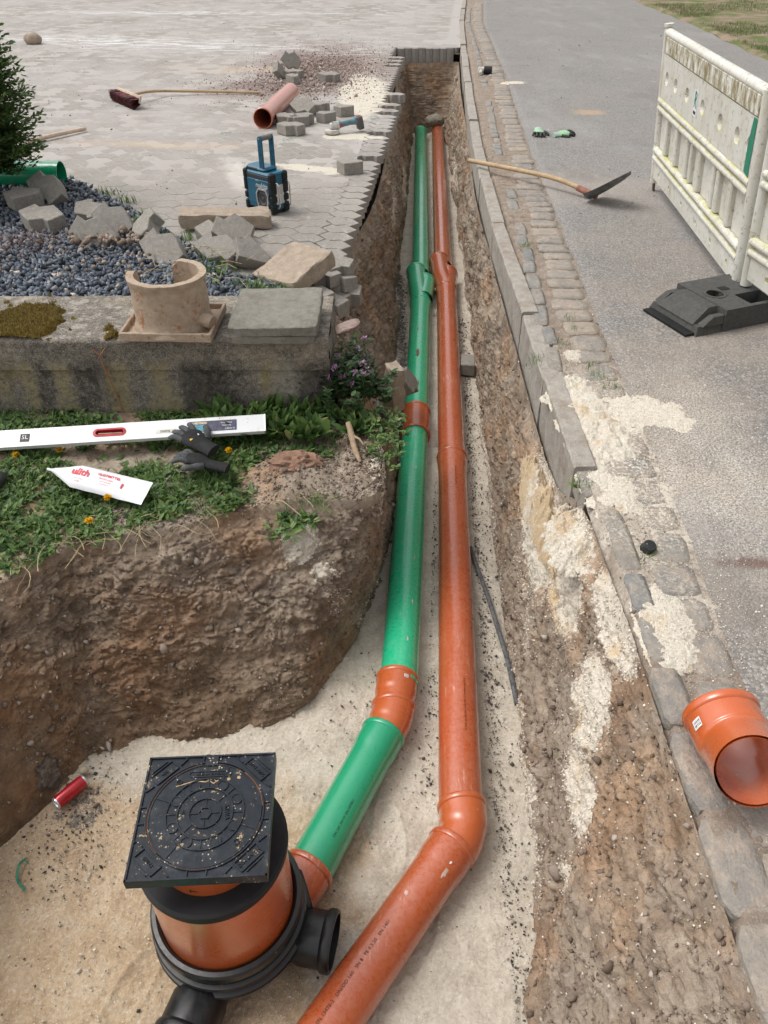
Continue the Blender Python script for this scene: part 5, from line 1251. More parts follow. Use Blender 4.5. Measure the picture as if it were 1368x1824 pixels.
vs = [(x + cxg, y, .0125) for x, y in so] + [(x + cxg, y, .0145) for x, y in si] + [(x + cxg, y, -.0115) for x, y in si] + [(x + cxg, y, .0108) for x, y in so]
fs = [];
for i in range(n): j = (i + 1) % n; fs += [(i, j, n + j, n + i), (n + i, n + j, 2 * n + j, 2 * n + i), (3 * n + i, 3 * n + j, j, i)]
m.add(vs, fs).xf(M).build('grip_surround', M_REDP, lv, True, 40)
m = MB(); m.add([(x + cxg, y, -.008) for x, y in so], [tuple(range(n))]); m.xf(M).build('grip_back', M_DARK, lv)
def flat(nm, x0, x1, y0, y1, mat, z=.0122, par=lv):
    m = MB(); m.add([(x0, y0, z), (x1, y0, z), (x1, y1, z), (x0, y1, z)], [(0, 1, 2, 3)]); return m.xf(M).build(nm, mat, par)
sk = flat('torn_sticker', -.33, -.12, -.028, .026, plain('navy_print', (.035, .035, .075), .5, var=.9, scale=60))
flat('sticker_picture', -.325, -.26, -.026, .006, plain('cyan_print', (.08, .33, .42), .5, var=.4, scale=40), .0126, sk); flat('sticker_text_block', -.325, -.25, .01, .022, plain('beige_print', (.45, .38, .28), .6, var=.5, scale=90), .0126, sk)
def ltext(body, size, x, y, mat, rot=0, z=.0128, par=lv, mir=False):
    vs, fs = text_geo(body, size, 0, 1.05); Mt = M @ Matrix.Translation((x, y, z)) @ Matrix.Rotation(R(rot), 4, 'Z'); mm_ = MB(); mm_.add([Mt @ Vector(v) for v in vs], fs); return mm_.build('lettering', mat, par)
ltext('Aluminium', .011, -.165, .012, M_WHITE, 180, par=sk); ltext('Setzlatte', .011, -.165, -.002, M_WHITE, 180, par=sk); ltext('K-WERT', .011, -.15, -.018, M_WHITE, 180, par=sk)
lb2 = flat('number_label', -.47, -.385, -.022, -.004, plain('cream_label', (.6, .58, .5), .6)); ltext('R6092', .016, -.43, -.013, M_INK, 180, par=lb2)
flat('corner_emblem', -1.05, -1.01, -.022, .018, M_INK); ltext('SL', .028, -1.03, -.0, M_WHITE, 0, .0127)
m = MB(); m.box((.003, 0, 0), (.006, W_ + .006, .024)); m.xf(M).build('end_cap', M_ALU, lv)
m = MB(); m.tube([(cxg - .05, 0, .003), (cxg + .05, 0, .001)], .003, 8); m.xf(M).build('straw_in_grip', M_STRAW, lv)

# lubricant bag
ta = Vector(P(90, 843, -.25)); tb2 = Vector(P(258, 872, -.235)); tt = thing('lubricant_tube', 'white plastic bag of lubricant with red print lying on the weeds', 'tube', (ta + tb2) / 2)
xd = (tb2 - ta).normalized(); LT = (tb2 - ta).length; M = frame((0, 0, 0), xd, (0, -.33, .95)); vs = []; nu, nv = 24, 12
for lay in (0, 1):
    for i in range(nu + 1):
        f = i / nu; w = .056 * min(1, .14 + max(0, f - .06) * 3.6) * (1 if f < .9 else 1 + .02 * (f - .9)); th = .02 * math.sin(math.pi * min(1, f * 1.0)) ** .5 * (1 - f ** 5) + .0015
        if f < .07: w = .006; th = .006
        for j in range(nv + 1):
            s_ = j / nv * 2 - 1; zz = th * math.sqrt(max(0, 1 - s_ * s_)) + .0012 * math.sin(f * 37 + s_ * 6); vs.append(((f - .5) * LT, s_ * w, zz if lay == 0 else -zz * .4))
k = (nu + 1) * (nv + 1); fs = []
for i in range(nu):
    for j in range(nv):
        q = i * (nv + 1) + j; fs += [(q, q + nv + 1, q + nv + 2, q + 1), (k + q, k + q + 1, k + q + nv + 2, k + q + nv + 1)]
m = MB(); m.add(vs, fs); m.xf(M).build('bag', plain('white_film', (.74, .74, .76), .4, var=.05, scale=20, bump=.15), tt, True, 60)
M_REDINK = plain('red_ink', (.6, .03, .05), .5)
def ttxt(body, size, x, y, par=tt, rot=0, sp=1, bold=0):
    vs, fs = text_geo(body, size, 0, sp, bold=bold); m = MB(); a = R(rot)
    def hz(x_, y_): 
        f = min(max(x_ / LT + .5, .02), .99); th = .02 * math.sin(math.pi * f) ** .5 * (1 - f ** 5) + .0015; w = .056 * min(1, .14 + max(0, f - .06) * 3.6); return th * math.sqrt(max(0, 1 - (y_ / w) ** 2)) + .002
    q = [(x + v[0] * math.cos(a) - v[1] * math.sin(a), y + v[0] * math.sin(a) + v[1] * math.cos(a)) for v in vs]
    m.add([(x_, y_, hz(x_, y_)) for x_, y_ in q], fs); m.xf(M).build('red_lettering', M_REDINK, par)
ttxt('ulith', .045, -.07, .012, bold=.0016); ttxt('GLEITMITTEL', .017, .05, .024, bold=.0005); ttxt('Steckmuffen', .013, .045, .006); ttxt('nicht fetthaltig', .009, .045, -.007); ttxt('Inhalt 1000 g', .009, -.07, -.018); ttxt('KS/PP', .009, -.07, -.03); ttxt('1000', .012, .118, -.004, rot=90, bold=.001); ttxt('hergestellt in', .008, .045, -.018)

# radio
rd = P(478, 373, 0); rt = thing('site_radio', 'blue and black site radio with its handle up standing on the yard', 'radio', (rd.x, rd.y, 0), (0, 0, R(-40)))
M_TEAL = plain('teal_plastic', (.006, .095, .16), .4, var=.12, coat=.2); M_TEAL2 = plain('light_teal_plastic', (.03, .2, .33), .4, var=.1)
def rb(nm, c, dm, mat=M_TEAL, bev=.006, par=rt, rot=None):
    m = MB(); m.box(c, dm, rot, 0, bev); return m.build(nm, mat, par)
rb('body', (0, 0, .135), (.25, .135, .235), M_TEAL, .012)
rb('top_cover', (-.03, .0, .262), (.185, .12, .03), M_TEAL, .012); 
rb('control_strip', (0, -.0685, .222), (.2, .006, .022), M_DARK, .002)
tv_ = rb('front_panel', (0, -.0695, .13), (.2, .006, .15), M_TEAL, .002)
for sx in (-1, 1):
    for z0, hh in ((.035, .06), (.095, .045), (.165, .085), (.228, .055)):
        rb('corner_guard', (sx * .118, -.052, z0), (.034, .052, hh), M_RUBBER, .008); rb('corner_guard', (sx * .118, .052, z0), (.034, .05, hh), M_RUBBER, .008)
rb('foot_bar', (0, 0, .012), (.24, .12, .02), M_RUBBER, .004)
# vents
for k_ in range(6): rb('vent_slot', (-.10 + k_ * .017, -.061, .263), (.008, .003, .016), M_DARK, .0008, rot=Matrix.Rotation(R(15), 3, 'Y'))
# speaker with metal frame
sx0, sz0 = .045, .095; oc = [(.058 * c_, .062 * s_) for c_, s_ in ((.62, 1), (1, .5), (.94, -.4), (.7, -1), (-.7, -1), (-.94, -.4), (-1, .5), (-.62, 1))]
m = MB(); n = 8; vs = [(sx0 + x, -.074, sz0 + z) for x, z in oc] + [(sx0 + x * .97, -.086, sz0 + z * .97) for x, z in oc] + [(sx0 + x * .84, -.086, sz0 + z * .84) for x, z in oc] + [(sx0 + x * .82, -.074, sz0 + z * .82) for x, z in oc]
fs = []
for q in range(3):
    for i in range(n): j = (i + 1) % n; fs.append((q * n + i, q * n + j, q * n + n + j, q * n + n + i))
m.add(vs, fs).build('speaker_frame', M_ALU, rt)
m = MB(); m.add([(sx0 + x * .83, -.0755, sz0 + z * .83) for x, z in oc], [tuple(range(8))]); sp_ = m.build('speaker_backing', M_DARK, rt)
m = MB(); m.lathe([(.044, .0), (.04, .004), (.036, .001), (.02, -.004), (.012, -.003), (.008, .001), (0, .002)], axisM((sx0, -.0775, sz0), (sx0, -.09, sz0)), 28); m.build('speaker_cone', plain('cone_grey', (.06, .06, .065), .6), rt, True)
vs, fs = text_geo('makita', .042, .0006, 1, .25, bold=.0012); m = MB(); m.add([(v[0] + .035, -.0738, .172 + v[1]) for v in vs], fs); m.build('brand_lettering', M_WHITE, rt)
vs, fs = text_geo('DAB+', .013, .0004, 1, bold=.0004); m = MB(); m.add([(v[0] + .0, -.0738, .2 + v[1]) for v in vs], fs); m.build('small_lettering', M_WHITE, rt)
# handle
for sy in (-1, 1):
    m = MB(); m.prism([(-.018, 0), (-.018, .185), (-.009, .2), (.009, .2), (.018, .185), (.018, 0), (.009, -.014), (-.009, -.014)], -.006, .006, Matrix.Translation((.03, sy * .048, .262)) @ Matrix.Rotation(R(90), 4, 'X'), .002); ha = m.build('handle_arm', M_TEAL, rt)
    for k_ in range(6): rb('handle_rib', (.03, sy * .048 - .0075 * 1, .285 + k_ * .024), (.022, .002, .004), M_DARK, .0005, rot=Matrix.Rotation(R(35 * (-1) ** k_), 3, 'Y'))
m = MB(); m.tube([(.03, -.042, .447), (.03, .042, .447)], .016, 16); m.build('grip', plain('grip_grey', (.16, .15, .14), .7), rt, True)
for sy in (-1, 1):
    m = MB(); m.lathe([(.006, 0), (.006, .003), (0, .003)], axisM((.03, -.054, .447 if sy > 0 else .27), (.03, -.06, .447 if sy > 0 else .27)), 12); m.build('bolt', M_ALU, rt)
# guard tubes on the right side
for y_ in (-.045, .05):
    m = MB(); x0 = .135; pth = [(x0 - .01, y_, .2), (x0 + .02, y_, .2), (x0 + .033, y_, .185), (x0 + .033, y_, .06), (x0 + .02, y_, .045), (x0 - .01, y_, .045)]; m.tube(pth, .0045, 8); m.build('guard_tube', M_CHROME, rt, True)
rb('side_speaker', (.1265, 0, .12), (.004, .07, .12), M_ALU, .002); rb('name_strip', (.12, -.0, .252), (.016, .08, .014), M_TEAL2, .002)

# angle grinder
gr = thing('angle_grinder', 'pale grey cordless angle grinder lying on the yard near the trench', 'angle grinder', P(592, 239, 0), (0, 0, R(22)))
M_PG = plain('grinder_grey', (.5, .48, .43), .6, var=.25, scale=30); M_PB = plain('grinder_teal', (.1, .19, .22), .5, var=.3)
m = MB(); m.tube([(-.02, 0, .06), (.02, 0, .065), (.06, 0, .07)], [.03, .036, .032], 16); m.build('gear_head', M_PG, gr, True)
m = MB(); m.lathe([(.0, 0), (.062, 0), (.066, .01), (.062, .03), (.03, .034)], Matrix.Translation((.0, 0, .008)), 26, R(150), R(400)); m.build('disc_guard', M_PG, gr, True)
m = MB(); m.lathe([(0, .0), (.06, 0), (.06, .003), (0, .003)], Matrix.Translation((-.01, 0, .015)), 26); m.build('cutting_disc', M_STEEL, gr)
m = MB(); m.tube([(.06, 0, .07), (.1, 0, .075), (.17, .0, .085), (.23, .0, .09)], [.03, .024, .023, .03], 14); m.build('motor_housing', M_PB, gr, True)
m = MB(); m.box((.26, 0, .075), (.055, .07, .11), Matrix.Rotation(R(-12), 3, 'Y'), 0, .008); m.build('battery', plain('battery_grey', (.09, .09, .085), .6), gr)
m = MB(); m.box((.235, 0, .115), (.05, .06, .025), None, 0, .006); m.build('battery_mount', M_PB, gr)
m = MB(); m.box((.24, -.0, .1285), (.03, .04, .003)); m.build('red_badge', M_REDP, gr); m = MB(); m.box((.075, -.028, .07), (.02, .006, .022)); m.build('red_switch', M_REDP, gr)
for k_ in range(4): m = MB(); m.box((.0 + k_ * .013, -.012, .0975), (.006, .02, .003), Matrix.Rotation(R(8), 3, 'Y')); m.build('vent_slot', M_DARK, gr)

# drink can, pebble, green strap, cable, caps
ca, cb_ = Vector(P(99, 1432, -.985)), Vector(P(151, 1389, -.985)); ct_ = thing('drink_can', 'crumpled free red drink can lying in the pit beside the chamber'.replace('crumpled free ', ''), 'can', ca)
M = axisM((0, 0, 0), cb_ - ca); Lc = (cb_ - ca).length; rc = .0265
m = MB(); m.lathe([(rc * .93, .006), (rc, .014), (rc, Lc - .016), (rc * .9, Lc - .006)], M, 32); m.build('can_body', plain('can_red', (.42, .012, .02), .3, .3, var=.2, scale=20, coat=.5), ct_, True)
m = MB(); m.lathe([(rc * .93, .006), (rc * .9, .001), (rc * .84, 0), (rc * .8, .005), (0, .007)], M, 32); m.build('can_base', M_ALU, ct_, True)
m = MB(); m.lathe([(rc * .9, Lc - .006), (rc * .88, Lc), (rc * .83, Lc), (rc * .8, Lc - .004), (0, Lc - .004)], M, 32); m.build('can_top', M_ALU, ct_, True)
sticker(ct_, M, R(35), .035, rc, .02, .03)
m = lump(3, (.018, .016, .015), .12, 1.5, 9); o = m.xf(Matrix.Translation(P(149, 1373, -1.0))).build('pebble', plain('tan_pebble', (.42, .36, .26), .8, var=.2), None, True); tag(o, 'round tan pebble behind the red can', 'stone')
gs = [P(u, v, -1.018) + Vector((0, 0, z)) for u, v, z in ((48, 1528, .0), (36, 1543, .012), (31, 1562, .004), (37, 1578, .012), (45, 1586, 0))]
m = MB(); m.tube([Vector(v) for v in cat_(np.array(gs), np.linspace(0, 3.999, 24))], .0045, 6, flat=.5)
m.tube([gs[1], gs[1] + Vector((.02, .01, .012)), gs[1] + Vector((.035, .0, .002))], .002, 5); o = m.build('plastic_strap', plain('strap_green', (.03, .2, .12), .5, var=.4), None, True); tag(o, 'thin torn green strap curled on the sand at the left edge', 'strap')
cbp = [P(u, v, z) for u, v, z in ((838, 975, -1.02), (850, 1010, -1.0), (868, 1060, -.99), (890, 1130, -.985), (905, 1180, -.985), (921, 1255, -.99))]
m = MB(); m.tube([Vector(v) for v in cat_(np.array(cbp), np.linspace(0, 4.999, 60))], .011, 8, flat=.8); o = m.build('buried_cable', plain('dusty_cable', (.1, .1, .1), .85, var=.6, scale=60), None, True); tag(o, 'dusty black cable half buried along the right trench side', 'cable')
m = MB(); m.lathe([(.0, .03), (.018, .03), (.021, .026), (.021, .0), (.024, 0), (.024, -.0)], Matrix.Translation(P(1153, 978, .0)) @ Matrix.Rotation(R(25), 4, 'X'), 18); o = m.build('bottle_top', M_BLACKP, None, True); tag(o, 'small black plastic cap beside a tuft of grass in the gutter', 'cap')
q = P(862, 131, .0); hb = thing('hose_fitting', 'small dirty white and black hose fitting lying behind the kerb', 'fitting', q)
m = MB(); m.tube([(-.07, 0, .04), (0, .0, .035)], .035, 14); m.build('white_sleeve', M_PG, hb, True); m = MB(); m.tube([(.0, 0, .035), (.09, -.02, .035)], .045, 14); m.build('black_cap', M_RUBBER, hb, True); m = MB(); m.tube([(-.04, -.02, .03), (-.06, -.16, .02)], .02, 10); m.build('white_branch', M_PG, hb, True)

# ------------------------------------------------------------------ masonry pieces
PAV = [(x * 1.12, y * 1.12) for x, y in TIP]
lab_group = 'loose concrete pavers lying about'
pav_me = []
for k_ in range(4):
    m = MB(); m.prism([(x + random.uniform(-.003, .003), y + random.uniform(-.003, .003)) for x, y in PAV], -.04, .04, None, .004); pav_me.append(m.mesh('concrete_block', M_PAVE_LOOSE))
hm = MB(); half = [(x, y) for x, y in PAV if x <= .0] ; half = [(-.129, .011), (-.069, .095), (-.036, .067), (.0, .078), (.006, -.08), (-.036, -.09) , (-.069, -.06)]
hm.prism(half, -.04, .04, None, .004); half_me = hm.mesh('concrete_block', M_PAVE_LOOSE)
def paver(label, u, v, z, rz, tilt=0, axis=0, full=True, sc=1.0, z0=0.0):
    """centre seen at (u, v) with centre height z; tilt about a level axis at angle axis"""
    t = link('paver', random.choice(pav_me) if full else half_me); t.location = P(u, v, z)
    M = Matrix.Rotation(R(axis), 4, 'Z') @ Matrix.Rotation(R(tilt), 4, 'X') @ Matrix.Rotation(R(rz - axis), 4, 'Z')
    t.rotation_euler = M.to_euler(); t.scale = (sc, sc, sc); tag(t, label, 'paver', lab_group)
paver('grey paver standing upright at the back of the far pile on the earth stain', 519, 108, .13, 5, 75, 10)
paver('grey paver on edge at the left of the far pile', 502, 126, .08, 60, 70, 60, False)
paver('thin grey paver lying between the upright ones in the far pile', 521, 132, .045, 10, 0)
paver('front grey paver of the far pile, flat on the earth', 531, 141, .045, 0, 0, 0, False, 1.1)
paver('lone grey paver lying flat right of the far earth pile', 586, 137, .045, 0, 4)
paver('large grey paver leaning against the loose orange pipe', 540, 191, .07, -10, 38, -15)
paver('grey paver behind the ones beside the orange pipe mouth', 567, 191, .045, 40)
paver('half grey paver right of the leaning paver by the orange pipe', 582, 206, .045, 90, 0, 0, False)
paver('half grey paver standing alone behind the angle grinder', 615, 195, .045, 80, 0, 0, False, 1.05)
paver('pale topped paver next to the mouth of the orange pipe', 511, 213, .045, -25)
paver('grey paver touching the front paver beside the orange pipe', 537, 213, .045, 70)
paver('front grey paver of the group beside the orange pipe mouth', 519, 229, .045, -3)
paver('single half paver standing alone near the trench below the grinder', 628, 294, .045, 70, 0, 0, False, 1.05)
paver('upright half paver at the left of the gravel heap by the green pipe', 50, 347, 0.125, 80, 10, 0, False, 1.2)
paver('big paver leaning back against the loose green pipe', 85, 339, 0.125, -22, 48, -12, True, 1.08)
paver('broad paver lying on the gravel near the left edge', 77, 391, 0.1, -4, 8, 0, True, 1.15)
paver('paver behind the leaning ones at the edge of the gravel', 162, 381, 0.085, -30, 12, 0, True, 1.0)
paver('middle paver leaning back on the gravel edge, second from the border', 204, 396, 0.095, -12, 52, 0, True, 1.05)
paver('pale paver with its notched face to the viewer, lowest on the left gravel', 170, 420, 0.09, 2, 58, 0, True, 1.12)
paver('paver tipped on its long side beside the dandelion stalks on the gravel edge', 259, 411, 0.095, 62, 42, -60, True, 1.05)
paver('paver lying lowest right of the gravel group, above the clay gully', 293, 447, 0.09, -18, 50, -12, True, 1.08)
paver('grey paver under the long reddish stone, left side', 386, 420, .08, -8, 16, 0, True, 1.0)
paver('dark wet paver tilted on top of the pile under the long reddish stone', 415, 412, .14, 20, 48, 12, True, .95)
paver('pale paver at the front of the pile, right of the clay gully', 389, 448, .08, -3, 26, 0, True, 1.05)
paver('paver tipped onto its edge at the right of the front pile', 458, 446, .08, 55, 40, 40, False, 1.15)
paver('half paver tucked behind the dark wet paver', 441, 408, .06, 20, 0, 0, False)
gq = 'pavers slipping at the broken trench edge'
for (lb__, u, v, z, rz, tl, sc) in (('crumbling paver on the trench edge just right of the sandy block', 592, 478, -.02, 20, 6, 1.0), ('lower broken paver hanging on the trench edge beside the wall', 600, 503, -.08, -10, -12, .95), ('half buried paver sticking from the earth beside the wall top', 607, 528, -.14, 30, 10, 1.0), ('paver lying in the soil behind the square slab', 580, 545, -.1, 0, 0, 1.0)):
    paver(lb__, u, v, z, rz, tl, 0, True, sc)
o = MB(); o.box((0, 0, 0), (.1, .19, .085), None, 0, .006); o = o.build('paver', M_PAVE_LOOSE); o.location = P(833, 650, FLOOR + .05); o.rotation_euler = (R(-4), 0, R(-6)); tag(o, 'dark grey block lying on the sand right of the middle orange pipe', 'paver')
o = link('paver', pav_me[1]); o.location = P(722, 680, -.62); o.rotation_euler = (R(60), R(20), R(70)); o.scale = (.9,) * 3; tag(o, 'broken paver resting against the green pipe left of the trench', 'paver')
def rough_block(name, dims, seed, amp=.006, n=(10, 8, 6)):
    import bmesh
    bm = bmesh.new(); bmesh.ops.create_cube(bm, size=1); bmesh.ops.subdivide_edges(bm, edges=bm.edges, cuts=9, use_grid_fill=True)
    V = np.array([v.co[:] for v in bm.verts]); q = np.abs(V * 2); rr = .972 + .028 * (1 - np.clip((np.sort(q, 1)[:, 1] - .8) / .2, 0, 1)); V = V * rr[:, None] * np.array(dims); V += amp * np.stack([fbm(V, 18, 4, seed=seed + k) for k in range(3)], 1) + amp * .8 * np.stack([fbm(V, 60, 2, seed=seed + k) for k in range(3)], 1)
    F = [tuple(v.index for v in f.verts) for f in bm.faces]; bm.free(); m = MB(); m.add(V, F); return m
m = rough_block('a', (.56, .15, .08), 3, .009); m.prism([(-.312, -.085), (-.29, -.085), (-.29, -.06)], -.02, .02) if False else None
o = m.build('old_kerb_block', M_BLOCK, None, True); o.location = P(402, 388, .06); o.rotation_euler = (R(5), R(2), R(6)); tag(o, 'long reddish beige stone block lying in front of the radio', 'stone block')
m = rough_block('a', (.30, .34, .09), 5, .008); o = m.build('sandy_block', M_BLOCK, None, True); o.location = P(524, 480, .075); o.rotation_euler = (R(14), R(-3), R(-38)); tag(o, 'beige broken block tilted behind the square slab', 'stone block')
m = rough_block('a', (.385, .40, .045), 7, .004); o = m.build('concrete_slab', M_SLAB, None, True); o.location = (-.475, 3.25, .175); o.rotation_euler = (R(2), R(-1), R(-1)); tag(o, 'upper square grey concrete slab lying on the end of the wall', 'slab', 'square slabs on the wall')
m = rough_block('a', (.36, .38, .04), 8, .003); o = m.build('concrete_slab', M_SLAB, None, True); o.location = (-.485, 3.245, .128); o.rotation_euler = (0, 0, R(1)); tag(o, 'lower square slab showing under the upper one on the wall', 'slab', 'square slabs on the wall')
m = rough_block('a', (.07, .1, .26), 9, .008); o = m.build('stake_stone', M_BLOCK, None, True); o.location = P(703, 690, -.34); o.rotation_euler = (R(6), R(-4), R(25)); tag(o, 'upright sand topped stone beside the green pipe under the purple flowers', 'stone')
m = lump(3, (.085, .05, .02), .3, 2, 21, True); o = m.xf(Matrix.Translation(P(612, 585, -.12)) @ Matrix.Rotation(R(-25), 4, 'Y')).build('flat_stone', plain('pinkish_stone', (.3, .22, .19), .85, var=.2, bump=.3), None, False); tag(o, 'flat pinkish stone on the earth above the purple flowers', 'stone')
m = lump(3, (.13, .1, .085), .22, 1.5, 22); o = m.xf(Matrix.Translation(P(58, 70, .06))).build('rock', M_BLOCK, None, True); tag(o, 'brown rock lying alone on the yard at the upper left', 'rock')
m = lump(4, (.095, .065, .05), .5, 4.0, 23, True); o = m.xf(Matrix.Translation(P(527, 832, -.285))).build('clay_clod', plain('red_clay', (.24, .14, .095), .95, var=.3, scale=30, bump=.8), None, False, 60); tag(o, 'reddish clay clod on the edge of the pit', 'clod')
m = lump(5, (.05, .07, .08), .38, 2.8, 24, False); o = m.xf(Matrix.Translation(P(84, 1378, -.985))).build('earth_clod', plain('grey_clay', (.12, .095, .075), .95, var=.35, scale=25, bump=.9), None, False, 60); tag(o, 'big grey brown earth clod in the corner of the pit beside the can', 'clod')
for k_, (u, v, z, s_, lb__) in enumerate([(775, 215, -.82, .14, 'grey rock on the earth above the end of the far orange pipe'), (748, 228, -.9, .06, 'small pale stone behind the end of the far green pipe'), (1087, 668, .02, .0, '')]):
    if s_:
        m = lump(3, (s_, s_ * .7, s_ * .6), .25, 1.8, 30 + k_); o = m.xf(Matrix.Translation(P(u, v, z))).build('rock', plain('muddy_stone', (.24, .21, .17), .9, var=.3, bump=.4), None, True); tag(o, lb__, 'rock')

# clay gully: broken socket on a square tray
M_CLAY = Mat('fired_clay', .75, .4, 0, 'obj')
_n = M_CLAY.noise(28, 5, .75); _c = M_CLAY.ramp(_n, [(.3, (.3, .22, .155)), (.6, (.42, .33, .245)), (.8, (.48, .39, .3))])
_c = M_CLAY.mix(M_CLAY.math('MULTIPLY', M_CLAY.step(M_CLAY.noise(13, 6, .8), .56, .62), .8), _c, (.3, .115, .045)); _c = M_CLAY.mix(M_CLAY.step(M_CLAY.noise(19, 5, .8, M_CLAY.map(loc=(5, 5, 5))), .6, .66), _c, (.14, .085, .06))
M_CLAY.bump(_n, .5, .008); M_CLAY.bump(M_CLAY.noise(110, 3), .4, .003); M_CLAY = M_CLAY.out(_c)
gl = P(312, 577, .12); gt = thing('clay_gully', 'broken brown clay gully standing on the retaining wall', 'gully', (gl.x, gl.y, .112), (0, 0, R(-2)))
m = MB(); m.box((0, 0, .008), (.385, .33, .014), None, 0, .003)
for sx, sy, lx_, ly_ in ((0, -1, .40, .014), (0, 1, .40, .014)): m.box((0, sy * .163, .02), (lx_, ly_, .04), None, 0, .003)
for sx in (-1, 1): m.box((sx * .194, 0, .0205), (.013, .312, .039), None, 0, .003)
m.build('tray', M_CLAY, gt)
vs = []; n = 60; hh = 16; ro, ri = .163, .138
a0, a1 = R(166), R(166 + 290)
for i in range(n + 1):
    a = a0 + (a1 - a0) * i / n
    top = .245 + .0008 * math.sin(i * .9) + .0006 * math.sin(i * 2.3) - (.03 * max(0, 1 - (n - i) / 2.5)) - (.015 * max(0, 1 - i / 2))
    for k_ in range(hh + 1):
        z = .012 + (top - .012) * k_ / hh; rr = ro + .014 * max(0, 1 - (z - .012) / .04) + (.007 if z > top - .02 else 0)
        vs.append((rr * math.cos(a), rr * math.sin(a), z))
    for k_ in range(hh + 1):
        z = .012 + (top - .012) * (1 - k_ / hh); vs.append((ri * math.cos(a), ri * math.sin(a), z))
q = 2 * (hh + 1); fs = [(i * q + k_, (i + 1) * q + k_, (i + 1) * q + k_ + 1, i * q + k_ + 1) for i in range(n) for k_ in range(q - 1)] + [tuple(range(q - 1, -1, -1)), tuple(range(n * q, n * q + q))]
A_ = np.array(vs); A_ += A_ / np.linalg.norm(A_[:, :2], axis=1)[:, None] * np.array((1, 1, 0)) * (.0025 * fbm(A_, 40, 3, seed=50))[:, None]
m = MB(); m.add(A_, fs).build('collar', M_CLAY, gt, True, 50)
m = MB(); m.tube([(.13, -.06, .06), (.17, -.075, .06), (.195, -.085, .055)], [.03, .032, .03], 16); m.build('side_lug', M_CLAY, gt, True)
m = MB(); m.lathe([(.136, .05), (.05, .045), (0, .045)], None, 30); m.build('inner_floor', M_SOIL, gt)
# ------------------------------------------------------------------ loose matter, plants, finish
def put_stuff(name, parts, mat, label=None, kind='stuff'):
    V = np.concatenate([p[0] for p in parts]); off = 0; Fs = []; Rn = []
    for v, f, r in parts: Fs.append(f + off); off += len(v); Rn.append(r)
    o = link(name, arr_mesh(name, V, np.concatenate(Fs), mat, False, {'rnd': np.concatenate(Rn)})); stuff(o, label); return o
# gravel
pts = []
while len(pts) < 15000:
    x, y = random.uniform(-3.6, -.46), random.uniform(3.6, 6.6)
    if inpoly(x, y, GB) and x > -.62 * y - .3 and random.random() < min(1, 5.5 / (y * y) * 3): pts.append((x, y))
pts = np.array(pts); z = .022 + rng.random(len(pts)) * .042
put_stuff('gravel', [crumbs(np.column_stack([pts, z]), rng.uniform(.013, .028, len(pts)), .3, (1, .75, .6))], M_GRAVEL, 'dark blue grey crushed stone behind the old wall')
# earth clods on the trench sides
idx = rng.integers(0, len(WALLP), 130000); p = WALLP[idx]; dist = np.hypot(p[:, 1], 1.6); ok = (p[:, 1] > .4) & (rng.random(len(p)) < np.clip(3.0 / dist ** 1.6, 0, 1)) & (sandm[idx] < .45) & ((smooth_left[idx] < .3) | (rng.random(len(p)) < .08)) & (rng.random(len(p)) < np.where(p[:, 0] < .3, np.where(p[:, 1] < 2.7, .45, .8), .2))
p = p[ok] + rng.normal(0, .003, (int(ok.sum()), 3)); nn = WALLN[idx][ok]; s = rng.lognormal(-5.6, .6, len(p)).clip(.0015, .02); 
put_stuff('earth_crumbs', [crumbs(p + nn * s[:, None] * .35, s)], M_CLOD, 'crumbs and small clods of brown earth on the trench sides')
idx = rng.integers(0, len(WALLP), 60000); ok = (sandm[idx] > .3) & (WALLP[idx][:, 1] > .4) & (rng.random(len(idx)) < .8); p = WALLP[idx][ok] + WALLN[idx][ok] * .002
idx2 = rng.integers(0, len(WALLP), 3500); ok2 = (WALLP[idx2][:, 1] > .4) & (WALLP[idx2][:, 0] > .3); p = np.concatenate([p, WALLP[idx2][ok2] + WALLN[idx2][ok2] * .002])
put_stuff('sand_crumbs', [crumbs(p, rng.uniform(.0018, .006, len(p)))], M_CHIP, 'pale crushed sand stuck to the trench sides')
idx = rng.integers(0, len(WALLP), 450); ok = (WALLP[idx][:, 1] > .5) & (WALLP[idx][:, 1] < 7) & ((WALLP[idx][:, 0] < .3) | (rng.random(450) < .3)) & (smooth_left[idx] < .3); p = WALLP[idx][ok]
put_stuff('embedded_stones', [rocks(p, rng.lognormal(-4.6, .45, len(p)).clip(.005, .03), .3)], bymat('embedded_stone', [(0, (.15, .115, .09)), (.6, (.25, .2, .165)), (1, (.36, .31, .27))], .9, .2, nscale=50, bump=.6), 'small stones embedded in the trench sides')
# floor grit
n = 16000; x = rng.uniform(-1.5, .65, n); y = .3 + rng.exponential(1.6, n); ok = (y < 11.5) & ((y < 2) | (x > .1)); x, y = x[ok], y[ok]
put_stuff('floor_grit', [crumbs(np.column_stack([x, y, np.full(len(x), FLOOR + .004)]), rng.lognormal(-6.1, .45, len(x)))], M_CHIP, 'pale grit on the trench floor')
x1 = redx(rng.uniform(.6, 6, 2600)); yb = rng.uniform(.6, 6, 2600); x1 = redx(yb) + .12 + np.abs(rng.normal(0, .045, 2600)); 
x2 = rng.normal(-1.12, .1, 500); y2 = rng.normal(1.5, .14, 500); x3 = rng.uniform(-1.4, .55, 350); y3 = rng.uniform(.4, 2, 350); y4 = rng.uniform(1.6, 6, 900); x4 = np.interp(y4, [1.6, 2, 4.2, 12], [0.0, .05, .2, .53]) + .13 + np.abs(rng.normal(0, .03, 900)); x5 = rng.normal(-.0, .1, 350); y5 = rng.normal(1.95, .2, 350); y6 = rng.uniform(4, 6.8, 900); x6 = rng.normal(.15, .035, 900)
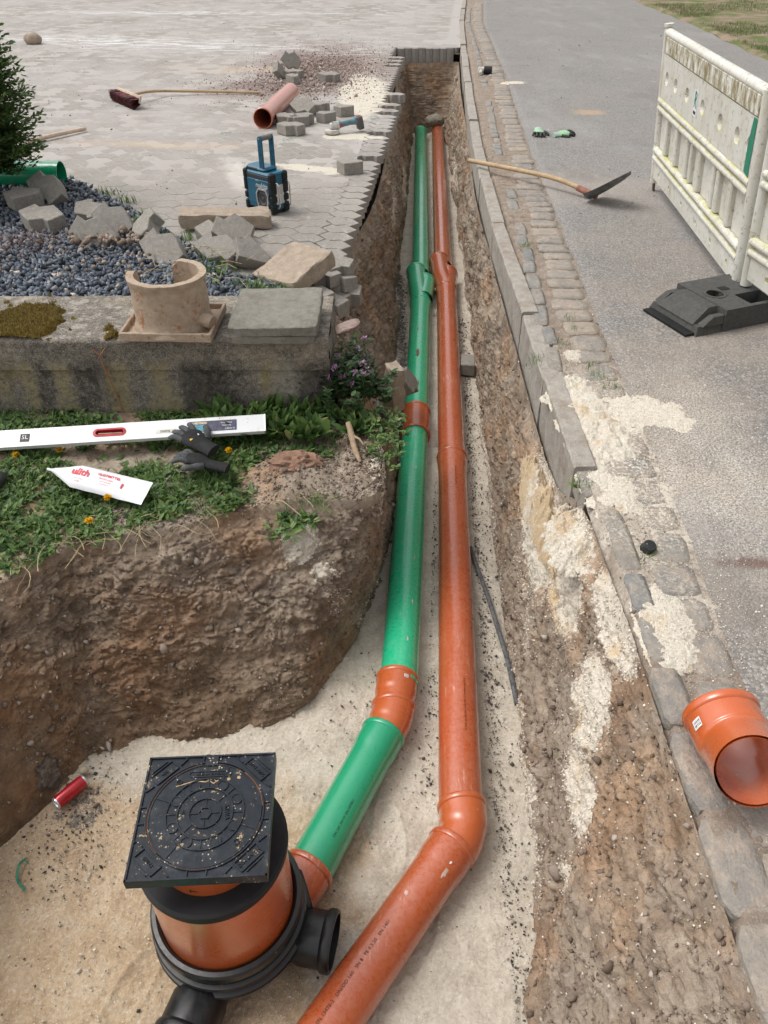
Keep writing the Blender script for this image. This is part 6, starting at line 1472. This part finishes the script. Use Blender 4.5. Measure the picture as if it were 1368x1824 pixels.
xx = np.concatenate([x1, x2, x3, x4, x5, x6]); yy_ = np.concatenate([yb, y2, y3, y4, y5, y6])
put_stuff('dark_grit', [crumbs(np.column_stack([xx, yy_, np.full(len(xx), FLOOR + .006)]), rng.lognormal(-5.75, .5, len(xx)).clip(.001, .014))], M_DARKCHIP, 'dark earth crumbs fallen on the pale trench floor')
# crumbs on the bed edge, yard, gutter, road
bp_ = BEDP[rng.integers(0, len(BEDP), 26000)]; ok = (bp_[:, 1] < top_y(np.maximum(bp_[:, 0], -2.2)) + .16) | (bp_[:, 0] > -.55); bp_ = bp_[ok] + np.column_stack([rng.normal(0, .008, (int(ok.sum()), 2)), np.zeros(int(ok.sum()))]); s = rng.lognormal(-5.4, .5, len(bp_)).clip(.002, .016)
put_stuff('bed_crumbs', [crumbs(bp_ + np.array((0, 0, .002)), s)], M_CLOD, 'dry earth crumbs along the edge of the pit')
def yard_pts(n, cx, cy, sx, sy): return np.column_stack([rng.normal(cx, sx, n), rng.normal(cy, sy, n)])
q = np.concatenate([yard_pts(11000, -.75, 10.9, .42, 1.0), yard_pts(2600, -1.2, 9.7, .45, .4), yard_pts(260, -.2, 12.5, .3, 1.0), np.column_stack([rng.uniform(-5, .0, 800), rng.uniform(5, 16, 800)]), yard_pts(160, -4.6, 11.5, .8, 1.5)])
ok = (q[:, 0] < rim_x(q[:, 1]) - .02) | (q[:, 1] > 12.8); q = q[ok]; big_ = np.exp(-((q[:, 0] + .9) / .6) ** 2 - ((q[:, 1] - 10.5) / 1.1) ** 2)
s = rng.lognormal(-5.0, .55, len(q)).clip(.003, .045) * (.55 + .5 * big_)
put_stuff('yard_crumbs', [crumbs(np.column_stack([q, s * .3]), s)], bymat('yard_earth', [(0, (.14, .1, .088)), (.5, (.24, .18, .158)), (.85, (.34, .27, .235)), (1, (.45, .4, .36))], .95, .2, nscale=60, bump=.6), 'spilled earth crumbs scattered over the yard')
gy = .4 + rng.exponential(3.0, 5200); f = rng.random(5200); gx = kerb_x(gy) + np.where(gy > 2.27, .09, .03) + f * (road_x(gy) - kerb_x(gy) - .08); ok = gy < 16
s = rng.lognormal(-5.9, .5, 5200).clip(.001, .012)
put_stuff('gutter_grit', [crumbs(np.column_stack([gx, gy, np.full(5200, -.006)])[ok], s[ok])], bymat('gutter_grit', [(0, (.16, .12, .1)), (.5, (.3, .25, .2)), (1, (.55, .5, .44))], .95, .2), 'fine grit between the gutter stones')
# sand spills: heaps on gutter and road edge plus loose grains
def heap(label, cx, cy, rx, ry, h, rot=0, seed=0, zb=0.0, ochre=0.0, scale=7, slope=0.0, name='sand_heap'):
    n = 110; m = MB(); g_ = np.linspace(-1.25, 1.25, n); A, Bq = np.meshgrid(g_, g_, indexing='ij'); r2 = A ** 2 + Bq ** 2
    x = A * rx; y = Bq * ry; c, s_ = math.cos(rot), math.sin(rot); X_ = cx + x * c - y * s_; Y_ = cy + x * s_ + y * c
    Pq = np.stack([X_.ravel(), Y_.ravel(), np.zeros(n * n)], 1)
    z = h * (1 - r2.ravel()) * 1.0 + h * .9 * fbm(Pq, scale, 4, seed=seed) + h * .65 * fbm(Pq, scale * 5, 4, .65, seed=seed + 1)
    z = np.where(z > h * .9, h * .9 + (z - h * .9) * .3, z)
    Pq[:, 2] = zb + z + slope * (Pq[:, 0] - cx)
    ii, jj = np.meshgrid(np.arange(n - 1), np.arange(n - 1), indexing='ij'); a = (ii * n + jj).ravel(); F = np.stack([a, a + n, a + n + 1, a + 1], 1)
    keep = (z[F] > -.004).any(1); F = F[keep]
    o = link(name, arr_mesh(name, Pq, F, M_SPILL, True, {'ochre': np.full(len(Pq), ochre) + .25 * fbm(Pq, 5, 2, seed=seed + 7)})); stuff(o, label); 
    zz = z > .001; return Pq[zz]
hp_ = []
hp_.append(heap('cream sand heap spilled over the kerb and gutter', .83, 2.62, .14, .34, .030, .05, 61, -.012, .1))
hp_.append(heap('cream sand spilled beyond the gutter onto the asphalt', 1.05, 2.66, .17, .13, .007, -.3, 62, -.001))
hp_.append(heap('cream sand spilled at the end of the kerb', .80, 2.13, .10, .2, .016, .1, 63, -.012))
hp_.append(heap('cream sand spilled over the edge stones further down', .80, 1.53, .085, .17, .016, -.15, 64, -.006))
hp_.append(heap('small patch of cream sand in the gutter', .86, 3.17, .05, .07, .014, 0, 65, -.01))
hp_.append(heap('sand bank leaning on the kerb face inside the trench', .64, 2.48, .055, .34, .10, 0, 67, -.33, .3, 7, .9))
hp_.append(heap('sand slope at the end of the kerb', .645, 2.03, .085, .16, .05, 0, 68, -.12, .0, 7, .5))
hp_.append(heap('thin sand streak on the far road beside the kerb', float(P(920, 147).x), float(P(920, 147).y), .15, .1, .006, .0, 69, -.002))
# grains around
q = []
for cx, cy, sx, sy, n in ((1.06, 2.62, .16, .2, 5200), (.87, 2.5, .1, .33, 2600), (.84, 2.1, .1, .2, 1800), (.86, 1.55, .12, .17, 2400), (1.05, 2.15, .18, .3, 2600), (.87, 3.2, .05, .08, 400), (1.0, 1.5, .14, .5, 1100)):
    q.append(np.column_stack([rng.normal(cx, sx, n), rng.normal(cy, sy, n)]))
q = np.concatenate(q); q = q[q[:, 0] > .72]; s = rng.lognormal(-6.4, .4, len(q)).clip(.0008, .005)
put_stuff('sand_grains', [crumbs(np.column_stack([q, np.where(q[:, 0] > road_x(q[:, 1]), .001, -.002)]), s)], M_CHIP, 'pale sand grains strewn over the gutter and asphalt')
# grit on sand heaps
allp = np.concatenate(hp_); p = allp[rng.integers(0, len(allp), 9000)]; put_stuff('heap_grains', [crumbs(p, rng.uniform(.0012, .0035, len(p)))], M_CHIP, 'coarser grains on the sand heaps')
q = np.column_stack([rng.uniform(1.2, 5, 260), rng.uniform(1.5, 14, 260)]); s = rng.lognormal(-5.4, .6, 260).clip(.002, .02)
put_stuff('road_crumbs', [crumbs(np.column_stack([q, s * .4]), s)], M_DARKCHIP, 'few dark crumbs lying on the road')
# green plastic shavings
for k_, (u, v, lb__) in enumerate(((402, 238, 'green plastic shaving on the yard left of the orange pipe mouth'), (668, 213, 'green plastic shaving on the sand streak by the trench'), (512, 250, 'tiny green shaving on the yard behind the radio'), (213, 190, 'green scrap under the broom'))):
    m = MB(); c_ = P(u, v, .004); pp = [c_ + Vector((.05 * math.cos(a), .03 * math.sin(a), .006 + .006 * math.sin(a * 3))) * (.6 if k_ == 2 else 1) if False else c_ + Vector((.04 * math.cos(a), .03 * math.sin(a), .006 + .005 * math.sin(a * 3))) for a in np.linspace(0, 4.2, 9)]
    m.tube(pp, .004, 5, flat=.4); o = m.build('plastic_shaving', M_GREENCL); tag(o, lb__, 'shaving', 'green shavings')

# ---- plants
LEAF_V = np.array([(0, 0, 0), (.3, .22, .05), (.3, -.22, .05), (.7, .2, .06), (.7, -.2, .06), (1, 0, -.02), (.5, 0, -.03)], float)
LEAF_F = np.array([(0, 2, 6), (0, 6, 1), (1, 6, 3), (2, 4, 6), (3, 6, 5), (6, 4, 5)])
BL_V = np.array([(0, .035, 0), (0, -.035, 0), (.5, .03, .12), (.5, -.03, .12), (1, 0, .05)]); BL_F = np.array([(0, 1, 3), (0, 3, 2), (2, 3, 4)])
def tufts(c, n, L, spread, up=(.2, 1.3), tv=BL_V, tf=BL_F, w=1.0):
    c = np.asarray(c); m_ = len(c); base = np.repeat(c, n, 0) + np.column_stack([rng.normal(0, spread, (m_ * n, 2)), np.zeros(m_ * n)])
    tilt = -rng.uniform(*up, m_ * n); ln = np.repeat(np.atleast_1d(L) * np.ones(m_), n) * rng.uniform(.5, 1.2, m_ * n)
    return scatter(tv, tf, base, rotmats(m_ * n, tilt), np.column_stack([ln, ln * w, ln]))
def bedz(x, y): 
    return -.335 + .05 * np.clip((y - top_y(x)) / (3.2 - top_y(x)), 0, 1) + .006
cand = np.column_stack([rng.uniform(-2.3, -.05, 4000), rng.uniform(2.1, 3.14, 4000)])
dn = fbm(np.column_stack([cand, np.zeros(len(cand))]), 3.3, 3, seed=70)
ok = (cand[:, 1] > top_y(cand[:, 0]) + .0 + .10 * np.maximum(0, vnoise(np.column_stack([cand * 7, np.zeros(len(cand))])) )) & (dn > -.35)
ok &= (fbm(np.column_stack([cand, np.zeros(len(cand))]), 6, 3, seed=71) > -.22); ok &= ~((((cand[:, 0] + .36) / .24) ** 2 + ((cand[:, 1] - 2.65) / .17) ** 2) < 1) & ~((cand[:, 0] > -.22) & (cand[:, 1] < 2.92)) & ~((cand[:, 0] > -.62) & (cand[:, 1] < 2.62) & (rng.random(len(cand)) < .8))
cand = cand[ok]; C3 = np.column_stack([cand, bedz(cand[:, 0], cand[:, 1])])
k = len(C3); parts = [tufts(C3[:k * 6 // 10], 7, .05, .012, (.15, 1.0)), tufts(C3[k * 6 // 10:], 7, .045, .014, (.1, .7), LEAF_V, LEAF_F, .9), tufts(C3[::3], 6, .03, .03, (.1, 1.1), LEAF_V, LEAF_F, 1.2)]
# taller leafy weeds along the wall foot and the right end
q = np.concatenate([np.column_stack([rng.uniform(-.82, -.3, 26), rng.uniform(2.95, 3.11, 26)]), np.column_stack([rng.normal(-.34, .09, 12), rng.uniform(2.9, 3.04, 12)])])
parts.append(tufts(np.column_stack([q, np.full(len(q), -.27)]), 16, .105, .02, (.45, 1.35), LEAF_V, LEAF_F, .75))
parts.append(tufts(np.array([(x, y, -.325) for x, y in ((-1.35, 2.55), (-1.2, 2.75), (-1.0, 2.55), (-.82, 2.75), (-1.55, 2.7), (-.72, 2.62))]), 12, .09, .008, (.15, .5), LEAF_V, LEAF_F, .75))
parts.append(tufts(np.column_stack([rng.normal(-.3, .05, 12), rng.normal(2.52, .03, 12), np.full(12, -.33)]), 12, .05, .015, (.1, .9)))
parts.append(tufts(np.column_stack([rng.normal(-.38, .05, 10), rng.normal(2.44, .03, 10), np.full(10, -.38)]), 14, .055, .012, (-.4, .6), LEAF_V, LEAF_F, .6))
put_stuff('weeds', parts, M_LEAF, 'green weeds and grass in front of the old wall')
# small tufts elsewhere
spots_t = [P(u, v, .0) for u, v in ((1030, 865), (1153, 992), (955, 640), (935, 440), (1012, 570), (1020, 585), (1055, 655), (1085, 690), (1000, 612), (1063, 672), (548, 0), (932, 437), (948, 650))]
parts = [tufts(np.array([tuple(s_) for s_ in spots_t]), 26, .035, .02, (.3, 1.3))]
parts.append(tufts(np.array([(-1.75, 5.42, .0), (-1.55, 5.1, 0), (-1.2, 4.68, .0), (-1.95, 5.6, 0), (-.62, 3.95, .03), (-.66, 3.78, .05), (-.58, 3.72, .05), (-.9, 4.05, .05), (-.95, 4.2, .05), (-1.35, 4.55, .05), (-.5, 3.68, .05)]), 50, .075, .035, (.4, 1.3)))
parts.append(tufts(np.array([(-.8, 3.95, .06), (-.68, 3.82, .06), (-1.55, 4.85, .06)]), 20, .05, .05, (.2, 1.1), LEAF_V, LEAF_F, .8))
put_stuff('grass_tufts', parts, M_LEAF, 'small grass tufts in the joints and along the kerb')
parts = [tufts(np.array([tuple(P(1030, 868, -.02))]), 8, .045, .006, (.2, .9), LEAF_V, LEAF_F, .9)]
V = parts[0]; o = link('seedling', arr_mesh('seedling', V[0], V[1], M_LEAF, attrs={'rnd': V[2]})); tag(o, 'small round leaved plant in the hole at the end of the kerb', 'plant')
# purple dead-nettle
dt = thing('flowering_weed', 'bushy weed with small purple flowers at the corner of the wall', 'plant', (-.15, 3.24, -.19))
n = 70; sx = rng.normal(.02, .075, n); sy = rng.normal(.0, .12, n); hgt = rng.uniform(.06, .2, n) * np.exp(-(sx / .2) ** 2); L_, F_, R_ = [], [], []; stm = MB(); fl = []
for i in range(n):
    b0 = np.array((sx[i], sy[i], -.03 - .5 * max(0, sx[i] - .08))); t0 = b0 + np.array((rng.normal(0, .03), rng.normal(-.02, .03), hgt[i])); stm.tube([b0, (b0 + t0) / 2 + np.array((.005, 0, 0)), t0], .0018, 4)
    for f in np.linspace(.25, 1, 7): L_.append(b0 + (t0 - b0) * f)
    if i % 3 == 0 and sx[i] < .1: fl.append(t0)
tag(stm.build('stems', M_NETTLE if False else plain('weed_stem', (.1, .1, .05), .7), dt), kind='stuff')
a = tufts(np.array(L_), 5, .034, .006, (-.2, .7), LEAF_V, LEAF_F, 1.15); link('foliage', arr_mesh('foliage', a[0], a[1], M_NETTLE, attrs={'rnd': a[2]}), dt)
a = tufts(np.array(fl), 14, .02, .007, (-.3, 1.2), LEAF_V, LEAF_F, .9); link('blossoms', arr_mesh('blossoms', a[0], a[1], M_PETAL_P, attrs={'rnd': a[2]}), dt)
# creeper sprigs hanging towards the trench
C_ = np.column_stack([rng.normal(.0, .05, 60), rng.normal(2.93, .1, 60), rng.uniform(-.3, -.22, 60)]); parts = [tufts(C_, 8, .03, .015, (-.2, 1), LEAF_V, LEAF_F, 1.1)]; put_stuff('creeping_weeds', parts, M_LEAF, 'creeping leaves hanging over the trench edge below the purple flowers')
# dandelions
for u, v, lb__ in ((28, 810, 'dandelion flower nearest the left edge under the level'), (105, 801, 'dandelion flower just below the level between glove and left edge'), (407, 802, 'dandelion flower right of the black glove'), (192, 886, 'dandelion flower in front of the white lubricant bag'), (158, 927, 'lowest dandelion flower near the edge of the pit')):
    c_ = P(u, v, -.265); t = thing('dandelion', lb__, 'flower', (c_.x, c_.y, -.32), group='yellow dandelions'); m = MB(); m.tube([(0, 0, 0), (.003, 0, .03), (0, 0, .052)], .002, 6); m.build('stem', plain('stem_green', (.12, .2, .05), .6), t)
    k_ = 46; tl = -rng.uniform(-.1, 1.2, k_); a = scatter(LEAF_V, LEAF_F, np.tile((0, 0, .052), (k_, 1)), rotmats(k_, tl), np.column_stack([np.full(k_, .019), np.full(k_, .015), np.full(k_, .014)])); link('petals', arr_mesh('petals', a[0], a[1], M_PETAL_Y, attrs={'rnd': a[2]}), t)
# moss cushions on the wall top
n = 150; m = MB(); g_ = np.linspace(0, 1, n); A, Bq = np.meshgrid(g_, g_[::2], indexing='ij'); X_ = -2.0 + A * 1.12; Y_ = WY0 - .012 + Bq * (WY1 - WY0 + .0); Pq = np.stack([X_.ravel(), Y_.ravel(), np.zeros(X_.size)], 1)
w = .5 * fbm(Pq, 5, 4, seed=80) + .3 * fbm(Pq, 26, 3, seed=81) + .55 * np.clip(1 - np.abs(A.ravel() - .42) / .55, 0, 1) * np.clip(1 - np.abs(Bq.ravel() - .42) / .6, 0, 1) - .26
Pq[:, 2] = WZ1 + np.minimum(w, .16) * .13 + .006 * fbm(Pq, 90, 2, seed=82); mm2 = X_.shape[1]; ii, jj = np.meshgrid(np.arange(n - 1), np.arange(mm2 - 1), indexing='ij'); a = (ii * mm2 + jj).ravel(); F = np.stack([a, a + mm2, a + mm2 + 1, a + 1], 1); F = F[(w[F] > -.01).any(1)]
o = link('moss', arr_mesh('moss', Pq, F, M_MOSS, True)); stuff(o, 'brown green moss cushions on top of the old wall')
mp = Pq[w > .03]; mp = mp[rng.integers(0, len(mp), 9000)]; parts = [tufts(mp, 1, .012, .002, (.6, 1.5), BL_V, BL_F, 3)]
put_stuff('moss_tips', parts, leaf_mat('moss_tips', [(0, (.1, .05, .015)), (.5, (.19, .13, .03)), (1, (.3, .26, .06))]), 'fine moss shoots on the wall top')
# dry vine on the wall face
vp = [P(155, 655, .0), P(160, 690, -.08), P(170, 720, -.18), P(176, 745, -.25)]; vp = [Vector((p_.x, WY0 - .022, p_.z + .0)) for p_ in vp]; vp = [Vector((-1.26, WY0 - .03, .03)), Vector((-1.25, WY0 - .03, -.07)), Vector((-1.23, WY0 - .03, -.17)), Vector((-1.215, WY0 - .03, -.27))]
m = MB(); m.tube(vp, .004, 6); m.tube([vp[0], vp[0] + Vector((-.03, 0, .03))], .003, 5); m.tube([vp[1], vp[1] + Vector((.02, 0, .04))], .002, 5); m.tube([vp[0], vp[0] + Vector((.03, 0, .035))], .003, 5)
o = m.build('dry_vine', plain('dry_vine', (.28, .14, .07), .9), None, True); tag(o, 'dry brown stem clinging to the face of the wall', 'vine')
# root stump
rp = [P(620, 752, -.2), P(626, 775, -.24), P(632, 800, -.27), P(642, 823, -.3)]; m = MB(); m.tube([Vector(v) for v in cat_(np.array(rp), np.linspace(0, 2.999, 14))], [.011, .013, .013, .014, .015, .014, .013, .013, .012, .013, .012, .01, .009, .007], 10); m.tube([rp[1], rp[1] + Vector((.035, -.03, .0)), rp[1] + Vector((.055, -.06, -.01))], [.007, .005, .003], 7)
o = m.build('root', M_ROOT, None, True); tag(o, 'pale cut root lying on the pit edge below the purple flowers', 'root')
# fine roots and straws
m = MB()
for _ in range(46):
    x = random.uniform(-1.5, -.3); y = float(top_y(x)) + random.uniform(-.05, .08); p0 = Vector((x, y, -.33 + .02)); a = random.uniform(0, 6.28); pts_ = [p0]
    for k_ in range(4): a += random.uniform(-.6, .6); pts_.append(pts_[-1] + Vector((.03 * math.cos(a), .03 * math.sin(a) - .006, random.uniform(-.012, .006))))
    m.tube(pts_, random.uniform(.0008, .0018), 4)
big_root = [P(270, 915, -.3), P(235, 928, -.32), P(200, 962, -.37), P(170, 975, -.4), P(110, 993, -.43)]; m.tube([Vector(v) for v in cat_(np.array(big_root), np.linspace(0, 3.999, 20))], .0022, 5)
big_root = [P(218, 935, -.32), P(216, 965, -.38), P(232, 985, -.42), P(243, 1000, -.45)]; m.tube([Vector(v) for v in cat_(np.array(big_root), np.linspace(0, 2.999, 14))], .0018, 5)
for _ in range(26):
    p0 = P(random.uniform(270, 440), random.uniform(440, 500), .11); a = random.uniform(0, 6.28); m.tube([p0, p0 + Vector((.06 * math.cos(a), .06 * math.sin(a), .015)), p0 + Vector((.12 * math.cos(a + .3), .12 * math.sin(a + .3), 0))], .0015, 4)
o = m.build('dry_roots', M_STRAW); stuff(o, 'dry fine roots and straws along the pit edge')
# bits of gravel bed: brown earth lumps
put_stuff('bed_earth', [rocks(np.column_stack([rng.normal(-1.55, .13, 70), rng.normal(4.45, .06, 70), np.full(70, .1)]), rng.uniform(.01, .03, 70)), rocks(np.column_stack([rng.uniform(-2.2, -1.2, 60), rng.uniform(3.9, 4.4, 60), np.full(60, .1)]), rng.uniform(.008, .018, 60))], M_CLOD, 'brown earth lumps on the dark gravel')
# needles litter
put_stuff('needle_litter', [scatter(BL_V, BL_F, np.column_stack([rng.normal(-2.1, .2, 900), rng.normal(4.4, .12, 900), np.full(900, .105)]), rotmats(900, -rng.uniform(0, .2, 900)), np.full(900, .03))], plain('needle_brown', (.13, .06, .035), .9), 'brown needle litter on the gravel')

# conifer
ct0 = (-2.62, 5.3, .04); cf = thing('conifer', 'small green conifer with flat sprays at the left edge', 'tree', ct0)
m = MB(); m.tube([(0, 0, 0), (.01, 0, .5), (0, 0, 1.15)], [.03, .022, .006], 10); m.build('trunk', M_BARK, cf, True)
Lp, Ld = [], []; tw = MB()
for i in range(620):
    h = rng.uniform(.24, 1.15); a = rng.uniform(0, 2 * np.pi); rmax = .37 * (1 - ((h - .42) / 1.0) ** 2 if h > .42 else .82 + .18 * h / .42); Lb_ = rmax * rng.uniform(.55, 1.2)
    d = np.array((math.cos(a), math.sin(a), .0)); p0 = np.array((0, 0, max(.02, h - .12))); cur = []
    droop = rng.uniform(-.02, .16)
    for f in np.linspace(.25, 1, 9): cur.append(p0 + d * Lb_ * f + np.array((0, 0, .20 * f - droop * f * f)))
    if i % 2 == 0: tw.tube([p0, cur[4], cur[-1]], [.004, .003, .0012], 4)
    side_ = np.array((-d[1], d[0], 0)); tiltv = rng.normal(0, .6)
    for k_, c_ in enumerate(cur[1:]):
        wd = .085 * (1 - .55 * k_ / 8)
        for s_ in (-1, 1):
            dv = d * .75 + side_ * s_ * .75 + np.array((0, 0, tiltv * s_ * .4 + .2)); dv /= np.linalg.norm(dv)
            for g2 in np.linspace(.15, 1, 4):
                Lp.append(c_ + dv * wd * g2); dd2 = dv + d * .5 * rng.uniform(-.6, 1.2) + rng.normal(0, .25, 3); Ld.append(dd2 / np.linalg.norm(dd2))
Lp = np.array(Lp); Ld = np.array(Ld); upv = rng.normal(0, .5, Ld.shape) + np.array((0, 0, 1)); yv = np.cross(upv, Ld); yv /= np.linalg.norm(yv, axis=1)[:, None]; zv = np.cross(Ld, yv)
a = scatter(np.array([(0, .5, 0), (0, -.5, 0), (.6, -.75, .05), (1, 0, 0), (.6, .75, .05)]) * (1, .3, 1), np.array([(0, 1, 2, 3, 4)]), Lp, np.stack([Ld, yv, zv], 2), rng.uniform(.022, .04, len(Lp)))
link('crown', arr_mesh('crown', a[0], a[1], M_THUJA, attrs={'rnd': a[2]}), cf); tw.build('branches', M_BARK, cf)
# meadow grass
q = np.column_stack([5.15 + rng.exponential(1.6, 9000), rng.uniform(9, 21, 9000)]); dn = fbm(np.column_stack([q, np.zeros(9000)]), .9, 4, seed=90); q = q[(dn > -.05) & (q[:, 0] > grass_x(q[:, 1]) + .1)]
put_stuff('meadow_grass', [tufts(np.column_stack([q, np.full(len(q), .03)]), 5, .06, .04, (.3, 1.3))], M_FAR_GRASS, 'short patchy meadow grass beyond the road')
